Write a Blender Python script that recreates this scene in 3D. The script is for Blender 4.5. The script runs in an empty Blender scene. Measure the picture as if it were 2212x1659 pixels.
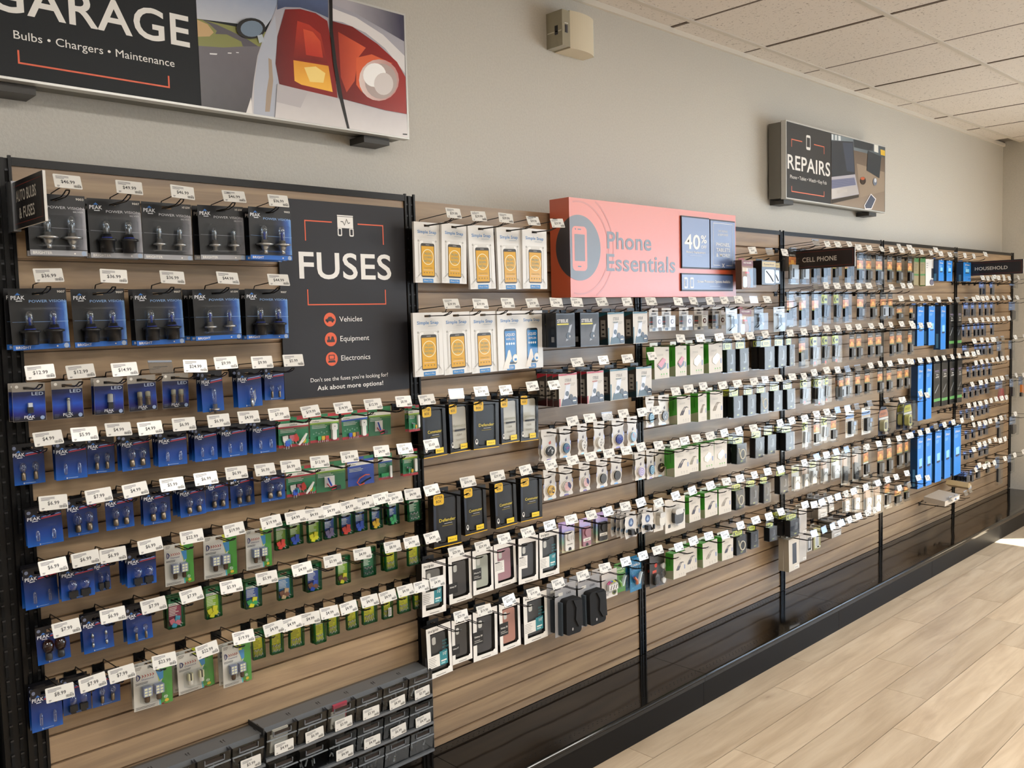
import bpy, math, random
from math import sin, cos, pi, radians
from mathutils import Vector, Matrix, Euler
random.seed(7)
sc = bpy.context.scene
COL = sc.collection

# ---------------------------------------------------------------- camera, world, light, exposure
cam = bpy.data.cameras.new('camera'); camo = bpy.data.objects.new('camera', cam); COL.objects.link(camo)
cam.sensor_fit = 'HORIZONTAL'; cam.sensor_width = 36.0
cam.lens = 31.35804
cam.clip_start = 0.05; cam.clip_end = 200
camo.matrix_world = Matrix([[0.7180358, 0.069829, -0.6924944, -0.633876], [-0.6955412, 0.0356323, -0.7176021, -2.3937936], [-0.0254343, 0.9969224, 0.0741542, 1.6418142], [0.0, 0.0, 0.0, 1.0]])
sc.camera = camo

w = bpy.data.worlds.new('sky'); sc.world = w; w.use_nodes = True
nt = w.node_tree; nt.nodes.clear()
wo = nt.nodes.new('ShaderNodeOutputWorld'); bg = nt.nodes.new('ShaderNodeBackground')
bg.inputs[0].default_value = (0.62, 0.78, 1.0, 1); bg.inputs[1].default_value = 3.2
nt.links.new(bg.outputs[0], wo.inputs[0])

def light(name, kind, loc, energy, color, **k):
    l = bpy.data.lights.new(name, kind); l.energy = energy; l.color = color
    o = bpy.data.objects.new(name, l); COL.objects.link(o); o.location = loc
    for a, b in k.items():
        if a == 'to':
            o.rotation_euler = (Vector(b) - Vector(loc)).to_track_quat('-Z', 'Y').to_euler()
        else:
            setattr(l, a, b)
    return o
light('sun', 'SUN', (12, -6, 8), 26.0, (1.0, 0.93, 0.82), to=(12 - 0.707*10, -6 + 0.707*10, 8 - 10.7), angle=0.012)
# daylight entering by the storefront window in the end wall
light('window_daylight', 'AREA', (7.34, -4.15, 1.25), 105, (0.66, 0.82, 1.0), to=(0, -4.15, 1.25), shape='RECTANGLE', size=4.2, size_y=2.0)
# fluorescent panels of the ceiling, beyond the frame
for lx in (-1.2, 1.2, 3.6, 5.6):
    light('ceiling_panel_light', 'AREA', (lx, -2.6, 2.90), 44, (1.0, 0.955, 0.89), to=(lx, -2.6, 0), shape='RECTANGLE', size=1.15, size_y=0.55)
for lx in (0.0, 3.0, 6.0):
    light('ceiling_panel_light', 'AREA', (lx, -5.0, 2.90), 40, (1.0, 0.955, 0.89), to=(lx, -5.0, 0), shape='RECTANGLE', size=1.15, size_y=0.55)
sc.view_settings.view_transform = 'Standard'; sc.view_settings.look = 'None'
sc.view_settings.gamma = 1.0; sc.view_settings.use_curve_mapping = False
sc.view_settings.exposure = 0.17
sc.cycles.use_denoising = True
sc.cycles.transparent_max_bounces = 16
sc.cycles.max_bounces = 8
sc.cycles.caustics_reflective = False; sc.cycles.caustics_refractive = False
sc.cycles.sample_clamp_indirect = 4.0

# ---------------------------------------------------------------- materials
def lin(h):
    h = h.lstrip('#'); r = []
    for i in (0, 2, 4):
        c = int(h[i:i+2], 16)/255.0
        r.append(c/12.92 if c <= .04045 else ((c+.055)/1.055)**2.4)
    return tuple(r) + (1.0,)
MATS = {}
def newmat(name):
    m = bpy.data.materials.new(name); m.use_nodes = True
    n = m.node_tree.nodes; p = n.get('Principled BSDF')
    return m, m.node_tree, p
def c(hexa, rough=.45, metal=0.0, spec=.5, coat=0.0):
    k = (hexa, rough, metal, spec, coat)
    if k in MATS: return MATS[k]
    m, t, p = newmat('surface_' + hexa.lstrip('#'))
    p.inputs['Base Color'].default_value = lin(hexa)
    p.inputs['Roughness'].default_value = rough; p.inputs['Metallic'].default_value = metal
    p.inputs['Specular IOR Level'].default_value = spec; p.inputs['Coat Weight'].default_value = coat
    p.inputs['Coat Roughness'].default_value = rough
    m.diffuse_color = lin(hexa)
    MATS[k] = m; return m
def N(t, kind, **k):
    n = t.nodes.new(kind)
    for a, b in k.items():
        if a in ('blend_type', 'data_type', 'operation', 'noise_dimensions', 'feature', 'distance'): setattr(n, a, b)
        else: n.inputs[a].default_value = b
    return n
def ramp(t, stops):
    r = t.nodes.new('ShaderNodeValToRGB'); e = r.color_ramp.elements
    e[0].position, e[0].color = stops[0][0], stops[0][1]; e[1].position, e[1].color = stops[-1][0], stops[-1][1]
    for p, cc in stops[1:-1]:
        x = e.new(p); x.color = cc
    return r
def clear_mat(name, tint=(1, 1, 1, 1), edge=.10, rough=.06, gcol=(1, 1, 1, 1), pw=4.0):
    m = bpy.data.materials.new(name); m.use_nodes = True; t = m.node_tree; t.nodes.clear()
    o = t.nodes.new('ShaderNodeOutputMaterial'); mx = t.nodes.new('ShaderNodeMixShader')
    tr = t.nodes.new('ShaderNodeBsdfTransparent'); tr.inputs[0].default_value = tint
    gl = t.nodes.new('ShaderNodeBsdfGlossy'); gl.inputs['Roughness'].default_value = rough; gl.inputs[0].default_value = gcol
    lw = t.nodes.new('ShaderNodeLayerWeight'); lw.inputs[0].default_value = .5
    f = t.nodes.new('ShaderNodeMath'); f.operation = 'POWER'; f.inputs[1].default_value = pw
    a = t.nodes.new('ShaderNodeMath'); a.operation = 'MULTIPLY_ADD'; a.inputs[1].default_value = .75; a.inputs[2].default_value = edge
    t.links.new(lw.outputs['Facing'], f.inputs[0])
    nz = N(t, 'ShaderNodeTexNoise', Scale=35.0); b = N(t, 'ShaderNodeBump', Strength=.06, Distance=.001)
    t.links.new(nz.outputs[0], b.inputs['Height']); t.links.new(b.outputs[0], gl.inputs['Normal'])
    t.links.new(f.outputs[0], a.inputs[0]); t.links.new(a.outputs[0], mx.inputs[0])
    t.links.new(tr.outputs[0], mx.inputs[1]); t.links.new(gl.outputs[0], mx.inputs[2]); t.links.new(mx.outputs[0], o.inputs[0])
    return m
CLEAR = clear_mat('clear_plastic', (.96, .975, .985, 1), .010)
CLEARB = clear_mat('clear_plastic_thick', (.86, .88, .89, 1), .03)
GREENC = clear_mat('green_clear_plastic', (.16, .52, .34, 1), .03)
BLUEC = clear_mat('blue_clear_plastic', (.62, .73, .93, 1), .03)
SMOKE = clear_mat('smoke_clear_plastic', (.50, .50, .52, 1), .04, .12)
GLASS = clear_mat('bulb_glass', (.84, .88, .92, 1), .07, .04, (1, 1, 1, 1), 1.8)
AMBER = clear_mat('amber_glass', (.55, .10, .03, 1), .08, .05)
def oak(name, cols, sc_=(1.2, 1.2, 26.0), rough=.42, rnd=.10, coat=0.0, along='X'):
    m, t, p = newmat(name)
    g = t.nodes.new('ShaderNodeNewGeometry'); mp = t.nodes.new('ShaderNodeMapping')
    mp.inputs['Scale'].default_value = sc_
    t.links.new(g.outputs['Position'], mp.inputs['Vector'])
    oi = t.nodes.new('ShaderNodeObjectInfo')
    cmb = t.nodes.new('ShaderNodeCombineXYZ'); ml = N(t, 'ShaderNodeMath', operation='MULTIPLY'); ml.inputs[1].default_value = 37.0
    t.links.new(oi.outputs['Random'], ml.inputs[0]); t.links.new(ml.outputs[0], cmb.inputs[0]); t.links.new(ml.outputs[0], cmb.inputs[1])
    t.links.new(cmb.outputs[0], mp.inputs['Location'])
    n1 = N(t, 'ShaderNodeTexNoise', Scale=2.2, Detail=6.0, Roughness=.62, Distortion=.6)
    t.links.new(mp.outputs[0], n1.inputs['Vector'])
    r = ramp(t, [(.30, lin(cols[0])), (.48, lin(cols[1])), (.60, lin(cols[2])), (.78, lin(cols[3]))])
    t.links.new(n1.outputs[0], r.inputs[0])
    hs = t.nodes.new('ShaderNodeHueSaturation'); mr = t.nodes.new('ShaderNodeMapRange')
    mr.inputs[3].default_value = 1-rnd; mr.inputs[4].default_value = 1+rnd
    t.links.new(oi.outputs['Random'], mr.inputs[0]); t.links.new(mr.outputs[0], hs.inputs['Value'])
    t.links.new(r.outputs[0], hs.inputs['Color']); t.links.new(hs.outputs[0], p.inputs['Base Color'])
    p.inputs['Roughness'].default_value = rough; p.inputs['Coat Weight'].default_value = coat
    b = N(t, 'ShaderNodeBump', Strength=.06, Distance=.002); t.links.new(n1.outputs[0], b.inputs['Height']); t.links.new(b.outputs[0], p.inputs['Normal'])
    return m
SLAT = oak('slat_oak_laminate', ('85705a', '947c62', 'a2896b', 'ad9577'), (.7, 1.0, 12.0), rough=.34, rnd=.04)
PLANK = oak('floor_oak_plank', ('b39e84', 'c4b096', 'cebba1', 'd5c4ad'), (.8, 7.0, 1.0), rough=.38, rnd=.09)
def knots(m, scale=(1.6, 4.5, 1.0), col='8a6f54'):
    t = m.node_tree; p = t.nodes['Principled BSDF']; src = p.inputs['Base Color'].links[0].from_socket
    g = t.nodes.new('ShaderNodeNewGeometry'); mp = t.nodes.new('ShaderNodeMapping'); mp.inputs['Scale'].default_value = scale
    t.links.new(g.outputs['Position'], mp.inputs['Vector'])
    v = N(t, 'ShaderNodeTexVoronoi', Scale=1.0); t.links.new(mp.outputs[0], v.inputs['Vector'])
    r = ramp(t, [(.0, (.75, .75, .75, 1)), (.035, (.35, .35, .35, 1)), (.11, (0, 0, 0, 1))]); t.links.new(v.outputs['Distance'], r.inputs[0])
    mx = t.nodes.new('ShaderNodeMix'); mx.data_type = 'RGBA'; mx.inputs[7].default_value = lin(col)
    t.links.new(r.outputs[0], mx.inputs[0]); t.links.new(src, mx.inputs[6]); t.links.new(mx.outputs[2], p.inputs['Base Color'])
knots(PLANK)
def speck(name, base, dark, scale, bump, lo=.60, hi=.72, rough=.9):
    m, t, p = newmat(name)
    g = t.nodes.new('ShaderNodeNewGeometry')
    n1 = N(t, 'ShaderNodeTexNoise', Scale=scale, Detail=3.0, Roughness=.6); t.links.new(g.outputs['Position'], n1.inputs['Vector'])
    r = ramp(t, [(lo, lin(base)), (hi, lin(dark))]); t.links.new(n1.outputs[0], r.inputs[0])
    t.links.new(r.outputs[0], p.inputs['Base Color']); p.inputs['Roughness'].default_value = rough
    b = N(t, 'ShaderNodeBump', Strength=bump, Distance=.003); t.links.new(n1.outputs[0], b.inputs['Height']); t.links.new(b.outputs[0], p.inputs['Normal'])
    return m
TILE = speck('mineral_fibre_tile', 'dad3cb', '968e85', 85, .25, .60, .70)
PAINT = speck('textured_beige_paint', 'c6c2b9', 'c0bcb3', 120, .55, .4, .7, .6)
def deckmat():
    m, t, p = newmat('glossy_black_steel')
    p.inputs['Base Color'].default_value = lin('0f0d0b'); p.inputs['Roughness'].default_value = .09
    p.inputs['Specular IOR Level'].default_value = .35
    g = t.nodes.new('ShaderNodeNewGeometry'); n1 = N(t, 'ShaderNodeTexNoise', Scale=2.6, Detail=1.0)
    t.links.new(g.outputs['Position'], n1.inputs['Vector'])
    b = N(t, 'ShaderNodeBump', Strength=.35, Distance=.012); t.links.new(n1.outputs[0], b.inputs['Height']); t.links.new(b.outputs[0], p.inputs['Normal'])
    return m
DECK = deckmat()
BLK = c('0a0a0b', .45, 0, .3); BLKG = c('09090a', .28, 0, .3); WIRE = c('08080a', .3, .3)
GROOVE = c('86694c', .7); WHITE = c('e9e6df', .5); TAGW = c('dddbd5', .2, 0, .6)
INK = c('1d1d20', .5); GREY = c('8b8d90', .5); SILV = c('b4b6b8', .28, .9); BRASS = c('8d7d6a', .28, .9); DARKM = c('2a2a2c', .4)
def emis(hexa, s):
    m, t, p = newmat('lit_face'); p.inputs['Base Color'].default_value = lin(hexa)
    return m

# ---------------------------------------------------------------- mesh helpers
def rrect(x0, x1, z0, z1, r, n=3):
    P = []
    for cx, cz, a0 in ((x1-r, z1-r, 0), (x0+r, z1-r, 90), (x0+r, z0+r, 180), (x1-r, z0+r, 270)):
        for i in range(n+1):
            a = radians(a0 + 90*i/n); P.append((cx + r*cos(a), cz + r*sin(a)))
    return P
def circ(cx, cz, r, n=16, rz=None):
    rz = r if rz is None else rz
    return [(cx + r*cos(2*pi*i/n), cz + rz*sin(2*pi*i/n)) for i in range(n)]
TC = {}
def glyphs(s, bold=False, res=1):
    k = (s, bold, res)
    if k in TC: return TC[k]
    res = max(res, 2)
    cu = bpy.data.curves.new('t', 'FONT'); cu.body = s; cu.size = 1; cu.resolution_u = res
    if bold: cu.offset = .014; cu.space_character = 1.04
    o = bpy.data.objects.new('t', cu)
    me = bpy.data.meshes.new_from_object(o)
    v = [(a.co.x, a.co.y) for a in me.vertices]; f = [tuple(p.vertices) for p in me.polygons]
    bpy.data.objects.remove(o); bpy.data.meshes.remove(me); bpy.data.curves.remove(cu)
    x0 = min(a[0] for a in v); x1 = max(a[0] for a in v)
    v = [((a[0]-x0), a[1]) for a in v]
    TC[k] = (v, f, x1-x0); return TC[k]
class MB:
    def __init__(s): s.v = []; s.f = []; s.m = []; s.mats = []
    def mi(s, m):
        if m not in s.mats: s.mats.append(m)
        return s.mats.index(m)
    def face(s, pts, m):
        n = len(s.v); s.v += [tuple(p) for p in pts]; s.f.append(tuple(range(n, n+len(pts)))); s.m.append(s.mi(m)); return s
    def box(s, x0, x1, y0, y1, z0, z1, m, mf=None):
        n = len(s.v); k = s.mi(m); kf = s.mi(mf) if mf else k
        s.v += [(x0,y0,z0),(x1,y0,z0),(x1,y1,z0),(x0,y1,z0),(x0,y0,z1),(x1,y0,z1),(x1,y1,z1),(x0,y1,z1)]
        for i, q in enumerate(((0,1,5,4),(1,2,6,5),(2,3,7,6),(3,0,4,7),(4,5,6,7),(3,2,1,0))):
            s.f.append(tuple(n+j for j in q)); s.m.append(kf if i == 0 else k)
        return s
    def flat(s, P, y, m): return s.face([(x, y, z) for x, z in P], m)
    def rect(s, x0, x1, z0, z1, y, m): return s.flat([(x0,z0),(x1,z0),(x1,z1),(x0,z1)], y, m)
    def slab(s, P, y0, y1, m, ms=None):
        s.flat(P, y0, m); s.face([(x, y1, z) for x, z in reversed(P)], ms or m)
        for i in range(len(P)):
            a, b = P[i], P[(i+1) % len(P)]
            s.face([(b[0],y0,b[1]),(a[0],y0,a[1]),(a[0],y1,a[1]),(b[0],y1,b[1])], ms or m)
        return s
    def dome(s, P, y0, y1, inset, m):
        """blister: outline P at y0 (back) rising to y1 (front) with drafted sides"""
        cx = sum(p[0] for p in P)/len(P); cz = sum(p[1] for p in P)/len(P)
        w_ = max(abs(p[0]-cx) for p in P); h_ = max(abs(p[1]-cz) for p in P)
        Q = [(cx+(p[0]-cx)*(1-inset/w_), cz+(p[1]-cz)*(1-inset/h_)) for p in P]
        s.flat(Q, y1, m)
        for i in range(len(P)):
            a, b, c2, d = P[i], P[(i+1) % len(P)], Q[(i+1) % len(P)], Q[i]
            s.face([(a[0],y0,a[1]),(b[0],y0,b[1]),(c2[0],y1,c2[1]),(d[0],y1,d[1])], m)
        return s
    def text(s, t, x, z, h, y, m, al='l', w=None, bold=False, res=1, flip=False):
        v, f, wd = glyphs(t, bold, res); H = h/.70; sx = H if w is None else w/wd
        tw = wd*sx; ox = x - (0 if al == 'l' else tw/2 if al == 'c' else tw)
        n = len(s.v); s.v += [(ox+a*sx, y, z+b*H) for a, b in v]; k = s.mi(m)
        for q in f: s.f.append(tuple(n+i for i in q)); s.m.append(k)
        return tw
    def bars(s, x0, x1, z, n, dz, t, y, m, seed=0):
        r = random.Random(seed)
        for i in range(n): s.rect(x0, x0+(x1-x0)*r.uniform(.6, 1), z-i*dz, z-i*dz+t, y, m)
        return s
    def lathe(s, prof, cx, cy, cz, m, n=8, axis='z'):
        b = len(s.v); k = s.mi(m)
        for r, z in prof:
            for i in range(n):
                a = 2*pi*i/n
                if axis == 'z': s.v.append((cx+r*cos(a), cy+r*sin(a), cz+z))
                elif axis == 'y': s.v.append((cx+r*cos(a), cy+z, cz+r*sin(a)))
                else: s.v.append((cx+z, cy+r*cos(a), cz+r*sin(a)))
        for j in range(len(prof)-1):
            for i in range(n):
                q = (b+j*n+i, b+j*n+(i+1) % n, b+(j+1)*n+(i+1) % n, b+(j+1)*n+i)
                s.f.append(q if axis != 'y' else q[::-1]); s.m.append(k)
        s.f.append(tuple(b+i for i in (range(n-1, -1, -1) if axis != 'y' else range(n)))); s.m.append(k)
        s.f.append(tuple(b+(len(prof)-1)*n+i for i in (range(n) if axis != 'y' else range(n-1, -1, -1)))); s.m.append(k)
        return s
    def tube(s, P, r, m, n=5, closed=False):
        P = [Vector(p) for p in P]; b = len(s.v); k = s.mi(m); L = len(P); up = None
        for i, p in enumerate(P):
            if closed: d = (P[(i+1) % L]-P[i-1]).normalized()
            else: d = ((P[min(i+1, L-1)]-p).normalized() + (p-P[max(i-1, 0)]).normalized()).normalized()
            if up is None: up = Vector((0, 0, 1)) if abs(d.z) < .9 else Vector((1, 0, 0))
            u = d.cross(up).normalized(); v = u.cross(d).normalized(); up = v
            for j in range(n):
                a = 2*pi*j/n; q = p + u*(r*cos(a)) + v*(r*sin(a)); s.v.append(tuple(q))
        for i in range(L if closed else L-1):
            for j in range(n):
                s.f.append((b+i*n+j, b+i*n+(j+1) % n, b+((i+1) % L)*n+(j+1) % n, b+((i+1) % L)*n+j)); s.m.append(k)
        if not closed:
            s.f.append(tuple(b+j for j in range(n-1, -1, -1))); s.m.append(k)
            s.f.append(tuple(b+(L-1)*n+j for j in range(n))); s.m.append(k)
        return s
    def add_mesh(s, me, M):
        b = len(s.v); s.v += [tuple(M @ v.co) for v in me.vertices]; mp = [s.mi(m) for m in me.materials]
        for p in me.polygons: s.f.append(tuple(b+i for i in p.vertices)); s.m.append(mp[p.material_index])
    def card(s, w, h, th, m, top=.012, hw=.010, hh=.0035, ms=None, y=0):
        """backing card with an open euro slot at the hanging point (local origin)"""
        x0, x1 = -w/2, w/2
        s.box(x0, x1, y, y+th, hh, top, m); s.box(x0, -hw, y, y+th, -hh, hh, m); s.box(hw, x1, y, y+th, -hh, hh, m)
        s.box(x0, x1, y, y+th, top-h, -hh, m); return s
    def mesh(s, name, smooth=False):
        me = bpy.data.meshes.new(name); me.from_pydata(s.v, [], s.f)
        for m in s.mats: me.materials.append(m)
        me.polygons.foreach_set('material_index', s.m)
        if smooth: me.polygons.foreach_set('use_smooth', [True]*len(me.polygons))
        me.update(); return me
    def build(s, name, parent=None, loc=None, rot=None, smooth=False):
        o = bpy.data.objects.new(name, s.mesh(name, smooth)); COL.objects.link(o)
        if parent: o.parent = parent
        if loc: o.location = loc
        if rot: o.rotation_euler = rot
        return o
def put(name, me, parent, loc=(0, 0, 0), rot=(0, 0, 0)):
    o = bpy.data.objects.new(name, me); COL.objects.link(o); o.parent = parent; o.location = loc; o.rotation_euler = rot; return o
def thing(name, loc, label, cat, group=None):
    o = bpy.data.objects.new(name, None); COL.objects.link(o); o.location = loc; o.empty_display_size = .02
    return tag(o, label, cat, group)
def tag(o, label, cat, group=None, kind=None):
    if label: o['label'] = label
    if cat: o['category'] = cat
    if group: o['group'] = group
    if kind: o['kind'] = kind
    return o
def struct(o): o['kind'] = 'structure'; return o
KIDS = {}
def dup(root):
    r = root.copy(); COL.objects.link(r)
    for ch in root.children:
        q = ch.copy(); COL.objects.link(q); q.parent = r
        for g in ch.children:
            d = g.copy(); COL.objects.link(d); d.parent = q
    return r

ART_GARAGE = [('8fa0bd',[(0.506,2.637),(0.506,2.4783),(0.7123,2.4975),(0.7519,2.5493),(0.763,2.637)]),('878a4e',[(0.506,2.4041),(0.6453,2.4242),(0.6972,2.4404),(0.7147,2.4844),(0.6276,2.4804),(0.506,2.4779)]),('c9a878',[(0.506,2.4303),(0.5397,2.4378),(0.5527,2.4507),(0.5358,2.4696),(0.506,2.4757)]),('5a565e',[(0.5414,2.4708),(0.562,2.4567),(0.557,2.4479),(0.5914,2.4531),(0.6344,2.4419),(0.638,2.4303),(0.6604,2.4281),(0.6909,2.4365),(0.6556,2.4513),(0.6036,2.465),(0.564,2.4738),(0.5197,2.4792)]),('4b464a',[(0.506,2.243),(0.5929,2.243),(0.6581,2.2433),(0.7268,2.4186),(0.691,2.4392),(0.6457,2.4307),(0.578,2.4149),(0.506,2.4061)]),('e8e8ea',[(0.5382,2.3887),(0.5586,2.3914),(0.5599,2.3953),(0.5373,2.3922)]),('e8e8ea',[(0.591,2.401),(0.602,2.4024),(0.6034,2.4053),(0.5917,2.4037)]),('e8e8ea',[(0.6168,2.4073),(0.6245,2.4081),(0.6252,2.4104),(0.6169,2.4094)]),('c4c3cb',[(0.7652,2.637),(0.7599,2.5838),(0.7422,2.5418),(0.7081,2.475),(0.6823,2.4106),(0.6665,2.3377),(0.651,2.243),(1.2155,2.243),(1.216,2.2541),(1.216,2.637)]),('e9e6e4',[(0.6581,2.243),(0.6563,2.2901),(0.6382,2.243)]),('8d96b0',[(0.6684,2.3271),(0.6617,2.2438),(0.7366,2.243),(0.748,2.3453),(0.7394,2.399),(0.7481,2.4719),(0.7451,2.5369),(0.7078,2.4695),(0.6833,2.4054)]),('a89684',[(0.7162,2.3566),(0.7059,2.3112),(0.6988,2.2555),(0.7137,2.2575),(0.7294,2.3478),(0.7274,2.4078),(0.7171,2.4114)]),('33405f',[(0.7629,2.637),(0.7522,2.5548),(0.778,2.568),(0.8297,2.5781),(0.8823,2.576),(0.9264,2.5682),(0.9286,2.637)]),('55566c',[(0.9394,2.6122),(1.0288,2.6025),(1.1307,2.576),(1.2145,2.5529),(1.216,2.613),(1.216,2.637),(0.9508,2.637),(0.9405,2.6353)]),('e4e1e2',[(0.9371,2.563),(0.9775,2.5656),(1.0627,2.5505),(1.1356,2.5166),(1.2132,2.4509),(1.214,2.5066),(1.1299,2.5578),(1.0283,2.5907),(0.9389,2.6006)]),('5c1015',[(0.7496,2.4777),(0.7394,2.399),(0.7491,2.3422),(0.8704,2.3296),(0.9489,2.3275),(0.934,2.4963),(0.9219,2.5581),(0.8821,2.5725),(0.8295,2.5736),(0.7789,2.5616)]),('b3261a',[(0.7988,2.4216),(0.9172,2.43),(0.8961,2.5147),(0.857,2.5335),(0.818,2.5367)]),('d6402a',[(0.8427,2.4424),(0.9015,2.4445),(0.895,2.4918),(0.8693,2.5151),(0.8365,2.517)]),('f2a622',[(0.7996,2.3592),(0.8226,2.3517),(0.9311,2.3469),(0.9196,2.4235),(0.7987,2.4193)]),('ffe08a',[(0.8522,2.3649),(0.8993,2.3696),(0.9075,2.3997),(0.8745,2.414),(0.8343,2.4043)]),('7d1210',[(0.947,2.4352),(0.9582,2.3324),(1.127,2.3198),(1.2139,2.3196),(1.2143,2.4387),(1.1817,2.4812),(1.1058,2.5243),(1.0125,2.5593),(0.937,2.5613)]),('c23524',[(0.9626,2.3973),(0.9817,2.3535),(1.0135,2.3938),(1.0298,2.4674),(1.0605,2.5038),(0.9592,2.5329)]),('e2643a',[(1.0188,2.3829),(1.0395,2.3624),(1.0349,2.421),(1.0806,2.4586),(1.1643,2.4732),(1.0819,2.4875),(1.0226,2.4661)]),('f0d8cf',[(1.187,2.4244),(1.1839,2.4444),(1.1731,2.461),(1.1559,2.4726),(1.134,2.4781),(1.1097,2.4769),(1.0854,2.4695),(1.0634,2.4564),(1.0458,2.4392),(1.0342,2.4193),(1.0296,2.3988),(1.0324,2.3795),(1.0424,2.3631),(1.0587,2.3513),(1.0799,2.3453),(1.1039,2.3456),(1.1285,2.3525),(1.1512,2.3652),(1.1697,2.3827),(1.1821,2.4031)]),('b8a8a4',[(1.179,2.4194),(1.1765,2.4364),(1.1679,2.4507),(1.1541,2.4607),(1.1364,2.4656),(1.1167,2.4649),(1.097,2.4588),(1.0791,2.4478),(1.0647,2.4332),(1.0552,2.4163),(1.0514,2.3988),(1.0537,2.3822),(1.0618,2.3681),(1.0751,2.358),(1.0922,2.3527),(1.1117,2.3529),(1.1317,2.3586),(1.15,2.3693),(1.165,2.384),(1.175,2.4013)]),('ffffff',[(1.1357,2.4318),(1.134,2.4432),(1.1279,2.4526),(1.1182,2.4592),(1.1057,2.4624),(1.0919,2.4618),(1.0779,2.4575),(1.0653,2.4501),(1.0551,2.4401),(1.0483,2.4287),(1.0457,2.4169),(1.0473,2.4058),(1.0531,2.3964),(1.0625,2.3897),(1.0747,2.3864),(1.0885,2.3867),(1.1026,2.3908),(1.1155,2.3982),(1.1259,2.4081),(1.1329,2.4198)]),('ddd6d4',[(1.163,2.4083),(1.1616,2.419),(1.1565,2.428),(1.1483,2.4345),(1.1378,2.4378),(1.1261,2.4375),(1.1142,2.4338),(1.1035,2.427),(1.0948,2.4179),(1.089,2.4072),(1.0867,2.3961),(1.088,2.3855),(1.0929,2.3765),(1.1009,2.37),(1.1113,2.3666),(1.1229,2.3667),(1.1348,2.3702),(1.1458,2.3769),(1.1547,2.3861),(1.1606,2.3969)]),('cdc8c8',[(0.7292,2.243),(0.926,2.243),(0.9851,2.2433),(0.9609,2.3305),(0.7415,2.341)]),('bdb9bd',[(0.7358,2.2882),(0.8153,2.2829),(0.8441,2.3353),(0.7447,2.3415)]),('dedada',[(0.988,2.2431),(0.9931,2.243),(1.2152,2.243),(1.2138,2.317),(1.1193,2.3175),(0.9637,2.3309)]),('0c0c0e',[(0.9318,2.637),(0.9287,2.5298),(0.9365,2.4334),(0.9503,2.3429),(0.9778,2.243),(0.9827,2.243),(0.9866,2.2435),(0.9644,2.345),(0.9491,2.4356),(0.9398,2.532),(0.9428,2.637)]),('101114',[(0.7108,2.4929),(0.709,2.5015),(0.7027,2.5084),(0.6928,2.5128),(0.68,2.5143),(0.6659,2.5127),(0.6517,2.5084),(0.6389,2.5016),(0.6286,2.4932),(0.6218,2.4838),(0.6191,2.4745),(0.6209,2.466),(0.6268,2.4592),(0.6365,2.4547),(0.6489,2.453),(0.6629,2.4543),(0.6772,2.4585),(0.6903,2.4652),(0.701,2.4737),(0.708,2.4833)]),('75889c',[(0.7021,2.49),(0.7007,2.4968),(0.696,2.5021),(0.6884,2.5056),(0.6787,2.5068),(0.6679,2.5057),(0.6571,2.5023),(0.6472,2.4971),(0.6393,2.4906),(0.6341,2.4833),(0.6321,2.476),(0.6334,2.4694),(0.638,2.464),(0.6454,2.4605),(0.6549,2.4592),(0.6656,2.4602),(0.6765,2.4634),(0.6865,2.4686),(0.6946,2.4752),(0.7,2.4826)]),('b9c3cc',[(0.6884,2.4468),(0.7052,2.4555),(0.6989,2.4743),(0.6834,2.4674)]),('222222',[(1.1936,2.2498),(1.2118,2.2507),(1.212,2.2551),(1.1937,2.2535)])]
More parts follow.
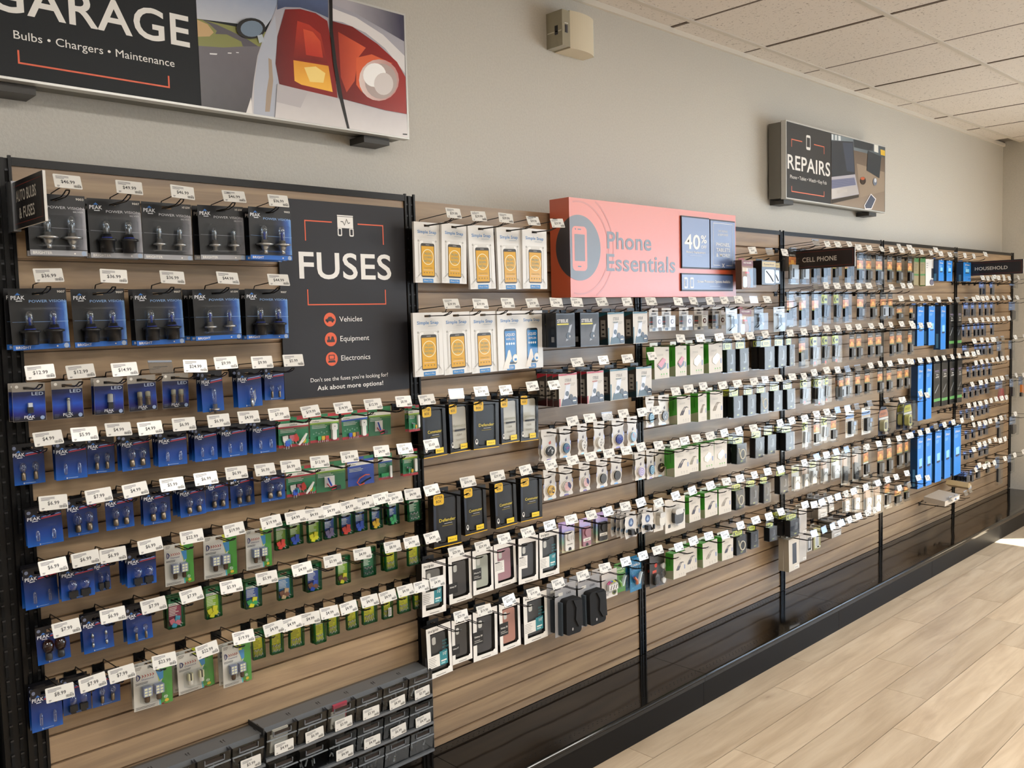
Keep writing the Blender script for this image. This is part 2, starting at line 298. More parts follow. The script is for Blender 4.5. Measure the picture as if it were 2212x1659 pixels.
ART_REPAIRS = [('7c6c5e',[(4.194,2.62),(4.8956,2.6321),(4.8936,2.2341),(4.1911,2.2335)]),('9a8a79',[(4.5103,2.4883),(4.8905,2.4731),(4.892,2.3591),(4.5611,2.2965)]),('64727c',[(4.194,2.62),(4.8956,2.6321),(4.8948,2.5627),(4.6423,2.5602),(4.4613,2.5604),(4.194,2.5811)]),('e1e8ec',[(4.1977,2.6194),(4.2164,2.6196),(4.2165,2.5889),(4.1978,2.5884)]),('dfe6ea',[(4.239,2.6203),(4.2579,2.6205),(4.258,2.592),(4.2391,2.5908)]),('e6ecef',[(4.277,2.6204),(4.3038,2.6212),(4.3077,2.595),(4.2794,2.5931)]),('27323c',[(4.4649,2.6217),(4.7268,2.6263),(4.723,2.5837),(4.6253,2.5785),(4.4733,2.5779)]),('e8e8e2',[(4.7398,2.6245),(4.7963,2.6261),(4.7969,2.5805),(4.7403,2.5819)]),('e0b93c',[(4.8274,2.6045),(4.8924,2.6041),(4.8928,2.572),(4.8322,2.5723)]),('29323d',[(4.194,2.5838),(4.4626,2.6082),(4.4864,2.4239),(4.1945,2.3822)]),('3b475b',[(4.3271,2.5878),(4.453,2.5985),(4.4783,2.4347),(4.3825,2.4329)]),('b4b2bd',[(4.1945,2.3822),(4.4864,2.4239),(4.5378,2.313),(4.1948,2.2582)]),('6b7190',[(4.1946,2.3659),(4.4785,2.4044),(4.4966,2.3641),(4.1947,2.3173)]),('d3cecb',[(4.1947,2.3159),(4.5015,2.3624),(4.5329,2.3162),(4.1948,2.2617)]),('c2bdba',[(4.259,2.3127),(4.3831,2.3304),(4.3871,2.3139),(4.259,2.2951)]),('3a332c',[(4.1948,2.2568),(4.5362,2.3114),(4.5347,2.2945),(4.1949,2.2345)]),('29343e',[(4.6548,2.5781),(4.8376,2.5616),(4.8118,2.43),(4.6382,2.4606)]),('32241f',[(4.6278,2.399),(4.6258,2.4059),(4.6203,2.4117),(4.6117,2.416),(4.601,2.4183),(4.5891,2.4183),(4.5773,2.4162),(4.5667,2.412),(4.5584,2.4063),(4.553,2.3995),(4.5512,2.3924),(4.5531,2.3855),(4.5586,2.3797),(4.567,2.3754),(4.5777,2.3731),(4.5895,2.373),(4.6014,2.3751),(4.6121,2.3792),(4.6205,2.385),(4.626,2.3918)]),('c0603c',[(4.6134,2.4106),(4.612,2.4132),(4.6079,2.4153),(4.6016,2.4167),(4.5937,2.4172),(4.585,2.4169),(4.5763,2.4157),(4.5684,2.4137),(4.5622,2.4112),(4.5583,2.4084),(4.5569,2.4056),(4.5583,2.403),(4.5623,2.4009),(4.5685,2.3996),(4.5764,2.399),(4.5851,2.3993),(4.5939,2.4005),(4.6018,2.4025),(4.608,2.405),(4.6121,2.4078)]),('707a8c',[(4.7787,2.4057),(4.7773,2.4126),(4.7732,2.4185),(4.767,2.4229),(4.7592,2.4254),(4.7506,2.4257),(4.742,2.4239),(4.7344,2.42),(4.7283,2.4145),(4.7245,2.408),(4.7232,2.401),(4.7246,2.3942),(4.7286,2.3883),(4.7348,2.3838),(4.7425,2.3813),(4.7511,2.3809),(4.7597,2.3827),(4.7674,2.3866),(4.7735,2.3921),(4.7774,2.3987)]),('d2d6dc',[(4.7708,2.4133),(4.77,2.4172),(4.7677,2.4205),(4.7642,2.423),(4.7598,2.4244),(4.755,2.4246),(4.7501,2.4236),(4.7458,2.4214),(4.7424,2.4183),(4.7402,2.4146),(4.7395,2.4106),(4.7403,2.4067),(4.7426,2.4034),(4.746,2.4009),(4.7504,2.3994),(4.7552,2.3992),(4.7601,2.4003),(4.7644,2.4024),(4.7679,2.4056),(4.77,2.4093)]),('f1eef0',[(4.6956,2.3288),(4.7668,2.3023),(4.7051,2.2356),(4.6167,2.2298),(4.6031,2.2518)]),('4c566a',[(4.6956,2.3228),(4.7563,2.2997),(4.7007,2.242),(4.625,2.237),(4.6148,2.2533)]),('9fa3b8',[(4.1968,2.3613),(4.4785,2.3994),(4.4793,2.3984),(4.1968,2.3599)]),('9fa3b8',[(4.1969,2.3522),(4.4818,2.3903),(4.4826,2.3893),(4.1969,2.3508)]),('9fa3b8',[(4.1969,2.3432),(4.4851,2.3812),(4.4859,2.3802),(4.1969,2.3418)]),('9fa3b8',[(4.1969,2.3342),(4.4884,2.3721),(4.4892,2.3711),(4.1969,2.3328)]),('9fa3b8',[(4.1969,2.3251),(4.4917,2.363),(4.4925,2.362),(4.1969,2.3237)])]

# ---------------------------------------------------------------- room shell
YW = 0.10; ZC = 2.945; XR = 7.388; XL = -3.2; YF = -6.4
def block(name, x0, x1, y0, y1, z0, z1, m, parent=None):
    return MB().box(x0, x1, y0, y1, z0, z1, m).build(name, parent)
struct(block('floor', XL, XR, YF, YW, -.06, -.012, c('6f5c46', .7)))
struct(block('wall_back', XL, XR+.1, YW, YW+.12, 0, ZC+.1, PAINT))
struct(block('wall_left', XL-.12, XL, YF, YW, 0, ZC+.1, PAINT))
struct(block('wall_front', XL, XR, YF-.12, YF, 0, ZC+.1, PAINT))
wr = MB()
wr.box(XR, XR+.12, -1.55, YW, 0, ZC+.1, PAINT)
wr.box(XR, XR+.12, YF, -6.2, 0, ZC+.1, PAINT)
wr.box(XR, XR+.12, -6.2, -1.55, 2.3, ZC+.1, PAINT)
struct(wr.build('wall_right'))
wn = struct(bpy.data.objects.new('window_1', None)); COL.objects.link(wn); wn.location = (XR+.06, -3.9, 0)
fm = MB()
for y in (-2.3, -.78, .78, 2.3): fm.box(-.03, .03, y-.025, y+.025, .04, 2.3, c('2b2b2d', .4))
fm.box(-.03, .03, -2.3, 2.3, 0, .08, c('2b2b2d', .4)); fm.box(-.03, .03, -2.3, 2.3, 2.24, 2.3, c('2b2b2d', .4))
fm.build('window_frame', wn)
gp = MB(); gp.box(-.004, .004, -2.3, 2.3, .08, 2.24, clear_mat('window_glass', (.95, .98, 1, 1), .0, .0)); gp.build('pane', wn)
struct(block('ground', XR+.12, 40, -30, 20, -.2, -.1, c('a8a49c', .8)))
# floor planks: 0.182 m wide, 1.22 m long, each a part of the floor
floor = bpy.data.objects['floor']
pm = {}
def plank_mesh(L):
    k = round(L, 3)
    if k not in pm:
        b = MB(); g = .0020; x1, y1 = L-g, .182-g
        b.box(0, x1, 0, y1, -.012, 0, PLANK); pm[k] = b.mesh('plank')
    return pm[k]
seams = {0: 3.157, 1: 2.807, 2: 3.421, 3: 3.117, 4: 2.769, 5: 3.406}
for r in range(-1, 15):
    y1 = -.253 - .1785*r
    sx = seams.get(r, 2.4 + (r*0.437) % 1.22)
    x = sx - math.ceil((sx - 0.3)/1.22)*1.22
    while x < XR:
        a, b_ = x, min(x+1.22, XR); put('plank', plank_mesh(b_-a), floor, (a, y1-.182, 0)); x += 1.22
# ceiling: 2 ft grid
ceil = struct(block('ceiling', XL, XR+.1, YF, YW, ZC+.02, ZC+.14, c('77716a', .9)))
T = .6165; X0 = 2.8305; Y0 = -.0296
tm = MB(); e = .010; tm.box(e, T-e, e, T-e, 0, .016, TILE); tm = tm.mesh('ceiling_tile')
tn = MB(); tn.box(e, T-e, e, YW-Y0, 0, .016, TILE); tn = tn.mesh('ceiling_tile')
tlast = MB(); tlast.box(e, XR-(X0+7*T), e, T-e, 0, .016, TILE); tlast = tlast.mesh('ceiling_tile')
for i in range(-7, 8):
    for j in range(0, 10):
        yy = Y0 if j == 0 else Y0 - j*T
        me = tn if j == 0 else (tlast if i == 7 else tm)
        if i == 7 and j == 0: continue
        put('ceiling_tile', me, ceil, (X0+i*T, yy, ZC+random.uniform(.001, .005)))
gb_ = MB()
for j in range(0, 10): gb_.box(XL, XR, Y0-j*T-.011, Y0-j*T+.011, ZC-.004, ZC+.004, c('c9c2b7', .5))
gb_.build('ceiling_grid', ceil)
gc_ = MB()
for i in range(-7, 9): gc_.box(X0+i*T-.007, X0+i*T+.007, YF, YW, ZC+.002, ZC+.008, c('5d4e42', .6))  # dark brown strips paint in the shadow gaps along the tiles' cross joints
gc_.build('ceiling_cross_shadow_gap', ceil)
MB().box(XL, XR, YW-.016, YW, ZC-.02, ZC+.004, c('d5cfc4', .5)).build('wall_angle', ceil)

# ---------------------------------------------------------------- slatwall gondola run
B = 1.2192; Z0 = .1716; GS = .0746; ZT = 2.042
names = ['leftmost bay', 'second bay', 'third bay', 'fourth bay', 'fifth bay', 'far right bay']
sl = MB()
sl.box(0, B-.045, 0, .012, .0036, GS-.0036, SLAT)
sl.box(0, B-.045, .006, .012, -.001, .0036, c('9a7c5c', .5))
slat = sl.mesh('slat')
slt = MB(); slt.box(0, B-.045, 0, .012, .0055, ZT-(Z0+24*GS)-.002, SLAT); slat_top = slt.mesh('slat')
slb = MB(); slb.box(0, B-.045, 0, .012, 0, Z0-.0055-.142, SLAT); slat_bot = slb.mesh('slat')
gond = 'black steel display gondola'
dk = MB()
dk.box(0, B-.002, -.325, .0, .128, .140, DECK)
n_ = 8
prof = [(-.325 - .009*sin(pi*i/n_), .131 + .009*cos(pi*i/n_)) for i in range(n_+1)]
for i in range(n_):
    (y0, z0), (y1, z1) = prof[i], prof[i+1]
    dk.face([(0, y1, z1), (B-.002, y1, z1), (B-.002, y0, z0), (0, y0, z0)], DECK)
dk.box(0, B-.002, -.325, -.318, .106, .128, DECK)
deck = dk.mesh('deck_shelf')
pf = MB()
for row, y in enumerate((-.022, -.033, -.285, -.296)):
    for k in range(48): pf.flat([(0, 0)]*0 or [(0,0),(0,0),(0,0)], 0, BLK) if False else pf.face([(.02+k*.0252+(row % 2)*.0126+a, y+b, .1404) for a, b in ((0,0),(.005,0),(.005,.0022),(0,.0022))], c('020202', .9))
perf = pf.mesh('perforation')
kk = MB(); kk.box(0, B-.002, -.318, -.306, 0, .106, c('100e0c', .42, 0, .12)); kick = kk.mesh('kick_plate')
for b in range(6):
    x0 = b*B
    dt = thing('base_deck', (x0, 0, 0), 'glossy black base deck under the ' + names[b], 'base shelf', 'black base decks along the floor')
    t = thing('slatwall_bay', (x0, 0, .142), 'oak slatwall panel with brown grooves, ' + names[b], 'slatwall', 'slatwall bays along the wall')
    bk = MB().box(.023, B-.023, .012, .020, 0, ZT-.147, GROOVE).build('backing_board', t)
    put('slat', slat_bot, t, (.0225, 0, 0))
    for n in range(24): put('slat', slat, t, (.0225, 0, Z0+n*GS-.142))
    put('slat', slat_top, t, (.0225, 0, Z0+24*GS-.142))
    if b != 1:
        MB().box(.022, B-.022, -.006, .020, ZT-.148, ZT-.128, BLKG).build('top_rail', t)
    put('deck_shelf', deck, dt, (.001, 0, 0)); q = put('perforation', perf, dt, (.001, 0, 0)); q['kind'] = 'stuff'
    put('kick_plate', kick, dt, (.001, 0, 0))
    MB().box(.023, B-.023, .022, .095, 0, ZT-.5, c('1b1b1c', .6)).build('rear_frame', t)
# uprights
up = MB()
w2 = .0215
up.box(-w2, w2, -.001, .03, .142, ZT+.012, BLK)
up.box(-w2, -w2+.007, -.007, 0, .142, ZT+.018, BLKG); up.box(w2-.007, w2, -.007, 0, .142, ZT+.018, BLKG)
up.box(-.005, .005, -.005, 0, .142, ZT+.012, BLKG)
upm = up.mesh('upright_channel')
so = MB()
z = .17
while z < ZT-.02:
    for sx in (-.0105, .0105): so.rect(sx-.0035, sx+.0035, z, z+.026, -.0017, c('000000', .9)); so.box(sx-.0035, sx+.0035, -.003, -.001, z+.026, z+.030, c('3a3b3e', .3, .5))
    z += .0373
som = so.mesh('slot_row')
for b in range(0, 7):
    nm = ['left end of the run', 'between leftmost and second bays', 'between second and third bays', 'between third and fourth bays', 'between fourth and fifth bays', 'between fifth and far right bays', 'far right end of the run'][b]
    t = thing('upright_post', (b*B, 0, 0), 'black slotted steel upright ' + nm, 'upright', 'slotted uprights')
    put('channel', upm, t); q = put('slots', som, t); q['kind'] = 'stuff'
t = thing('end_upright', (-.055, 0, 0), 'wide black slotted end frame at left edge of the gondola', 'upright')
eb_ = MB(); eb_.box(-.030, .030, -.02, .09, 0, ZT-.02, BLK); eb_.box(-.030, -.022, -.034, -.02, 0, ZT-.02, BLKG); eb_.box(.022, .030, -.034, -.02, 0, ZT-.02, BLKG); eb_.build('post', t)
put('slots', som, t, (0, -.0215, 0))['kind'] = 'stuff'
eb_ = MB(); eb_.box(-.075, -.035, .0, .09, 0, ZT-.4, c('2d2f33', .5)); eb_.build('side_panel', t)

# ---------------------------------------------------------------- signs on the wall
ORG = c('e2603a', .4); CHAR = c('212427', .5, 0, .25); SIGNW = c('eceae6', .4)
def brackets(s, x0, x1, ztop, drop, zb, up_, gap0, gap1, y, m, t=.004):
    s.rect(x0, gap0, ztop-t, ztop, y, m); s.rect(x0, x0+t, ztop-drop, ztop-t, y, m)
    s.rect(gap1, x1, ztop-t, ztop, y, m); s.rect(x1-t, x1, ztop-drop, ztop-t, y, m)
    s.rect(x0, x1, zb, zb+t, y, m); s.rect(x0, x0+t, zb+t, zb+up_, y, m); s.rect(x1-t, x1, zb+t, zb+up_, y, m)
def grad_mat(name, stops, axis=0, lo=-.065, hi=.065, rough=.35, noise=0.0):
    k = ('grad', name)
    if k in MATS: return MATS[k]
    m, tr, p = newmat(name); tc = tr.nodes.new('ShaderNodeTexCoord'); sx = tr.nodes.new('ShaderNodeSeparateXYZ'); mr = tr.nodes.new('ShaderNodeMapRange')
    mr.inputs[1].default_value = lo; mr.inputs[2].default_value = hi
    tr.links.new(tc.outputs['Object'], sx.inputs[0]); src = sx.outputs[axis]
    if noise:
        nz = N(tr, 'ShaderNodeTexNoise', Scale=30.0); ad = N(tr, 'ShaderNodeMath', operation='MULTIPLY_ADD'); ad.inputs[1].default_value = noise
        tr.links.new(tc.outputs['Object'], nz.inputs['Vector']); tr.links.new(nz.outputs[0], ad.inputs[0]); tr.links.new(src, ad.inputs[2]); src = ad.outputs[0]
    tr.links.new(src, mr.inputs[0]); r = ramp(tr, [(a, lin(b)) for a, b in stops]); tr.links.new(mr.outputs[0], r.inputs[0]); tr.links.new(r.outputs[0], p.inputs['Base Color'])
    p.inputs['Roughness'].default_value = rough; MATS[k] = m; return m
# printed pictures: colour runs along one axis of the print (axis, from, to, colours)
TONES = {'8fa0bd': (2, .26, .40, ('c3c8d2', '7f93b8')), '4b464a': (2, .0, .25, ('39353a', '77737a')), 'c4c3cb': (2, .0, .36, ('d3d0d2', 'a9a8b4')), '8d96b0': (0, -.14, -.02, ('5f6a88', 'b4bac8')),
 '33405f': (2, .30, .41, ('2a3550', '5a6a92')), '55566c': (0, .42, .62, ('b0adb6', '3e3d54')), '5c1015': (0, .10, .26, ('3c0a14', '8c1a18')), 'b3261a': (2, .20, .36, ('7a1614', 'd2402a')), 'd6402a': (2, .22, .36, ('c03424', 'ec6a40')),
 '7d1210': (0, .30, .62, ('5a0c0e', 'a01c16')), 'c23524': (0, .34, .46, ('8c1c16', 'e2603c')), 'f2a622': (2, .12, .25, ('ffc24a', 'd8801c')), 'f0d8cf': (0, .40, .56, ('f6ece6', 'c89a94')), 'dedada': (2, .0, .14, ('e8e4e4', 'b9b6bc')), 'cdc8c8': (2, .02, .18, ('dcd8d8', 'a8a4aa')),
 '7c6c5e': (2, .0, .40, ('9c8c7c', '5e5046')), '64727c': (0, -.1, .6, ('8c9aa2', '42505a')), '2a3440': (0, -.25, 0, ('1f2933', '445068')), 'd3cecb': (0, -.2, .1, ('ddd8d5', 'b8b4b4'))}
def picture(s, data, y0, dy=.00012):
    for i, (col, P) in enumerate(data):
        if col in TONES: ax, lo, hi, (c0, c1) = TONES[col]; m = grad_mat('print_' + col, [(0, c0), (1, c1)], ax, lo, hi, .3, .03 if ax == 2 else .02)
        else: m = c(col, .3)
        s.flat(P, y0-dy*i, m)
def lightbox(name, label, x0, x1, z0, z1, yf):
    t = thing(name, ((x0+x1)/2, YW, z0), label, 'sign')
    o = Vector(t.location)
    def L(mb, nm, par=None):
        for i, v in enumerate(mb.v): mb.v[i] = (v[0]-o.x, v[1]-o.y, v[2]-o.z)
        return mb.build(nm, par or t)
    a = MB(); a.box(x0, x1, yf+.028, YW-.012, z0+.006, z1-.006, c('6f6d66', .5)); L(a, 'housing')
    a = MB(); f = c('c9c9c6', .35, .3)
    for q in ((x0, x1, z0, z0+.006), (x0, x1, z1-.006, z1), (x0, x0+.006, z0+.006, z1-.006), (x1-.006, x1, z0+.006, z1-.006)): a.box(q[0], q[1], yf, yf+.03, q[2], q[3], f)
    L(a, 'frame')
    for q in (x1-.16, x0+.03): a = MB(); a.box(q, q+.10, yf+.03, YW-.001, z0-.022, z0-.001, c('3c3a37', .5)); L(a, 'mounting_bracket')
    a = MB(); a.box(x1, x1+.03, yf+.05, yf+.056, z0+.045, z0+.052, BLK); L(a, 'cable_stub')
    return t, L
t, L = lightbox('garage_lightbox_sign', 'large garage sign with a car tail light picture, on the wall', -.036, 1.222, 2.238, 2.642, -.012)
a = MB(); a.box(-.03, 1.216, -.009, .02, 2.244, 2.636, CHAR); P = L(a, 'panel')
a = MB(); picture(a, ART_GARAGE, -.0096); q = L(a, 'car_picture', P); q.matrix_parent_inverse = Matrix()
a = MB(); y = -.0095
a.text('GARAGE', .236, 2.398, .081, y, SIGNW, 'c', .492, True, 4)
a.text('Bulbs • Chargers • Maintenance', .240, 2.337, .0195, y, SIGNW, 'c', .392, False, 3)
brackets(a, .050, .420, 2.585, .03, 2.279, .032, .18, .29, y, ORG, .0042)
a.flat(rrect(.215, .255, 2.53, 2.60, .008), y, SIGNW)
L(a, 'lettering', P)
t, L = lightbox('repairs_lightbox_sign', 'small phone and laptop repairs sign, high on the wall', 3.688, 4.898, 2.226, 2.630, -.012)
a = MB(); a.box(3.694, 4.892, -.009, .02, 2.232, 2.624, c('2a2d31', .3)); P = L(a, 'panel')
a = MB(); picture(a, ART_REPAIRS, -.0096); L(a, 'laptop_picture', P)
a = MB(); y = -.0095; O2 = c('e8795a', .4)
a.text('REPAIRS', 3.944, 2.384, .074, y, SIGNW, 'c', .472, True, 4)
a.text('Phone • Tablet • Watch • Key Fob', 3.937, 2.335, .019, y, SIGNW, 'c', .405, False, 3)
brackets(a, 3.749, 4.112, 2.541, .042, 2.266, .03, 3.864, 3.994, y, O2, .0048)
a.flat(rrect(3.908, 3.955, 2.502, 2.580, .010), y, SIGNW); a.flat(rrect(3.913, 3.950, 2.517, 2.567, .002), y-.0002, c('2a2d31', .3))
L(a, 'lettering', P)

# pink-orange topper box
ox, oy, oz = 1.8806, -.02, 1.713
t = thing('topper_sign', (ox, oy, oz), 'orange box sign headed Phone Essentials on top of the slatwall', 'sign')
W_ = 1.146; H_ = .374; D_ = .10
ORS = c('cc552e', .40, 0, 1.0, 1.0); SL = c('262b38', .40, 0, 1.0, 1.0)
a = MB(); a.box(0, W_, -D_, 0, 0, H_, ORS); a.build('box', t)
a = MB(); yy = -D_-.0006; R = .124; cx = 1.9337-ox; cz = 1.900-oz
P = [p for p in circ(cx, cz, R, 64)]
def clipx(P, x, s):
    o = []
    for i in range(len(P)):
        a_, b_ = P[i], P[(i+1) % len(P)]; ia = (a_[0]-x)*s >= 0; ib = (b_[0]-x)*s >= 0
        if ia: o.append(a_)
        if ia != ib: u = (x-a_[0])/(b_[0]-a_[0]); o.append((x, a_[1]+u*(b_[1]-a_[1])))
    return o
RG = c('b94b29', .40, 0, 1.0, 1.0)
for rr in (.178, .208):
    for i in range(64):
        a0, a1 = 2*pi*i/64, 2*pi*(i+1)/64
        q = [(cx+rr*cos(a0), cz+rr*sin(a0)), (cx+rr*cos(a1), cz+rr*sin(a1)), (cx+(rr-.007)*cos(a1), cz+(rr-.007)*sin(a1)), (cx+(rr-.007)*cos(a0), cz+(rr-.007)*sin(a0))]
        if all(p[0] > .002 and .002 < p[1] < H_-.002 for p in q): a.flat(q[::-1] if False else [q[3], q[0], q[1], q[2]][::1], yy, RG)
a.flat(clipx(P, 0.0, 1), yy-.0003, SL)
# wrapped part of the disc on the left side face
S_ = clipx(P, 0.0, -1)
a.face([(-.0008, -D_-p[0], p[1]) for p in S_], SL)
OP = ORS
a.flat(rrect(.0125, .0968, .100, .268, .018, 4), yy-.0006, OP); a.flat(rrect(.0255, .0843, .137, .238, .002, 1), yy-.0009, SL)
a.flat(circ(.032, .257, .0035, 10), yy-.0009, SL); a.flat(rrect(.044, .064, .2545, .259, .002), yy-.0009, SL); a.flat(rrect(.042, .062, .114, .119, .002), yy-.0009, SL)
a.text('Phone', 2.0975-ox, 1.9045-oz, .066, yy-.0003, SL, 'l', .285, True, 4)
a.text('Essentials', 2.093-ox, 1.817-oz, .066, yy-.0003, SL, 'l', .456, True, 4)
a.build('printing', t)
PB = c('4f6798', .40, 0, 1.0, .8)
for x0, x1, z0, z1, nm in ((2.590, 2.800, 1.836, 2.061, 0), (2.808, 3.010, 1.836, 2.058, 1), (2.586, 2.990, 1.738, 1.815, 2)):
    p = MB(); p.box(x0-ox, x1-ox, -D_-.007, -D_, z0-oz, z1-oz, c('1d1f28', .4)); p.rect(x0-ox+.001, x1-ox, z0-oz+.006, z1-oz-.006, -D_-.0076, PB)
    po = p.build('insert_panel', t)
    p = MB(); y = -D_-.0082; X = (x0+x1)/2-ox
    if nm == 0:
        p.text('40', x0-ox+.018, .208, .062, y, SIGNW, 'l', .118, True, 3); p.text('%', x0-ox+.142, .236, .034, y, SIGNW, 'l', .045, True, 3); p.text('OFF', x0-ox+.143, .212, .013, y, SIGNW, 'l', .042, True, 2)
        p.text('Battery Replacement', X, .190, .0085, y, SIGNW, 'c', .145, True, 2); p.bars(X-.05, X+.05, .177, 1, .01, .003, y, c('a9b6d2', .4))
    elif nm == 1:
        for q in ((.022, .18, .028, .030), (.022, .18, .196, .198)): pass
        fr = (x0-ox+.022, x1-ox-.022, .142, .330)
        p.rect(fr[0], fr[1], fr[3]-.0018, fr[3], y, SIGNW); p.rect(fr[0], fr[0]+.0018, fr[2], fr[3]-.0018, y, SIGNW); p.rect(fr[1]-.0018, fr[1], fr[2], fr[3]-.0018, y, SIGNW)
        p.rect(fr[0], X-.025, fr[2]-.0018, fr[2], y, SIGNW); p.rect(X+.025, fr[1], fr[2]-.0018, fr[2], y, SIGNW)
        for s_ in (-1, 1): p.flat([(X-.009*s_-.002, fr[2]-.010), (X-.009*s_+.002, fr[2]-.010), (X+.009*s_+.002, fr[2]+.008), (X+.009*s_-.002, fr[2]+.008)], y-.0001*s_, SIGNW)
        p.text('WE REPAIR', X, .290, .010, y, SIGNW, 'c', .075, False, 2); p.text('& REPOWER', X, .274, .010, y, SIGNW, 'c', .085, False, 2)
        p.text('PHONES,', X, .227, .016, y, SIGNW, 'c', .112, True, 2); p.text('TABLETS', X, .203, .016, y, SIGNW, 'c', .112, True, 2); p.text('& MORE!', X, .179, .016, y, SIGNW, 'c', .112, True, 2)
    else:
        for k in (0, 1):
            px_ = x0-ox+.016+k*.046; p.flat(rrect(px_, px_+.026, .037, .084, .005), y, SIGNW); p.flat(rrect(px_+.004, px_+.022, .044, .076, .001, 1), y-.0002, PB)
        p.tube([(x0-ox+.022, y-.0004, .07), (x0-ox+.028, y-.0004, .062), (x0-ox+.024, y-.0004, .055), (x0-ox+.031, y-.0004, .048)], .0006, SIGNW, 4)
        p.text('Screen Protection Options Available', x0-ox+.118, .062, .0115, y, SIGNW, 'l', .262, True, 2); p.bars(X+.01, X+.10, .045, 1, .01, .003, y, c('a9b6d2', .4))
    p.build('lettering', po)

# FUSES poster board
t = thing('fuses_poster', (.957, -.004, 1.414), 'charcoal FUSES poster board fixed to the leftmost bay', 'poster')
a = MB(); a.box(-.234, .232, -.006, -.001, 0, .598, c('2e2e32', .5, 0, .3)); a.build('board', t)
a = MB(); y = -.0066; ox2, oz2 = .957, 1.414
def U(x, z): return x-ox2, z-oz2
a.text('FUSES', .0022, 1.777-oz2, .0795, y, SIGNW, 'c', .341, True, 4)
for q in ((.813, .910, 1.9485, 1.952), (.813, .8165, 1.890, 1.9485), (1.005, 1.104, 1.9475, 1.951), (1.1005, 1.104, 1.888, 1.9475), (.813, 1.105, 1.695, 1.6985), (.813, .8165, 1.6985, 1.743), (1.1015, 1.105, 1.6985, 1.743)):
    a.rect(q[0]-ox2, q[1]-ox2, q[2]-oz2, q[3]-oz2, y, ORG)
x, z = U(.930, 1.909)
a.rect(x, x+.058, z+.025, z+.060, y, SIGNW); a.rect(x-.0005, x+.0585, z+.0615, z+.065, y, SIGNW)
for q in (0, .043): a.flat(rrect(x+q, x+q+.016, z, z+.026, .004), y, SIGNW); a.flat(rrect(x+q+.0035, x+q+.0125, z+.004, z+.022, .002), y-.0002, c('2e2e32', .5, 0, .3))
a.tube([(x+.012, y-.0004, z+.045), (x+.020, y-.0004, z+.045), (x+.026, y-.0004, z+.034), (x+.034, y-.0004, z+.053), (x+.040, y-.0004, z+.040), (x+.046, y-.0004, z+.043)], .0011, c('303034', .4), 4)
for zz, tx in ((1.650, 'Vehicles'), (1.589, 'Equipment'), (1.528, 'Electronics')):
    k = .889 + (1.650-zz)*.01; X, Zc = U(k, zz)
    a.flat(circ(X, Zc, .0215, 28), y, ORG)
    a.text(tx, X+.0345, Zc-.007, .0165, y, SIGNW, 'l', {'Vehicles': .085, 'Equipment': .109, 'Electronics': .110}[tx], False, 3)
D_K = c('30262a', .5); y2 = y-.0003
X, Zc = U(.889, 1.650)
a.flat([(X-.016, Zc-.005), (X+.016, Zc-.005), (X+.016, Zc+.001), (X+.010, Zc+.004), (X+.006, Zc+.009), (X-.004, Zc+.009), (X-.009, Zc+.003), (X-.016, Zc+.001)], y2, D_K); a.flat(circ(X-.009, Zc-.006, .0035, 10), y2, D_K); a.flat(circ(X+.009, Zc-.006, .0035, 10), y2, D_K)
X, Zc = U(.8895, 1.589)
a.rect(X-.014, X+.014, Zc-.009, Zc-.001, y2, D_K); a.rect(X-.010, X-.004, Zc-.001, Zc+.009, y2, D_K); a.flat([(X+.000, Zc-.001), (X+.012, Zc-.001), (X+.010, Zc+.008), (X+.004, Zc+.010)], y2, D_K)
X, Zc = U(.890, 1.528)
a.flat(rrect(X-.011, X+.011, Zc-.002, Zc+.013, .002), y2, D_K); a.rect(X-.008, X+.008, Zc+.0005, Zc+.0105, y2-.0002, ORG); a.flat([(X-.014, Zc-.011), (X+.014, Zc-.011), (X+.011, Zc-.004), (X-.011, Zc-.004)], y2, D_K)
a.text("Don't see the fuses you're looking for?", .000, 1.4605-oz2, .0125, y, SIGNW, 'c', .290, False, 3)
a.text('Ask about more options!', .001, 1.434-oz2, .0140, y, SIGNW, 'c', .247, True, 3)
a.build('printing', t)

# aisle flag signs standing out from the wall
def flag(label, X, y0, y1, z0, z1, lines, th, hs, ws, rot=0):
    t = thing('aisle_flag_sign', (X, y0, z0), label, 'sign')
    L_ = abs(y1-y0); a = MB(); m = c('1f1d1e', .35)
    a.box(0, L_, 0, .006, 0, z1-z0, c('d8d5cf', .4), m); b = a.build('board', t)
    a = MB(); R_ = c('8c3326', .4); H = z1-z0; e_ = H*.10
    for q in ((e_, L_-e_, e_, e_+.0012), (e_, L_-e_, H-e_-.0012, H-e_), (L_-e_-.0012, L_-e_, e_, H-e_)): a.rect(q[0], q[1], q[2], q[3], -.0004, R_)
    for s_, zz, ww in lines: a.text(s_, L_*.5, zz, hs, -.0005, c('cfcac0', .4), 'c', ww, True, 3)
    a.build('lettering', b)
    a = MB(); a.box(-.02, .03, -.004, .012, -.004, H+.004, c('9a9ca0', .3, .7)); a.build('bracket', t)
    t.rotation_euler = (0, 0, radians(-90+rot)); return t
f1 = flag('AUTO BULBS & FUSES flag sign standing out from the leftmost bay', .012, -.012, -.262, 1.880, 1.990, [('AUTO BULBS', .062, .15), ('& FUSES', .022, .115)], .1, .025, .1)
f2 = flag('CELL PHONE flag sign standing out between the third and fourth bays', 3.668, -.02, -.392, 1.852, 1.948, [('CELL PHONE', .036, .185)], .1, .023, .1)
f3 = flag('HOUSEHOLD flag sign standing out over the far right bay', 6.105, -.03, -.435, 1.853, 1.951, [('HOUSEHOLD', .036, .21)], .1, .023, .1)

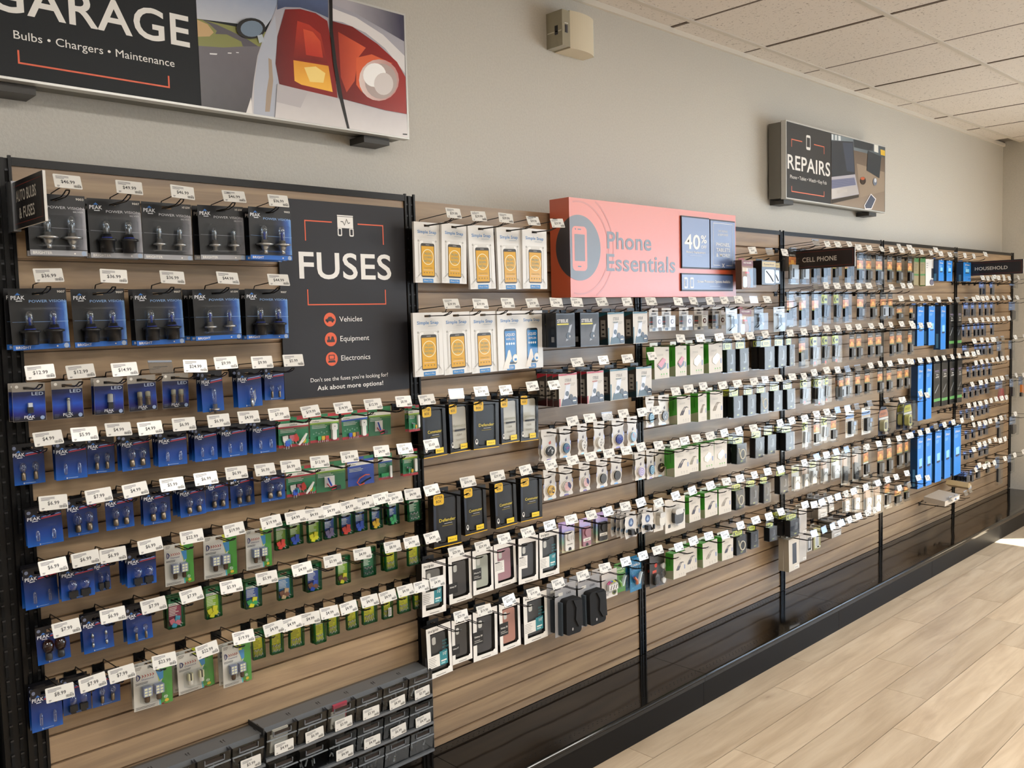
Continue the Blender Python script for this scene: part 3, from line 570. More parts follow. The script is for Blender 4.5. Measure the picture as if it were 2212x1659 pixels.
# emergency light on the wall
t = thing('emergency_light', (2.142, YW, 2.695), 'beige curved emergency light with clear lenses, high on the wall', 'emergency light')
EM = c('d6cbb2', .4)
a = MB(); n = 12; z0, z1 = .0, .145
arc = [(-.072 + .144*i/n, -.045 - .035*sin(pi*(i/n)*.5+.0)) for i in range(n+1)]
arc = [(-.085+.17*i/n, -.062*math.sqrt(max(0, 1-((i/n-.35)/.75)**2))-.03) for i in range(n+1)]
for i in range(n):
    (xa, ya), (xb, yb) = arc[i], arc[i+1]
    a.face([(xa, ya, z0), (xb, yb, z0), (xb, yb, z1), (xa, ya, z1)], EM)
    a.face([(xa, 0, z0), (xb, 0, z0), (xb, yb, z0), (xa, ya, z0)], EM); a.face([(xa, ya, z1), (xb, yb, z1), (xb, 0, z1), (xa, 0, z1)], EM)
a.face([(arc[0][0], 0, z0), (arc[0][0], arc[0][1], z0), (arc[0][0], arc[0][1], z1), (arc[0][0], 0, z1)], EM)
a.face([(arc[-1][0], arc[-1][1], z0), (arc[-1][0], 0, z0), (arc[-1][0], 0, z1), (arc[-1][0], arc[-1][1], z1)], EM)
a.build('body', t)
LENS = c('9a9480', .15, 0, .8)
a = MB(); a.box(-.130, -.0855, -.085, 0, .004, .141, LENS)
a.box(-.114, -.100, -.0865, -.085, .055, .085, c('33333a', .3)); a.box(-.118, -.098, -.0868, -.0862, .09, .092, SIGNW); a.box(-.1305, -.128, -.08, -.005, .06, .064, c('c8c4b4', .3)); a.box(-.1305, -.1298, -.062, -.045, .05, .085, c('26262c', .3)); a.build('lens', t)
a = MB(); a.box(.0855, .100, -.05, 0, .006, .139, c('c3cac8', .12, 0, .8)); a.build('lens', t)
a = MB(); a.lathe([(.003, 0), (.003, .003)], .062, -.0735, .104, BLK, 8, 'y'); a.build('test_button', t)

# ---------------------------------------------------------------- merchandise: one builder per kind, local origin = hanging hole
def bulb_parts(t, kind, x, z, y=-.008, s=1.0):
    """one bulb inside a blister, standing upright at (x, z)"""
    b = MB()
    if kind in 'rRas':
        R = {'r': .0088, 'R': .0118, 'a': .0135, 's': .0068}[kind]*s
        b.lathe([(R*.55, -.022), (R*.60, -.020), (R*.58, -.006), (R*.40, -.004)], x, y, z, DARKM if kind == 'a' else BRASS, 8)
        o = b.build('bulb', t, smooth=True)
        g = MB(); g.lathe([(R*.4, -.005), (R*.8, 0), (R, R*.9), (R*.8, R*1.7), (R*.3, R*2.1)], x, y, z, AMBER if kind == 'a' else GLASS, 9)
        if kind != 'a': g.tube([(x-R*.3, y, z-.004), (x-R*.25, y, z+R), (x+R*.25, y, z+R), (x+R*.3, y, z-.004)], .0004, SILV, 3)
        g.build('glass_globe', o, smooth=True)
    elif kind == 'k':
        b.box(x-.010, x+.010, y-.005, y+.004, z-.024, z-.008, c('111113', .4)); b.box(x-.006, x+.006, y-.004, y+.003, z-.029, z-.024, c('111113', .4))
        o = b.build('bulb', t); g = MB(); R = .0115; g.lathe([(R*.5, -.009), (R*.9, -.001), (R, R*.8), (R*.7, R*1.6), (R*.2, R*1.9)], x, y, z, GLASS, 9); g.build('glass_globe', o, smooth=True)
    elif kind == 'w':
        b.lathe([(.0032, -.020), (.0045, -.018), (.0045, -.002), (.0036, .005), (.001, .008)], x, y, z, GLASS, 8); b.tube([(x-.002, y, z-.018), (x-.0018, y, z-.004), (x+.0018, y, z-.004), (x+.002, y, z-.018)], .0004, SILV, 3)
        b.build('bulb', t, smooth=True)
    elif kind == 'f':
        b.lathe([(.0005, -.020), (.0035, -.016), (.0035, -.008)], x, y, z, SILV, 8); b.lathe([(.0035, .006), (.0035, .012), (.0005, .017)], x, y, z, SILV, 8); b.lathe([(.003, -.008), (.003, .006)], x, y, z, GLASS, 8)
        b.build('bulb', t, smooth=True)
    elif kind == 'h':
        b.lathe([(.004, -.034), (.004, -.028), (.014, -.027), (.014, -.024), (.007, -.023), (.007, -.014)], x, y, z, SILV, 12)
        o = b.build('bulb', t, smooth=True); g = MB(); g.lathe([(.006, -.014), (.0062, .016), (.004, .022), (.001, .024)], x, y, z, GLASS, 9); g.build('glass_globe', o, smooth=True)
    elif kind == 'v':
        b.lathe([(.003, -.030), (.0045, -.026), (.0045, -.010)], x, y, z, SILV, 8); b.tube([(x+.002, y-.003, z-.028), (x+.010, y-.003, z-.010), (x+.009, y-.003, z+.012), (x+.005, y-.003, z+.004), (x+.006, y-.003, z-.015)], .0011, WHITE, 5)
        o = b.build('bulb', t, smooth=True); g = MB(); g.lathe([(.004, -.010), (.0055, .008), (.003, .018), (.001, .020)], x, y, z, GLASS, 9); g.build('glass_globe', o, smooth=True)
def headlamp(t, v, x, z):
    y = -.013; b = MB()
    g = MB()
    if v == '1':     # three-prong with wide collar
        b.lathe([(.006, -.034), (.010, -.026), (.012, -.020), (.023, -.018), (.023, -.014), (.010, -.012), (.009, -.004)], x, y, z, SILV, 14); b.box(x-.005, x+.005, y-.006, y-.004, z-.042, z-.028, SILV)
        g.lathe([(.008, -.004), (.0085, .026), (.006, .034), (.002, .037)], x, y, z, GLASS, 10)
    elif v == '2':   # big dark socket
        b.lathe([(.016, -.046), (.017, -.044), (.018, -.018), (.022, -.017), (.022, -.012), (.012, -.010), (.010, .000)], x, y, z, c('15161a', .3), 14); b.lathe([(.0125, -.010), (.0125, -.008)], x, y, z, c('2438a0', .4), 12)
        g.lathe([(.008, 0), (.0085, .024), (.006, .032), (.002, .035)], x, y, z, GLASS, 10)
    else:            # small metal base
        b.lathe([(.006, -.034), (.006, -.024), (.016, -.022), (.016, -.018), (.008, -.016), (.007, -.006)], x, y, z, SILV, 12)
        g.lathe([(.006, -.006), (.0062, .018), (.004, .026), (.001, .028)], x, y, z, GLASS, 9)
    b.lathe([(.003, -.008), (.003, .010), (.0045, .014), (.001, .020)], x, y, z, c('28449c', .3) if t.get('blue') else SILV, 6)
    o = b.build('bulb', t, smooth=True); g.build('glass_tube', o, smooth=True)
def peak_logo(a, x, z, h, y, m=None):
    m = m or c('eef0f4', .4)
    w = a.text('PEAK', x, z, h, y, m, 'l', h*3.3, True, 1)
    a.flat([(x+w*.30, z+h*1.15), (x+w*.70, z+h*1.15), (x+w*.50, z+h*1.75)], y, c('3f78c8', .4))
    a.rect(x+w*.35, x+w*.8, z-h*.45, z-h*.25, y, m)

def k_pv(v, t):
    w, h = .130, .145; t['blue'] = 1 if v[0] == 'b' else 0
    blue = v[0] == 'b'
    base = grad_mat('headlight_card_blue' if blue else 'headlight_card_silver', [(0, '08080b'), (.55, '0c0d12'), (.76, '14244a' if blue else '26262a'), (.90, '2a5cb0' if blue else '77777e'), (1, '7fb0e4' if blue else 'b4b4ba')] , 0, -.065, .076, .35, .014)
    a = MB(); a.card(w, h, .0006, c('111216', .4), hw=.013)
    x0, x1 = -w/2, w/2; y = -.0002
    a.rect(x0+.002, x1-.001, -h+.027, -.018, y, base)
    a.rect(x0+.001, x1-.001, -h+.0125, -h+.025, y-.0001, c('1f66c0' if blue else 'a2a2a6', .35))
    y -= .0003
    peak_logo(a, x0+.005, -.014, .0092, y)
    a.text('POWER VISION', x1-.004, -.0215, .0062, y, c('8fb6e8' if blue else 'c9c9cd', .35), 'r', .082, False, 1)
    if not blue: a.text('SILVER', x1-.005, -.029, .0035, y, c('c9c9cd', .35), 'r', .024, False, 1)
    a.text({'1': '9003', '2': '9007', '3': 'H7-55W'}[v[1]], x1-.003, .001, .0052, y, WHITE, 'r', .018 if v[1] != '3' else .021, True, 1)
    a.text('BRIGHT' if blue else 'BRIGHTER', x0+.007, -h+.0155, .0062, y, WHITE, 'l', .034 if blue else .042, True, 1)
    a.flat(circ(x1-.009, -h+.0185, .006, 12), y, c('9fb0c8', .4)); a.flat(circ(x1-.030, -h+.018, .002, 8), y, WHITE)
    a.flat([(x0+.004, -.0665), (x1, -.069), (x1, -.0675), (x0+.004, -.0660)], y+.0001, c('7fa4d8' if blue else '9a9aa2', .4))
    cd = a.build('card', t)
    for s_ in (-1, 1): headlamp(t, v[1], s_*.027, -.075)
    b = MB(); b.dome(rrect(-.050, .052, -.115, -.034, .010), -.0005, -.028, .005, CLEAR); b.build('blister', t, smooth=False)
def k_ld(v, t):
    w, h = .072, .093; x0, x1 = -w/2, w/2
    a = MB(); a.card(w, h, .0006, c('99938a', .35), hw=.012)
    g = grad_mat('led_card_blue', [(0, '08080e'), (.22, '0e0e20'), (.42, '16207c'), (.62, '1c50bc'), (.82, '1a3c96'), (1, '141e4c')], 2, -.086, -.010, .3, .012)
    y = -.0002; a.rect(x0+.0005, x1-.0005, -h+.0125, -.0085, y, g)
    y -= .0002; a.flat(circ(x0+.010, .004, .0038, 12), y, WHITE); a.text('LED', x1-.004, -.018, .0078, y, c('b7c6de', .3, .4), 'r', .026, True, 1)
    peak_logo(a, -.012, -h+.0185, .0070, y); a.flat(circ(x1-.008, -h+.019, .005, 12), y, c('8fa3c8', .4)); a.bars(x0+.004, x0+.016, -h+.023, 3, .003, .0008, y, c('5a5f70', .5))
    a.build('card', t)
    b = MB()
    if v == 't':
        for s_ in (-1, 1): b.lathe([(.006, -.020), (.0065, -.018), (.0065, -.002), (.0075, -.001), (.0075, .002)], s_*.0105, -.009, -.046, BRASS, 10); b.lathe([(.0065, .002), (.0065, .014), (.004, .016)], s_*.0105, -.009, -.046, c('b8b39c', .2), 10)
        b.build('led_bulb', t, smooth=True); b = MB(); b.dome(rrect(-.021, .021, -.069, -.026, .004), -.0004, -.018, .002, CLEARB)
    elif v == 'f':
        b.lathe([(.004, -.020), (.0042, -.014)], 0, -.006, -.050, SILV, 8); b.lathe([(.0042, .014), (.004, .020)], 0, -.006, -.050, SILV, 8); b.lathe([(.0036, -.014), (.0036, .014)], 0, -.006, -.050, c('c9c7bd', .3), 8)
        b.build('led_bulb', t, smooth=True); b = MB(); b.dome(rrect(-.0075, .0075, -.074, -.027, .007), -.0004, -.012, .001, CLEARB)
    elif v == 'o':
        b.box(-.006, .006, -.012, -.002, -.066, -.050, c('121214', .4)); b.lathe([(.007, -.003), (.007, .016), (.004, .018)], 0, -.008, -.046, c('b8b7b0', .2), 10)
        b.build('led_bulb', t); b = MB(); b.dome(rrect(-.009, .009, -.069, -.026, .006), -.0004, -.018, .001, CLEARB)
    else:
        b.box(-.006, .006, -.010, -.002, -.060, -.046, c('121214', .4)); b.box(-.004, .005, -.009, -.002, -.046, -.036, c('e6e9ee', .2))
        b.build('led_bulb', t); b = MB(); b.dome(rrect(-.0095, .0095, -.063, -.033, .009), -.0004, -.013, .001, CLEARB)
    b.build('blister', t)
def k_bc(v, t):
    w, h = .072, .093; x0, x1 = -w/2, w/2
    g = grad_mat('blue_bulb_card', [(0, '1159b0'), (.30, '0d3f92'), (.60, '0a2864'), (.76, '0c1430'), (.86, '0f0f16'), (1, '0f0f14')], 2, -.082, .012, .32)
    a = MB(); a.card(w, h, .0006, g, hw=.012); y = -.0002
    a.flat(circ(x0+.007, .003, .0042, 12), y, c('6d7690', .4))
    peak_logo(a, x0+.003, -.0165, .0080, y)
    a.flat([(x0+.031, -.0125), (x1-.001, -.009), (x1-.001, -.0058), (x0+.031, -.0092)], y, c('31529c', .4)); a.flat([(x0+.031, -.0160), (x1-.001, -.0125), (x1-.001, -.0098), (x0+.031, -.0133)], y, c('b03040', .4))
    a.flat([(x0+.034, -.0113), (x1-.004, -.0082), (x1-.004, -.0072), (x0+.034, -.0103)], y-.0001, c('b9c4dc', .4))
    a.rect(-.010, .014, -h+.0150, -h+.0162, y, c('9fb8dc', .4)); a.rect(-.0125, -.0105, -h+.0140, -h+.0172, y, WHITE)
    a.build('card', t)
    if v in 'hv':
        bulb_parts(t, v, 0, -.050, -.010); P = rrect(-.018, .018, -.083 if v == 'h' else -.078, -.024, .005)
    else:
        zb = -.048 if v != 's' else -.052
        for s_ in (-1, 1): bulb_parts(t, v, s_*(.0135 if v != 'w' and v != 'f' else .016), zb, -.008)
        P = rrect(-.026, .026, -.076, -.026 if v not in 'w' else -.030, .005)
    b = MB(); b.dome(P, -.0004, -.018, .002, CLEAR); b.build('blister', t)
def k_dl(v, t):
    w, h = .090, .122; x0, x1 = -w/2, w/2
    a = MB(); a.card(w-.008, h-.008, .0006, c('e2dcd2', .35), top=.008, hw=.011); y = -.0002; W = w/2-.004
    a.flat([(.012, .008), (W, .008), (W, -h+.016), (.016, -h+.016), (.008, -.070), (.020, -.040)], y, c('4a9a3c', .35)); a.flat([(.004, .008), (.012, .008), (.020, -.040), (.012, -.044)], y-.0001, c('d8dc3c', .35)); a.flat([(.006, -.014), (.022, -.014), (.022, -.038), (.014, -.042)], y-.0002, c('3f8fc8', .35))
    a.flat([(.016, -h+.016), (.012, -h+.016), (.010, -.072), (.013, -.070)], y-.0001, c('62b7c8', .35))
    y -= .0004; B1 = c('29336f', .4); R1 = c('b23a34', .4)
    a.lathe([(.0001, 0), (.0001, 0)], 0, y, 0, B1, 3, 'y') if False else None
    a.flat([(x0+.010, -.013), (x0+.016, -.015), (x0+.019, -.021), (x0+.016, -.028), (x0+.009, -.031), (x0+.0145, -.026), (x0+.0155, -.021), (x0+.0135, -.017)], y, B1); a.rect(x0+.010, x0+.012, -.028, -.015, y, B1)
    for i in range(5): a.flat([(x0+.021+i*.0055, -.024), (x0+.0235+i*.0055, -.0205), (x0+.021+i*.0055, -.017), (x0+.0228+i*.0055, -.017), (x0+.0255+i*.0055, -.0205), (x0+.0228+i*.0055, -.024)], y, R1)
    a.text('Diamond', x0+.021, -.031, .0045, y, B1, 'l', .025, False, 1); a.bars(x0+.008, x0+.036, -.037, 2, .003, .0012, y, INK); a.bars(x0+.008, x0+.022, .004, 3, .003, .0009, y, INK)
    a.rect(x0+.006, .010, -h+.016, -h+.026, y+.0001, c('c9c2b8', .4)); a.bars(x0+.008, .006, -h+.0225, 2, .003, .001, y, INK)
    a.flat(circ(.026, -.088, .0045, 10), y, c('cfe0c0', .4)); a.flat(circ(.028, -.098, .0045, 10), y, c('e6c23c', .4)); a.flat(circ(.026, -.1045, .010, 12, .0035), y, c('7a3020', .4)); a.flat(circ(.029, -.1045, .008, 12, .0022), y-.0001, c('4a9a3c', .4))
    a.build('card', t)
    for s_ in (-1, 1):
        b = MB(); xc = -.004 + s_*.0125
        if v == 'b' or v == 'a':
            b.lathe([(.0045, -.028), (.0058, -.025), (.0058, -.011)], xc, -.010, -.058, c('6b5748', .25, .9), 10); b.box(xc-.009, xc+.009, -.018, -.003, -.069, -.046, c('8f97b4', .35))
            for i in range(2):
                for j in range(3): b.rect(xc-.0075+i*.008, xc-.0015+i*.008, -.0675+j*.0075, -.0625+j*.0075, -.0182, c('eae7c0', .3))
        else:
            b.lathe([(.0055, -.022), (.0055, -.010)], xc, -.010, -.058, c('d9d3c8', .2), 10); b.box(xc-.005, xc+.005, -.015, -.004, -.068, -.048, c('cfc9a4', .3)); b.box(xc-.0015, xc+.0015, -.0155, -.004, -.068, -.048, DARKM)
        b.build('led_bulb', t)
    b = MB(); b.dome(rrect(x0, x1, -h+.012, .012, .010), -.0003, -.004, .001, CLEARB); b.dome(rrect(-.030, .024, -.089, -.042, .006), -.004, -.021, .003, CLEARB); b.build('blister', t)
FUSEC = {'red': 'c23a30', 'blue': '3558c0', 'yellow': 'd8d22c', 'grey': '6f6688', 'gold': 'd0a428', 'green': '2f9a5a', 'brown': '7a5040', 'pink': 'c06878', 'tan': 'c8a880', 'orange': 'dc6a2c', 'white': 'dcd8d0', 'teal': '3a8ea8'}
def fuse(b, x, z, col, s=1.0, rot=0.0, y=-.005):
    m = c(FUSEC[col], .3); n = len(b.v)
    b.box(-.0062*s, .0062*s, y-.0025, y+.002, -.002*s, .009*s, m); b.box(-.0048*s, .0048*s, y-.002, y+.0015, -.005*s, -.002*s, m)
    for q in (-.0042, .0022): b.box(q*s, (q+.002)*s, y-.0006, y, -.012*s, -.005*s, SILV)
    for i in range(n, len(b.v)):
        X, Y, Z = b.v[i]; b.v[i] = (x+X*cos(rot)-Z*sin(rot), Y, z+X*sin(rot)+Z*cos(rot))
def gfuse(b, x, z, rot=0.0, y=-.005):
    n = len(b.v); b.lathe([(.0021, -.010), (.0021, -.0055)], 0, y, 0, SILV, 6); b.lathe([(.0017, -.0055), (.0017, .0055)], 0, y, 0, GLASS, 6); b.lathe([(.0021, .0055), (.0021, .010)], 0, y, 0, SILV, 6)
    for i in range(n, len(b.v)):
        X, Y, Z = b.v[i]; b.v[i] = (x+X*cos(rot)-Z*sin(rot), Y, z+X*sin(rot)+Z*cos(rot))
def k_fk(v, t):
    narrow = v in 'st'
    w, h = (.072 if narrow else .098), .087; x0, x1 = -w/2, w/2
    a = MB(); a.card(w, h, .0005, c({'b': '2c4aa0', 'k': '2f6a44'}.get(v, '2c7a50'), .35), hw=.011); y = -.0002; gr = random.Random(v)
    hd = {'r': '9c2c34', 'g': 'b02830', 'h': 'b02830', 's': 'a02a34', 't': '2c6c48', 'k': '35764c', 'b': '2f7a52'}[v]
    a.rect(x0, -.0115, .003, .012, y, c(hd, .4)); a.rect(.0115, x1, .003, .012, y, c(hd, .4))
    a.rect(x0, x1, -.014, -.0045, y, c('dcd9d0', .4)); a.text('Littelfuse', x0+.006 if v != 'r' else -.012, -.0118, .0046, y-.0001, c('1c3a2c', .4), 'l', .024, True, 1)
    a.rect(x0, x1, -.019, -.014, y, c({'r': 'a8303c', 'b': '2c4aa0', 'k': '7ea03c', 'g': '8fb03c', 'h': '2f50b0', 's': '9fb838', 't': '35509c'}[v], .4))
    a.bars(x0+.006, x0+w*.7, -.023, 3, .0042, .0018, y, c('c8d0c4', .4), 3)
    if v not in 'kb': a.rect(x0, x1, -h+.012, -h+.020, y, c('a83038', .4))
    a.build('card', t)
    b = MB(); zz = -.052
    if v == 'r':
        fuse(b, -.030, zz, 'white', 1.4, .1); fuse(b, -.018, zz-.008, 'teal', 1.2, .2); fuse(b, -.010, zz+.002, 'pink', 1.2); fuse(b, .004, zz, 'red', 1.5, .5); fuse(b, -.024, zz-.013, 'blue', 1.2); fuse(b, .030, zz-.010, 'gold', .9); fuse(b, .038, zz-.012, 'green', .9)
        b.tube([(.008, -.013, zz-.018), (.022, -.013, zz+.0), (.034, -.013, zz+.014)], .0022, WHITE, 6); b.tube([(.010, -.013, zz-.018), (.026, -.013, zz-.004), (.036, -.013, zz+.014)], .0022, WHITE, 6)
    elif v in 'gh':
        b.slab(rrect(.020, .034, -.070, -.030, .004) , -.012, -.003, WHITE); b.slab(rrect(.017, .037, -.040, -.020, .004), -.013, -.003, c('e6e3db', .4)); b.flat(circ(.027, -.028, .0018, 8), -.0134, INK)
        for i, k in enumerate(('green', 'gold', 'red') if v == 'g' else ('blue', 'gold', 'brown')): fuse(b, -.022+i*.013, zz-.012, k, .9)
        for i in range(6): b.rect(-.040+i*.009, -.036+i*.009, -.050+(i % 2)*.004, -.046+(i % 2)*.004, -.0008, c('7fae94', .5))
    elif v == 'k':
        b.rect(-.022, .012, -.062, -.030, -.0009, WHITE); b.tube([(-.018, -.008, -.050), (-.008, -.010, -.062), (.010, -.010, -.058), (.016, -.008, -.066), (-.004, -.009, -.070)], .002, c('b43a50', .4)); b.tube([(-.014, -.008, -.034), (-.010, -.010, -.046), (-.004, -.010, -.058)], .0028, c('2c50c0', .4)); b.box(.012, .026, -.012, -.004, -.070, -.060, DARKM)
    elif v == 'b':
        b.tube([(.026, -.009, -.046), (.010, -.010, -.044), (-.012, -.010, -.052), (-.022, -.010, -.064), (-.012, -.009, -.073), (.006, -.008, -.070)], .0018, c('dc5a34', .4)); b.tube([(-.006, -.009, -.068), (.012, -.010, -.060), (.030, -.009, -.056)], .0028, BLK)
    elif v == 't':
        b.slab(rrect(.016, .026, -.070, -.030, .002), -.010, -.003, WHITE)
        for i in range(4): fuse(b, -.022+i*.009, -.060, 'green', .8)
    else:
        b.slab(rrect(.014, .026, -.062, -.020, .004), -.011, -.003, WHITE)
        for i in range(3): gfuse(b, -.014+i*.009, -.050-i*.002, .9)
        fuse(b, .004, -.060, 'gold', .8); fuse(b, -.010, -.058, 'green', .8)
    b.build('fuse_set', t)
    b = MB(); b.dome(rrect(x0+.002, x1-.002, -h+.013, -.020, .006), -.0004, -.016, .002, CLEAR); b.build('blister', t)
def k_fs(v, t):
    w, h = .043, .085; x0, x1 = -w/2, w/2; v = int(v)
    LB = {0: ('7a9a38', 'red'), 1: ('7a9a38', 'blue'), 2: ('86ac34', 'yellow'), 3: ('3a55a0', 'grey'), 4: ('3a55a0', 'red'), 5: ('3a55a0', 'blue'), 6: ('3a55a0', 'gold'), 7: ('3a55a0', 'green'), 8: ('2c7050', None), 9: ('8c3450', 'pink'), 10: ('3a55a0', 'green'), 11: ('3f78b0', 'brown'), 12: ('3a50a0', 'brown'), 13: ('86ac34', 'brown'), 14: ('ccc82c', None), 15: ('ccc82c', None)}
    lab, fc = LB[v]
    a = MB(); a.card(w, h, .0006, c('2a6a48', .35), hw=.010); y = -.0002
    a.rect(x0+.005, x1-.004, -h+.016, -.016, y, c(lab, .4)); a.rect(x0+.003, x1-.003, -.0155, -.0085, y, c('d5d3ca', .4)); a.text('Littelfuse', x0+.005, -.0142, .0036, y-.0001, c('1c3a2c', .4), 'l', .020, True, 1)
    y -= .0002; a.bars(x0+.007, x1-.010, -.021, 6, .0042, .0016, y, c('d8dccc', .4) if v < 14 else c('6a6a20', .4), v)
    if v in (3, 4, 5, 6, 7): a.text('ATO', x0+.007, -.030, .0055, y, c('d8dccc', .4), 'l', .014, True, 1)
    if v == 15: a.rect(.000, .015, -.068, -.040, -.0105, WHITE); a.bars(.001, .014, -.044, 9, .0026, .0010, -.0107, INK, 1)
    a.build('card', t)
    b = MB()
    if fc:
        k2 = {11: 'tan', 12: 'blue', 13: 'yellow', 9: 'teal', 10: 'yellow'}.get(v, fc)
        fuse(b, -.009, -.058, fc, 1.05, .3); fuse(b, .004, -.052, k2, 1.0, -.2); fuse(b, .007, -.062, fc, 1.0, .9); fuse(b, -.003, -.064, k2, 1.0, 2.8)
    else:
        for i in range(5): gfuse(b, -.012+i*.006, -.056-(i % 2)*.003, .05*i)
    b.build('fuse_set', t)
    b = MB(); e_ = c('2c7a52', .2, 0, .6)
    for q in ((x0-.0012, x0+.0008, -h+.012, .010), (x1-.0008, x1+.0012, -h+.012, .010), (x0, x1, -h+.0105, -h+.0125), (x0, x1, .0095, .0115)): b.box(q[0], q[1], -.011, .0008, q[2], q[3], GREENC)
    b.dome(rrect(x0+.001, x1-.001, -h+.013, -.008, .004), -.0005, -.012, .002, CLEAR); b.build('blister', t)
def boxy(t, w, h, d, m, ms=None, tab=True, tabm=None, nm='carton', top=0.0):
    """carton whose front is at y=0, hanging from a tab behind"""
    a = MB(); a.box(-w/2, w/2, 0, d, -h+.012, top, ms or m, m)
    if tab: a.card(min(w*.6, .05), .02, .0008, tabm or ms or m, top=.014, hw=.010, y=d-.001)
    return a
def k_ss(v, t):
    w, h = .122, .213; x0, x1 = -w/2, w/2; Wt = c('e4e2de', .28)
    a = MB(); a.card(w, h, .010, Wt, hw=.013, hh=.004); a.build('carton', t)
    a = MB(); y = -.0004; BL = c('2f7fc0', .35); LN = c('a9a69f', .4)
    a.text('Simple Snap', 0, -.027, .0105, y, BL, 'c', .090, True, 2); a.bars(.000, .040, -.034, 1, .002, .0012, y, c('9ab', .4) if False else c('99aabb', .4))
    if v == 'o':
        a.flat(rrect(-.040, .042, -.178, -.050, .012), y, c('d2cfc9', .4)); a.flat(rrect(-.037, .039, -.175, -.053, .010), y-.0001, c('e9e7e2', .35)); a.rect(-.020, .024, -.062, -.054, y-.0002, c('cfccc6', .4))
        for s_ in (-1, 1):
            a.flat([(s_*.052-.006, -.185), (s_*.052+.002, -.185), (s_*.034+.006, -.165), (s_*.034, -.165)][::1], y-.0002, LN); a.rect(s_*.043-.0006, s_*.043+.0006, -.17, -.06, y-.0002, LN)
            a.flat(circ(s_*.048, -.188, .008, 10, .010), y-.0002, c('dcd9d3', .35)); a.flat(circ(s_*.042, -.054, .004, 8), y-.0002, LN)
        a.flat(rrect(-.032, .034, -.181, -.062, .007), y-.0003, c('3a342c', .2)); a.rect(-.029, .031, -.176, -.072, y-.0004, c('dba52c', .18)); a.rect(-.008, .010, -.068, -.0665, y-.0005, LN)
        for i in range(28):
            a0, a1 = 2*pi*i/28, 2*pi*(i+1)/28; r1, r0 = .0275, .0252; a.flat([(.001+r0*cos(a0), -.110+r0*sin(a0)), (.001+r1*cos(a0), -.110+r1*sin(a0)), (.001+r1*cos(a1), -.110+r1*sin(a1)), (.001+r0*cos(a1), -.110+r0*sin(a1))], y-.0006, c('f3ecc4', .3))
        for i, s_ in enumerate(('PUSH', 'DOWN', 'INSTALL')): a.text(s_, .001, -.103-i*.0125, .0085, y-.0006, c('6a8a70', .3), 'c', (.031, .034, .038)[i], True, 1)
        a.text('Tempered Glass', .001, -.150, .0045, y-.0006, c('7a7030', .4), 'c', .040, False, 1); a.rect(-.022, .024, -.1565, -.1555, y-.0006, WHITE)
        for i in range(4): a.flat(circ(-.018+i*.013, -.165, .0026, 8), y-.0006, c('8a6a1c', .4))
        a.rect(-.025, .025, -.2005, -.1865, y-.0003, BL); a.text('iPhone 11 Pro', 0, -.1955, .0052, y-.0006, WHITE, 'c', .040, True, 1)
    else:
        a.flat(rrect(-.029, .032, -.180, -.052, .008), y-.0003, c('20262c', .2)); a.rect(-.026, .029, -.172, -.060, y-.0004, c('2878b8', .18))
        a.text('LIQUID', .001, -.078, .010, y-.0006, WHITE, 'c', .045, True, 1); a.text('WIPE-ON', .001, -.093, .008, y-.0006, WHITE, 'c', .043, True, 1)
        for i in range(4): a.flat(circ(-.0165+i*.0115, -.106, .0045, 10), y-.0006, c('dfe9f2', .3))
        a.flat([(-.040, -.195), (-.018, -.150), (-.012, -.130), (-.003, -.128), (.004, -.150), (.006, -.160), (-.004, -.172), (-.012, -.196)], y-.0007, c('ece6de', .35)); a.flat(circ(.024, -.160, .015, 16), y-.0008, c('e8ddc0', .3)); a.flat(circ(.024, -.160, .012, 16), y-.0009, c('eef0f0', .3)); a.rect(.018, .030, -.168, -.160, y-.001, BL)
        a.flat(rrect(-.020, .020, -.2005, -.183, .003), y-.0003, BL); a.text('$150' if v == 'l' else '$250', 0, -.196, .0085, y-.0006, WHITE, 'c', .026, True, 1)
    a.build('printing', t)
def phone_case(t, x0, x1, z0, z1, m, cam=True, y0=.003, y1=.010, cm=None):
    b = MB(); b.slab(rrect(x0, x1, z0, z1, .010, 4), y0, y1, m)
    if cam: b.flat(rrect(x0+.008, x0+.024, z1-.036, z1-.010, .006), y0-.0003, cm or c('cfccc4', .4))
    b.build('phone_case', t)
def framebox(t, w, h, d, mf, ms, win, nm='carton'):
    a = MB(); X0, X1, Z0_, Z1 = win; x0, x1 = -w/2, w/2; zb = -h+.012
    for q in ((x0, x1, Z1, 0), (x0, x1, zb, Z0_), (x0, X0, Z0_, Z1), (X1, x1, Z0_, Z1)): a.box(q[0], q[1], 0, .0015, q[2], q[3], ms, mf)
    a.box(x0, x0+.001, .0015, d, zb, 0, ms); a.box(x1-.001, x1, .0015, d, zb, 0, ms); a.box(x0, x1, .0015, d, zb, zb+.001, ms); a.box(x0, x1, .0015, d, -.001, 0, ms); a.box(x0, x1, d-.001, d, zb, 0, ms)
    a.card(.05, .02, .0008, ms, top=.014, hw=.010, y=d); a.build(nm, t)
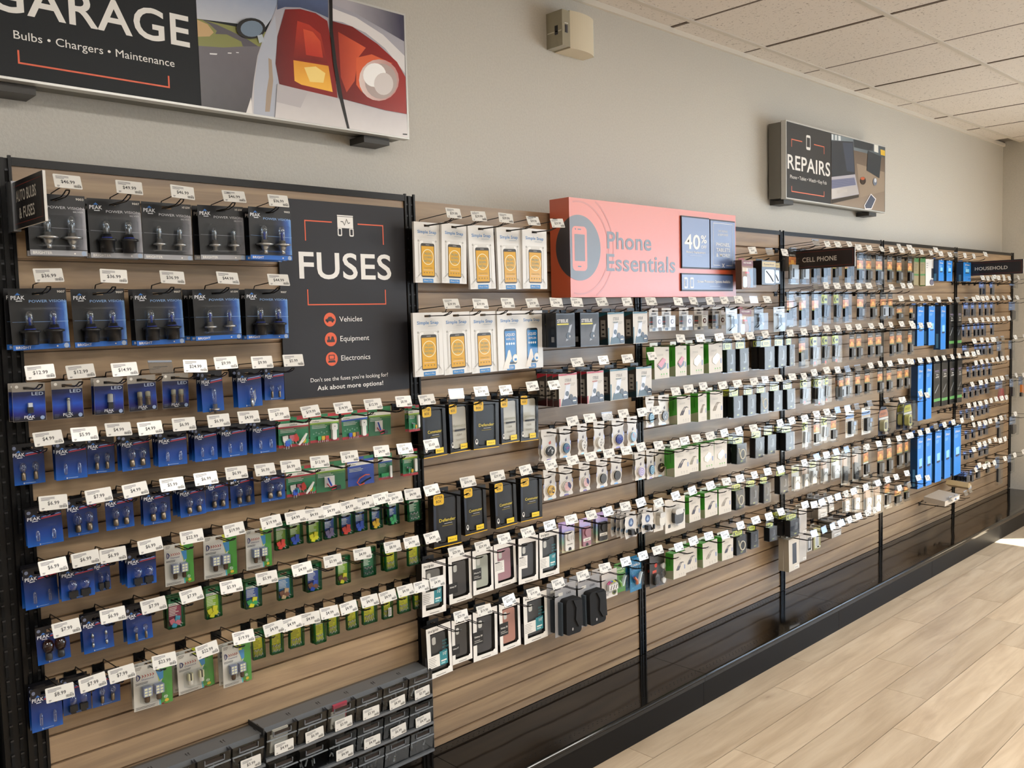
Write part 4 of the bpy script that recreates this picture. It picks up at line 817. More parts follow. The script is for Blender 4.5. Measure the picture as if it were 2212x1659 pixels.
def k_ob(v, t):
    w, h, d = .104, .182, .028; BK = c('0e1013', .28); x0, x1 = -w/2, w/2
    clear = v == 's'; win = (x0+.020, x1-.014, -h+.024, -.012) if not clear else (x0+.016, x1-.012, -h+.024, -.010)
    framebox(t, w, h, d, BK, c('0b0c0e', .35), win)
    phone_case(t, win[0]+.002, win[1]-.002, win[2]+.002, win[3]-.003, c('b9b3a4', .25) if clear else c('121214', .4), not clear, .004, .012, c('0a0a0b', .3) if not clear else None)
    a = MB(); y = -.0005; YE = c('f0c020', .4); LT = c('f2cf2c', .4)
    a.flat(rrect(x0+.001, x0+.040, -.034, -.001, .007), y-.0002, YE); a.text('OTTER', x0+.0205, -.014, .0085, y-.0004, INK, 'c', .029, True, 1); a.text('BOX', x0+.0205, -.027, .0085, y-.0004, INK, 'c', .020, True, 1)
    nm = {'c': 'Commuter', 'd': 'Defender', 's': 'Symmetry', 'e': 'Commuter'}[v]
    a.text(nm, .000, -.090 if not clear else -.082, .0105, y-.0002, c('e8cf3c', .4) if not clear else c('8a8a74', .4), 'c', .062, False, 2)
    if clear: a.rect(-.026, .030, -.096, -.090, y-.0002, INK); a.text('CLEAR', -.002, -.112, .0075, y-.0002, c('77746a', .4), 'c', .024, True, 1); a.text('TRANSPARENT', .002, -.130, .0065, y-.0002, c('8a867a', .4), 'c', .048, False, 1)
    else: a.rect(-.012, .018, -.0975, -.0960, y-.0002, c('bbbbbb', .4)); a.rect(-.020, .020, -.1045, -.1020, y-.0002, c('7a6a20', .5))
    a.rect(.000, .036, -h+.022, -h+.040, y-.0003, LT); a.text('iPhone X', .018, -h+.028, .005, y-.0005, INK, 'c', .026, False, 1)
    a.flat(circ(x0+.012, -h+.040, .0055, 12, .010), y-.0002, WHITE); a.flat(circ(x0+.012, -h+.042, .0035, 10, .006), y-.0004, INK)
    a.box(x0, x1, -.0004, .004, -h+.012, -h+.0145, YE); a.rect(x0+.001, x0+.010, -h+.06, -.036, y+.0002, c('1b2536', .35))
    if clear:
        for i in range(18): a.rect(x0+.001, x0+.012, -.045-i*.006, -.042-i*.006, y-.0001, c('223048', .35))
    a.build('printing', t)
    b = MB(); b.rect(win[0], win[1], win[2], win[3], .001, CLEAR); b.build('window', t)
def k_ic(v, t):
    w, h, d = .106, .188, .030; Wt = c('eae7e1', .35); BK = c('0c0c0d', .35); x0, x1 = -w/2, w/2
    win = (x0+.016, x1-.012, -h+.030, -.022)
    framebox(t, w, h, d, Wt, BK, win)
    cm = {'g': '3a3735', 'G': '39383a', 'c': 'a9ab9c', 'p': 'a87c84', 'k': '2e2f31', 't': '343536', 'r': 'b27c6c', 'w': '6a6863'}[v]
    phone_case(t, win[0]+.003, win[1]-.010, win[2]+.006, win[3]-.006, c(cm, .35), True, .006, .014)
    a = MB(); y = -.0005
    if v in 'wt':
        a.text('incipio', x0+.008, -.016, .0095, y, INK, 'l', .044, True, 1)
        for i in range(4): a.text(('DROPS', 'YOU\'VE', 'MET YOUR', 'MATCH')[i], .014, -.062-i*.011, .006, .0015, c('2c8a92', .4), 'l', (.020, .018, .028, .020)[i], True, 1)
        a.rect(x0, -.001, -.140, -.098, y, Wt); a.bars(x0+.004, -.006, -.106, 6, .0058, .0014, y-.0002, c('77746e', .5), 4); a.rect(-.001, .033, -.140, -.092, y, c('2f828c', .4)); a.text("10'", .014, -.108, .011, y-.0002, WHITE, 'l', .016, False, 1); a.rect(.004, .028, -.128, -.123, y-.0002, WHITE); a.rect(.004, .022, -.136, -.131, y-.0002, c('9cd0d4', .4))
    elif v in 'pk':
        a.rect(x0, -.006, -.118, -.070, y, Wt); a.bars(x0+.004, -.012, -.078, 6, .0055, .0014, y-.0002, c('77746e', .5), 5); a.rect(x0+.004, x0+.026, -.076, -.073, y-.0002, INK)
    elif v in 'cGr':
        a.rect(x0, -.010, -.118, -.072, y, c('171717', .4)); a.text('Galaxy S8' if v != 'c' else 'iPhone X', x0+.005, -.092, .0058, y-.0002, WHITE, 'l', .034, True, 1); a.rect(x0+.005, -.014, -.110, -.108, y-.0002, c('bbb8b0', .4)); a.rect(x0+.005, -.024, -.104, -.102, y-.0002, c('bbb8b0', .4))
    else:
        a.rect(x0, -.014, -.138, -.100, y, c('171717', .4)); a.text('Galaxy S7', x0+.003, -.116, .0055, y-.0002, WHITE, 'l', .030, True, 1)
    a.flat(circ(x1-.013, -h+.027, .0085, 16), y-.0001, c('f3f1ec', .3)); a.rect(-.020, .022, -h+.017, -h+.0195, y, c('8a877f', .4))
    a.build('printing', t)
    s_ = MB(); s_.face([(x0-.0003, .004, -.10), (x0-.0003, .012, -.10), (x0-.0003, .012, -.15), (x0-.0003, .004, -.15)][::-1], c('55555a', .5)); s_.build('side_printing', t)
    b = MB(); b.rect(win[0], win[1], win[2], win[3], .001, CLEAR); b.build('window', t)
def phone_shape(a, x, z, w, h, lean, y, m=None):
    a.flat([(x, z), (x+w, z+.004), (x+w+lean, z+h), (x+lean, z+h-.004)], y, m or c('b4b8c0', .35))
def k_sb(v, t):
    w, h, d = .104, .142, .055; a = boxy(t, w, h, d, c('2c2c30', .28), c('101012', .3), tabm=c('16161a', .4)); a.build('carton', t)
    a = MB(); y = -.0004; a.rect(-.050, .050, -h+.016, -.006, y, grad_mat('grey_mount_art', [(0, '3a3b40'), (.5, '54555a'), (1, '1e1e22')], 2, -.13, 0, .45, .05))
    a.text('STEELIE', -.046, -.036, .012, y-.0002, WHITE, 'l', .060, True, 2); a.rect(-.048, .016, -.045, -.040, y-.0002, c('d8c838', .4)); phone_shape(a, -.002, -.108, .014, .064, .024, y-.0002, c('9a9ca2', .3)); a.slab(circ(.014, -.088, .014, 10), y-.001, y-.0003, c('141416', .3)); a.flat(circ(.020, -.090, .005, 8), y-.0014, c('a8a09a', .3))
    a.build('printing', t)
    a = MB()
    for q in range(3): a.face([(-w/2-.0004, .012, -.03-q*.03), (-w/2-.0004, .026, -.03-q*.03), (-w/2-.0004, .026, -.05-q*.03), (-w/2-.0004, .012, -.05-q*.03)], c('26262a', .4) if q < 2 else c('8a8a8a', .4))
    a.build('side_printing', t)
def k_sw(v, t, red=False, ring=False):
    w, h, d = .100, .138, .050; tc = '1e5f70' if not red else 'b4283c'
    a = boxy(t, w, h, d, c('cfcbc5', .45, 0, .3), c('3c3a38', .35), tabm=c('1c2226', .4)); a.build('carton', t)
    a = MB(); y = -.0004; a.rect(-.049, .049, -.008, -.001, y, c(tc, .35)); a.rect(-.049, -.043, -h+.014, -.060 if not red else -.095, y, c(tc, .35)); a.text('STEELIE', -.016, -.032, .011, y, c('4a4a4e', .4), 'l', .034, False, 1); a.text('MAGNETIC' if red else 'DASHBOARD', -.018, -.043, .0055, y, c(tc, .4), 'l', .030, True, 1)
    a.bars(.002, .042, -.040, 3, .004, .001, y, c('8a8680', .5)); a.flat([(-.040, -h+.014), (.049, -h+.014), (.049, -h+.040), (-.020, -h+.046), (-.032, -h+.040)], y, c('36505c' if not red else '33384a', .35))
    phone_shape(a, -.026, -.100, .026, .058, .014, y-.0002, c('c6cad4', .3)); a.flat(circ(-.006, -.078, .010, 14), y-.0004, c('16202c', .25)); a.slab(circ(.014, -.092, .011, 10), y-.001, y-.0003, c('26262a', .3)); a.flat(circ(.034, -.108, .016, 16), y-.0006, c('101826', .3)); a.flat(circ(.032, -.108, .012, 16), y-.0008, c('2c3c50', .3)); a.rect(.024, .042, -.110, -.106, y-.001, WHITE)
    a.build('printing', t)
    s_ = MB(); X = -w/2-.0004
    s_.face([(X, .001, -.001), (X, d-.001, -.001), (X, d-.001, -.020), (X, .001, -.006)], c(tc, .35)); s_.face([(X, .001, -h+.040), (X, d-.001, -h+.028), (X, d-.001, -h+.013), (X, .001, -h+.013)], c('122c34' if not red else '3a1618', .35)); s_.face([(X, .012, -.030), (X, .036, -.030), (X, .036, -.095), (X, .012, -.095)], c('9a958c', .4))
    for q in range(3): s_.face([(X-.0004, .018, -.045-q*.018), (X-.0004, .030, -.045-q*.018), (X-.0004, .030, -.051-q*.018), (X-.0004, .018, -.051-q*.018)], c('26262a', .4))
    s_.build('side_printing', t)
def k_sr(v, t): k_sw(v, t, True)
def k_sv(v, t): k_sw(v, t)
def k_rc(v, t):
    w, h = .078, .098; a = MB(); a.card(w*.86, h, .0008, c('c9c4bc', .35), hw=.010); y = -.0003; a.rect(-.016, .018, -.016, -.008, y, c('6a645e', .4)); a.rect(-.032, -.004, -.060, -.024, y, c('3c3834', .4)); a.rect(-.032, -.004, -.048, -.044, y-.0001, c('a03028', .4)); a.bars(-.030, -.008, -.068, 2, .006, .003, y, c('55504a', .4)); a.rect(-.010, .012, -.084, -.072, y, c('26262a', .4)); a.build('card', t)
    b = MB(); b.box(.000, .040, -.016, -.002, -.070, -.022, c('e4e1da', .3)); b.slab(circ(.020, -.046, .011, 14), -.0175, -.016, c('5a2418', .25)); b.flat(circ(.020, -.046, .006, 12), -.0178, c('d8d4cc', .3)); b.bars(.008, .032, -.028, 1, .004, .0015, -.0164, INK); b.build('ring_box', t)
    b = MB(); b.dome(rrect(-.038, .041, -h+.012, -.018, .004), -.0004, -.019, .0008, CLEAR); b.build('blister', t)
def k_bk(v, t):
    w, h, d = .096, .132, .042; GR = c('49a036', .35); a = boxy(t, w, h, d, c('d3ccc1', .45, 0, .3), GR, tabm=c('d8d4cc', .3)); a.build('carton', t)
    a = MB(); y = -.0004; a.text('belkin', .044, -.018, .006, y, c('55524c', .4), 'r', .018, True, 1); a.bars(-.030, .010, -.030, 2, .0045, .0014, y, c('a39e95', .5), 2); a.rect(.034, .041, -.085, -.065, y, c('7488b4', .4))
    for i, x in enumerate((-.004, .012, .030)): a.flat(circ(x, -.104, .0035, 8), y, c('62b04a' if v in 'cp' else 'b8b3aa', .4)); a.bars(x-.003, x+.005, -.110, 2, .003, .0008, y, c('a39e95', .5))
    if v == 'p': a.slab([(-.030, -.072), (-.008, -.088), (.020, -.078), (.026, -.064), (.006, -.054), (-.018, -.060)], y-.002, y, c('2c1e24', .25)); a.flat([(-.030, -.066), (-.006, -.080), (.026, -.052), (.006, -.042)], y-.0024, c('b03c48', .2))
    elif v == 'c': a.slab([(-.024, -.078), (-.004, -.088), (.026, -.068), (.026, -.050), (.008, -.042), (-.024, -.062)], y-.0015, y, c('f3f0ea', .3)); a.flat([(-.024, -.078), (-.004, -.088), (-.004, -.068), (-.024, -.060)], y-.0018, c('d4d0c8', .3))
    else:
        m = c('4a5068', .4) if v == 'k' else c('a8a4a0', .4)
        for q in (0, .012): a.tube([(-.024+q, y-.001, -.082), (-.012+q, y-.001, -.064)], .0032, m, 4); a.tube([(-.012+q, y-.001, -.064), (.004+q, y-.001, -.048), (.016+q, y-.001, -.052)], .0012, m, 4)
    a.build('printing', t)
    s_ = MB(); X = -w/2-.0004; s_.face([(X, .001, -.078), (X, d-.001, -.088), (X, d-.001, -h+.013), (X, .001, -h+.013)], c('a5a58a', .35)); s_.face([(X, .018, -.018), (X, .022, -.018), (X, .022, -.060), (X, .018, -.060)], c('2f7a28', .4)); s_.build('side_printing', t)
DISCS = [('2a2a2c', 'bcbcbc'), ('2c5a7c', 'b048a0'), ('d9d6d0', '6a6a70'), ('1c2c7c', '4a6ad0'), ('9cc0dc', 'e8a0a0'), ('caa040', '20180c'), ('d8d4d0', 'a8283c'), ('141517', '1c1d1f'), ('c8c0dc', '8c84b4'), ('2c5a7c', '7ab0c8'), ('2a2a2c', 'c0c0c0'), ('2c2018', 'c8b890')]
def k_ps(v, t):
    w, h = .072, .121; v = int(v); P = []
    L_ = [(-.5, .012), (-.5, -.012), (-.42, -.026), (-.44, -.040), (-.5, -.058), (-.5, -.078), (-.42, -.092), (-.5, -.104), (-.46, -.109), (-.2, -.109), (0, -.102)]
    body = [(x*w, z) for x, z in L_] + [(-x*w, z) for x, z in reversed(L_[:-1])]
    a = MB(); m = c('d7d2cb', .3); a.box(-w/2, -.010, 0, .0012, -.0035, .012, m); a.box(.010, w/2, 0, .0012, -.0035, .012, m); a.box(-.010, .010, 0, .0012, .0035, .012, m)
    low = [(x, min(z, -.0035)) for x, z in body[1:-1]]; low = [(-w/2, -.0035)] + low + [(w/2, -.0035)]
    a.slab(low, 0, .0012, m); y = -.0004
    a.text('POPSOCKETS', 0, -.016, .0055, y, c('6a645c', .4), 'c', .046, True, 1); a.flat([(-.002, -.040), (.008, -.032), (.010, -.044), (.002, -.048)], y, c('5a5058' if v not in (0,) else 'c05040', .4)); a.text('POPGRIP', 0, -.0985, .0045, y, c('4a4450', .4), 'c', .022, True, 1)
    for s_ in (-1, 1): a.flat([(s_*w*.5, -.048), (s_*w*.44, -.042)][::1] + [(s_*w*.43, -.058), (s_*w*.5, -.064)] if s_ > 0 else [(-w*.5, -.048), (-w*.5, -.064), (-w*.43, -.058), (-w*.44, -.042)], y, c('9aa0c0', .2, .4))
    a.flat([(-.014, -.109), (.014, -.109), (.010, -.1035), (0, -.1020), (-.010, -.1035)], y, c(('8a86b8', '7fb0e8', '9cc8e0')[v % 3], .15, .4)); a.build('card', t)
    b = MB(); c0, c1 = DISCS[v]; zc = -.072; R = .0195
    b.slab(circ(0, zc, R*1.12, 20), -.004, -.001, c('e6e2da', .35)); b.slab(circ(0, zc, R, 20), -.010, -.004, c(c0, .25)); rr = random.Random(v); yy = -.0104
    if v == 6:
        b.flat(circ(0, zc, R*.97, 20), yy, c('e4e0da', .3))
        for i in range(-3, 4):
            ww = math.sqrt(max(0, (R*.95)**2-(i*.005)**2)); b.rect(-ww, ww, zc+i*.005-.0012, zc+i*.005+.0012, yy-.0002, c(c1, .3))
        b.flat([(0, zc), (R*.62, zc-R*.6), (R*.9, zc), (R*.62, zc+R*.6), (0, zc+R*.9)][:5], yy-.0004, c('2a3460', .3))
    elif v in (8, 9):
        for k, q in enumerate((.85, .62, .40, .20)): b.flat(circ(0, zc, R*q, 16), yy-.0002*k, c(c1 if k % 2 == 0 else c0, .3))
    elif v == 5:
        for i in range(12): b.flat(circ(rr.uniform(-.012, .012), zc+rr.uniform(-.012, .012), .0034, 8), yy, c(c1, .4)); 
        for i in range(12): b.flat(circ(rr.uniform(-.012, .012), zc+rr.uniform(-.012, .012), .0018, 8), yy-.0002, c(c0, .4))
    elif v != 7:
        for i in range(9):
            a0 = rr.uniform(0, 6.28); r0 = rr.uniform(0, R*.7); x, z = r0*cos(a0), r0*sin(a0); q = rr.uniform(.6, 1.2); l_ = rr.uniform(.004, .009); u = rr.uniform(.001, .0022)
            b.flat([(x-l_*cos(q)/2, zc+z-l_*sin(q)/2), (x+u, zc+z-u), (x+l_*cos(q)/2, zc+z+l_*sin(q)/2), (x-u, zc+z+u)], yy-.0001*i, c(c1, .3))
    b.build('grip_disc', t)
def k_pw(v, t):
    w, h = .076, .117; holo = grad_mat('holographic_card', [(0, 'c8e0a0'), (.25, 'e0c8b0'), (.5, 'a8d8c0'), (.75, '9aa8e0'), (1, 'c8b0e0')], 2, -.105, .012, .15, .03)
    a = MB(); a.card(w*.9, h, .001, holo, hw=.010); a.build('card', t); cc = {'w': 'e0ddd8', 'p': '9c6c78', 'k': '2c2a28'}[v]
    b = MB(); b.slab(rrect(-.024, .024, -.098, -.022, .006), -.009, -.002, c(cc, .35)); b.slab(circ(.002, -.043, .017, 20), -.014, -.009, c(cc, .3)); b.flat(rrect(-.022, .022, -.078, -.066, .001), -.0093, c('dedad2', .3)); b.text('popwallet', 0, -.075, .0055, -.0096, INK, 'c', .028, True, 1); b.flat([(-.008, -.0975), (.008, -.0975), (.008, -.088), (0, -.084), (-.008, -.088)], -.0093, c('1c1a1a', .4))
    if v == 'w':
        for k in range(4): b.tube([(-.020+k*.01, -.0095, -.024), (-.012+k*.008, -.0145, -.040), (-.018+k*.011, -.0145, -.056)], .0006, c('4a4a50', .4), 3)
    b.build('wallet_grip', t); b = MB(); b.dome(rrect(-w/2, w/2, -h+.012, .008, .006), -.0015, -.004, .001, CLEAR); b.build('blister', t)
def k_mt(v, t):
    w, h = .084, .124; L_ = [(-.42, .012), (-.46, -.006), (-.42, -.020), (-.48, -.040), (-.42, -.058), (-.5, -.078), (-.46, -.096), (-.40, -.112), (0, -.106)]
    P = [(x*w, z) for x, z in L_] + [(-x*w, z) for x, z in reversed(L_[:-1])]
    a = MB(); a.slab([p for p in P if p[1] < -.004][:] , 0, .0012, c('d9d6d2', .25)); a.card(.06, .014, .0012, c('d9d6d2', .25), hw=.010); y = -.0004; a.flat(circ(0, -.038, .016, 20, .020), y, c('3c5684', .25)); a.flat([(-.008, -.044), (0, -.024), (.009, -.042), (.002, -.050)], y-.0002, c('9ab4d4', .25)); a.text('POPMOUNT', 0, -.106, .0055, y, c('3a4468', .4), 'c', .030, True, 1); a.flat(circ(-.028, -.074, .008, 10), y, c('a8c4e4', .15, .4)); a.build('card', t)
    b = MB(); b.box(-.022, .000, -.020, -.002, -.092, -.066, c('141417', .25)); b.tube([(-.004, -.014, -.070), (.004, -.018, -.090), (.018, -.018, -.088), (.022, -.016, -.068)], .006, c('121215', .25), 8); b.build('mount', t, smooth=False)
def k_ac(v, t):
    w, h = (.112, .130) if v == 'k' else (.088, .125); a = MB(); a.card(w, h, .001, c('dcd4c8', .3), hw=.012); y = -.0004; a.text('AirPods Case' if v == 'w' else 'Silicone Case', 0, -.020, .006, y, c('8a8278', .4), 'c', .05, False, 1); a.bars(-.010, .020, -.100, 2, .004, .001, y, c('a39a8e', .5)); a.flat(circ(.010, -.096, .004, 10), y, c('b0a79a', .4)); a.flat(rrect(-.040, -.026, -.100, -.086, .003), y, c('2a2826', .4)) if v == 'k' else None; a.build('card', t)
    b = MB(); m = c('ddd6ca', .3) if v == 'w' else c('1a1a1c', .25); b.slab(rrect(-.022, .026, -.086, -.036, .014, 4), -.020, -.002, m); b.slab(rrect(-.020, .024, -.050, -.028, .010, 4), -.022, -.003, c('c6c0b8', .15, .3)); b.tube([(.020, -.012, -.034), (.038, -.012, -.040), (.034, -.012, -.066), (.022, -.012, -.062)], .002, m, 6); b.build('earbud_case', t); b = MB(); b.dome(rrect(-.030, .034, -.092, -.022, .010), -.0005, -.024, .002, CLEAR); b.build('blister', t)
def k_po(v, t):
    w, h = .118, .194; a = MB(); a.card(w, h, .0012, c('a5a5a8', .35), hw=.013); a.rect(-.040, -.016, -.030, -.018, -.0004, c('e0dcd2', .4)); a.text('CASE', .004, -.030, .008, -.0004, c('33353a', .4), 'l', .026, True, 1); a.build('card', t)
    b = MB(); m = c('0d0d0f', .85); b.slab(rrect(-.034, .050, -h+.020, -.040, .014, 4), -.036, -.002, m); b.slab([(.000, -.045), (.048, -.050), (.052, -.150), (.030, -.150), (.012, -.120), (.016, -.075)], -.042, -.036, c('121214', .8)); b.flat(circ(.000, -h+.040, .004, 10, .006), -.0364, c('a8a8a8', .3, .6)); b.box(-.044, -.036, -.020, -.002, -h+.020, -.050, c('3c4650', .6)); b.build('pouch', t)
def k_eb(v, t):
    w, h = .094, .150; a = MB(); a.card(w, h, .0012, c('d5cfca', .35), hw=.012); y = -.0004; a.flat(circ(.028, -h+.034, .014, 16), y, INK); a.flat(circ(.028, -h+.034, .011, 16), y-.0002, c('9fae40', .4)); a.flat(circ(.028, -h+.034, .009, 16), y-.0003, INK); a.bars(-.030, -.006, -h+.034, 2, .007, .0025, y, c('55504c', .4)); a.build('card', t)
    b = MB(); b.box(-.022, .032, -.018, -.003, -.092, -.062, c('e4dfda', .3))
    for i in range(3): b.tube([(-.014+i*.016, -.0185, -.088), (-.006+i*.016, -.0185, -.066)], .0016, c('3a3034', .3), 4)
    for i, k in enumerate(('b8206c', '2870b0', 'd8d83c', '1c1c1e')): b.tube([(-.026+i*.010, -.013, -.056+(i % 2)*.006), (-.016+i*.012, -.016, -.044), (.000+i*.010, -.013, -.052)], .0055, c(k, .3), 6)
    b.build('earbuds', t); b = MB(); b.dome(rrect(-.034, .040, -.098, -.034, .008), -.0005, -.022, .002, CLEAR); b.build('blister', t)
def k_cb(v, t):
    w, h = .072, .160; g = v == 'g'; a = MB(); a.card(w, h, .0012, c('4f8a3c' if g else '2c78a4', .35), top=.012, hw=.010); y = -.0004; rr = random.Random(4)
    for i in range(12): a.flat(circ(rr.uniform(-.032, .032), rr.uniform(-.140, -.05), .004, 6), y, c('6cae52' if g else '4fa4c4', .4))
    a.text('COOKIE' if g else 'CABLE', 0, -.026, .010, y-.0002, WHITE, 'c', .056, True, 1); a.text('STYLES' if g else 'BITE', 0, -.042, .010, y-.0002, c('dfe8b0', .4) if g else c('1c2c3c', .4), 'c', .052, True, 1); a.build('card', t)
    b = MB(); b.tube([(.006, -.010, -.112), (.020, -.010, -.066), (.026, -.010, -.060)], .007, c('c8d4d8', .2), 5); b.tube([(-.020, -.010, -.075), (-.008, -.012, -.092), (-.004, -.010, -.112)], .006, c('7ab04c' if g else 'c8683c', .35), 7)
    if not g: b.flat([(-.026, -.064), (-.012, -.070), (-.010, -.088), (-.022, -.094)], -.008, c('1c4a9c', .4))
    b.build('cable_figure', t); b = MB(); b.dome(rrect(-.026, .032, -.122, -.052, .006), -.0005, -.022, .002, CLEAR); b.build('blister', t)
def k_fd(v, t):
    w, h = .108, .146; a = MB(); a.card(w, h, .0012, c('3c3632', .35), hw=.012); y = -.0004; a.flat(circ(-.010, -.040, .010, 14), y, c('d8402c', .4)); a.rect(-.034, -.006, -.072, -.060, y, c('d8543c', .4)); a.rect(-.010, .016, -h+.018, -h+.023, y, c('b04030', .4)); a.build('card', t)
    b = MB()
    for x, z, k in ((.028, -.048, 'd8d4cc'), (.030, -.082, '4a443e'), (.030, -.112, 'd8d4cc')): b.lathe([(.001, 0), (.012, 0), (.014, .004), (.008, .010), (.008, .014)], x, -.016, z, c(k, .25, .4), 12, 'y')
    b.slab(rrect(-.032, -.002, -.124, -.074, .012), -.014, -.002, c('3a3836', .35)); b.slab(rrect(-.026, -.008, -.120, -.086, .006), -.016, -.014, c('24221f', .6)); b.build('light_set', t); b = MB(); b.dome(rrect(-.038, .046, -.130, -.032, .008), -.0005, -.020, .002, CLEAR); b.build('blister', t)
def k_vg(v, t):
    w, h, d = .098, .190, .032; a = boxy(t, w, h, d, c('8a6444', .4), c('5c4330', .5), tabm=c('b03434', .4)); a.build('carton', t)
    a = MB(); y = -.0004; a.rect(-.048, .048, -.036, -.004, y, c('6c2420', .4)); a.text('VOYAGER', 0, -.022, .010, y-.0002, WHITE, 'c', .07, True, 1); a.rect(-.044, .000, -.070, -.045, y, c('d8c8b0', .4)); a.rect(-.020, .040, -.082, -.072, y, c('c83c30', .4)); a.flat([(.010, -.060), (.046, -.050), (.046, -.170), (.022, -.170), (.030, -.120)], y-.0002, c('2c2a2a', .25)); a.flat(rrect(-.040, -.006, -.168, -.100, .010), y-.0003, c('c8d8e4', .1)); a.build('printing', t)
    b = MB(); b.dome(rrect(-.044, .046, -.174, -.045, .01), -.0006, -.020, .004, CLEAR); b.build('blister', t)
def k_mp(v, t):
    w, h, d = .100, .150, .050; a = boxy(t, w, h, d, c('2a2620', .25), c('14120f', .4)); a.build('carton', t); a = MB(); y = -.0004; a.rect(-.048, .048, -.036, -.006, y, c('b49c5c', .3)); a.text('PowerXcel', 0, -.026, .009, y-.0002, c('3a3430', .4), 'c', .07, True, 1); a.flat(rrect(-.030, .040, -.130, -.050, .01), y-.0002, c('b8c4d4', .12)); a.tube([(-.02, -.002, -.06), (.01, -.002, -.09), (.03, -.002, -.12)], .002, BLK, 4); a.build('printing', t)
def k_sc(v, t):
    w, h = .104, .185; dark = v == 'b'; a = MB(); a.card(w*.92, h, .0012, c('50575f' if dark else 'b9c2cc', .3), hw=.012); y = -.0004; a.rect(-.044, .044, -.030, -.010, y, c('8a9098' if dark else 'dde4ec', .3)); a.text('PhoneStrap', 0, -.024, .007, y-.0002, c('2c4468', .4), 'c', .05, True, 1); a.build('card', t)
    b = MB(); b.tube([(-.030, -.006, -.045), (.004, -.008, -.050), (-.002, -.008, -.085), (.008, -.008, -.120), (-.030, -.006, -.150)], .0035, BLK, 5); b.box(.002, .030, -.014, -.003, -.105, -.070, c('26282c', .3)); b.box(.006, .022, -.016, -.014, -.130, -.112, c('9ca4ac', .2, .5)); b.build('phone_holder', t); b = MB(); b.dome(rrect(-w/2+.002, w/2-.002, -h+.012, -.030, .008), -.0005, -.026, .004, CLEARB); b.build('blister', t)
def k_kb(v, t):
    w, h, d = .086, .150, .040; a = MB(); a.card(w, .046, .0006, c('26261c', .4), top=.012, hw=.010, y=d*.5); a.rect(-w/2+.004, w/2-.010, -.034, -.006, d*.5-.0003, c('c8cc30', .35)); y = d*.5-.0006
    a.flat([(-.034, -.030), (-.030, -.030), (-.030, -.022), (-.024, -.030), (-.018, -.030), (-.026, -.019), (-.018, -.010), (-.024, -.010), (-.030, -.017), (-.030, -.010), (-.034, -.010)], y, INK); a.flat(rrect(-.014, .022, -.024, -.015, .004), y, INK); a.flat(rrect(-.012, .018, -.0215, -.0175, .0018), y-.0002, c('c8cc30', .4)); a.build('header_card', t)
    b = MB(); b.box(-w/2+.012, w/2-.001, .006, d-.004, -h+.016, -.036, c('141517', .55, 0, .2)); b.rect(-.002, .034, -h+.020, -h+.034, .0055, INK); b.text('KEY', .002, -h+.024, .006, .0052, c('c8d038', .4), 'l', .016, True, 1)
    if v == 'b': b.tube([(.010+.020*cos(q*.42), .001, -.088+.024*sin(q*.42)) for q in range(31)], .0026, c('cfc8b4', .5), 5); b.tube([(-.020, .001, -.055), (-.016, .001, -.080), (.000, .001, -.105)], .0026, c('cfc8b4', .5), 5)
    else: b.tube([(.006, .004, -.055), (.012, .003, -.070), (.010, .004, -.092)], .0022, c('5a5c60', .4), 4); b.flat(rrect(.004, .028, -.100, -.058, .006), .0050, c('26282c', .3))
    b.build('cable', t)
    b = MB(); b.box(-w/2+.008, w/2, 0, d, -h+.014, -.034, CLEAR); b.box(-w/2, w/2, d*.5-.001, d*.5+.001, -h+.012, .012, CLEAR); b.build('clear_box', t)
def k_du(v, t):
    w, h = .078, .172; wht = v == 'w'; a = MB(); a.card(w*.84, h*.94, .0008, c('33312e' if not wht else 'e0ddd6', .3), top=.008, hw=.010); y = -.0003
    a.rect(-.032, .032, -.033, -.018, y, c('17171a', .35)); a.text('DURACELL', 0, -.029, .0075, y-.0002, WHITE, 'c', .052, True, 1); a.rect(-.032, .032, -.078, -.033, y, grad_mat('copper_print', [(0, 'c8823c'), (.4, 'dc9c50'), (.6, 'b8683c'), (1, 'd8905c')], 2, -.078, -.033, .3, .006)); a.rect(-.032, .032, -.081, -.078, y, c('8aa83c', .4)); a.rect(-.012, .014, -.068, -.048, y-.0001, c('eeb458', .35)); a.build('card', t)
    b = MB()
    if v == 'a': b.box(-.030, -.002, -.014, -.002, -.126, -.082, BLK); b.box(.000, .032, -.016, -.004, -.118, -.070, c('4c5259', .25))
    elif v == 's': b.box(-.030, .030, -.018, -.002, -.135, -.070, c('9aa4ae', .25)); b.box(-.024, -.010, -.019, -.002, -.128, -.088, BLK)
    else: b.box(-.028, .024, -.012, -.002, -.140, -.088, BLK); b.box(.000, .024, -.0135, -.004, -.132, -.092, c('6c7076', .3))
    b.build('battery', t); b = MB(); b.dome(rrect(-w/2, w/2, -h+.012, .012, .004), -.0004, -.016, .001, CLEAR); b.box(-w/2, w/2, -.012, -.002, -h+.012, -h+.016, CLEARB); b.build('blister', t)
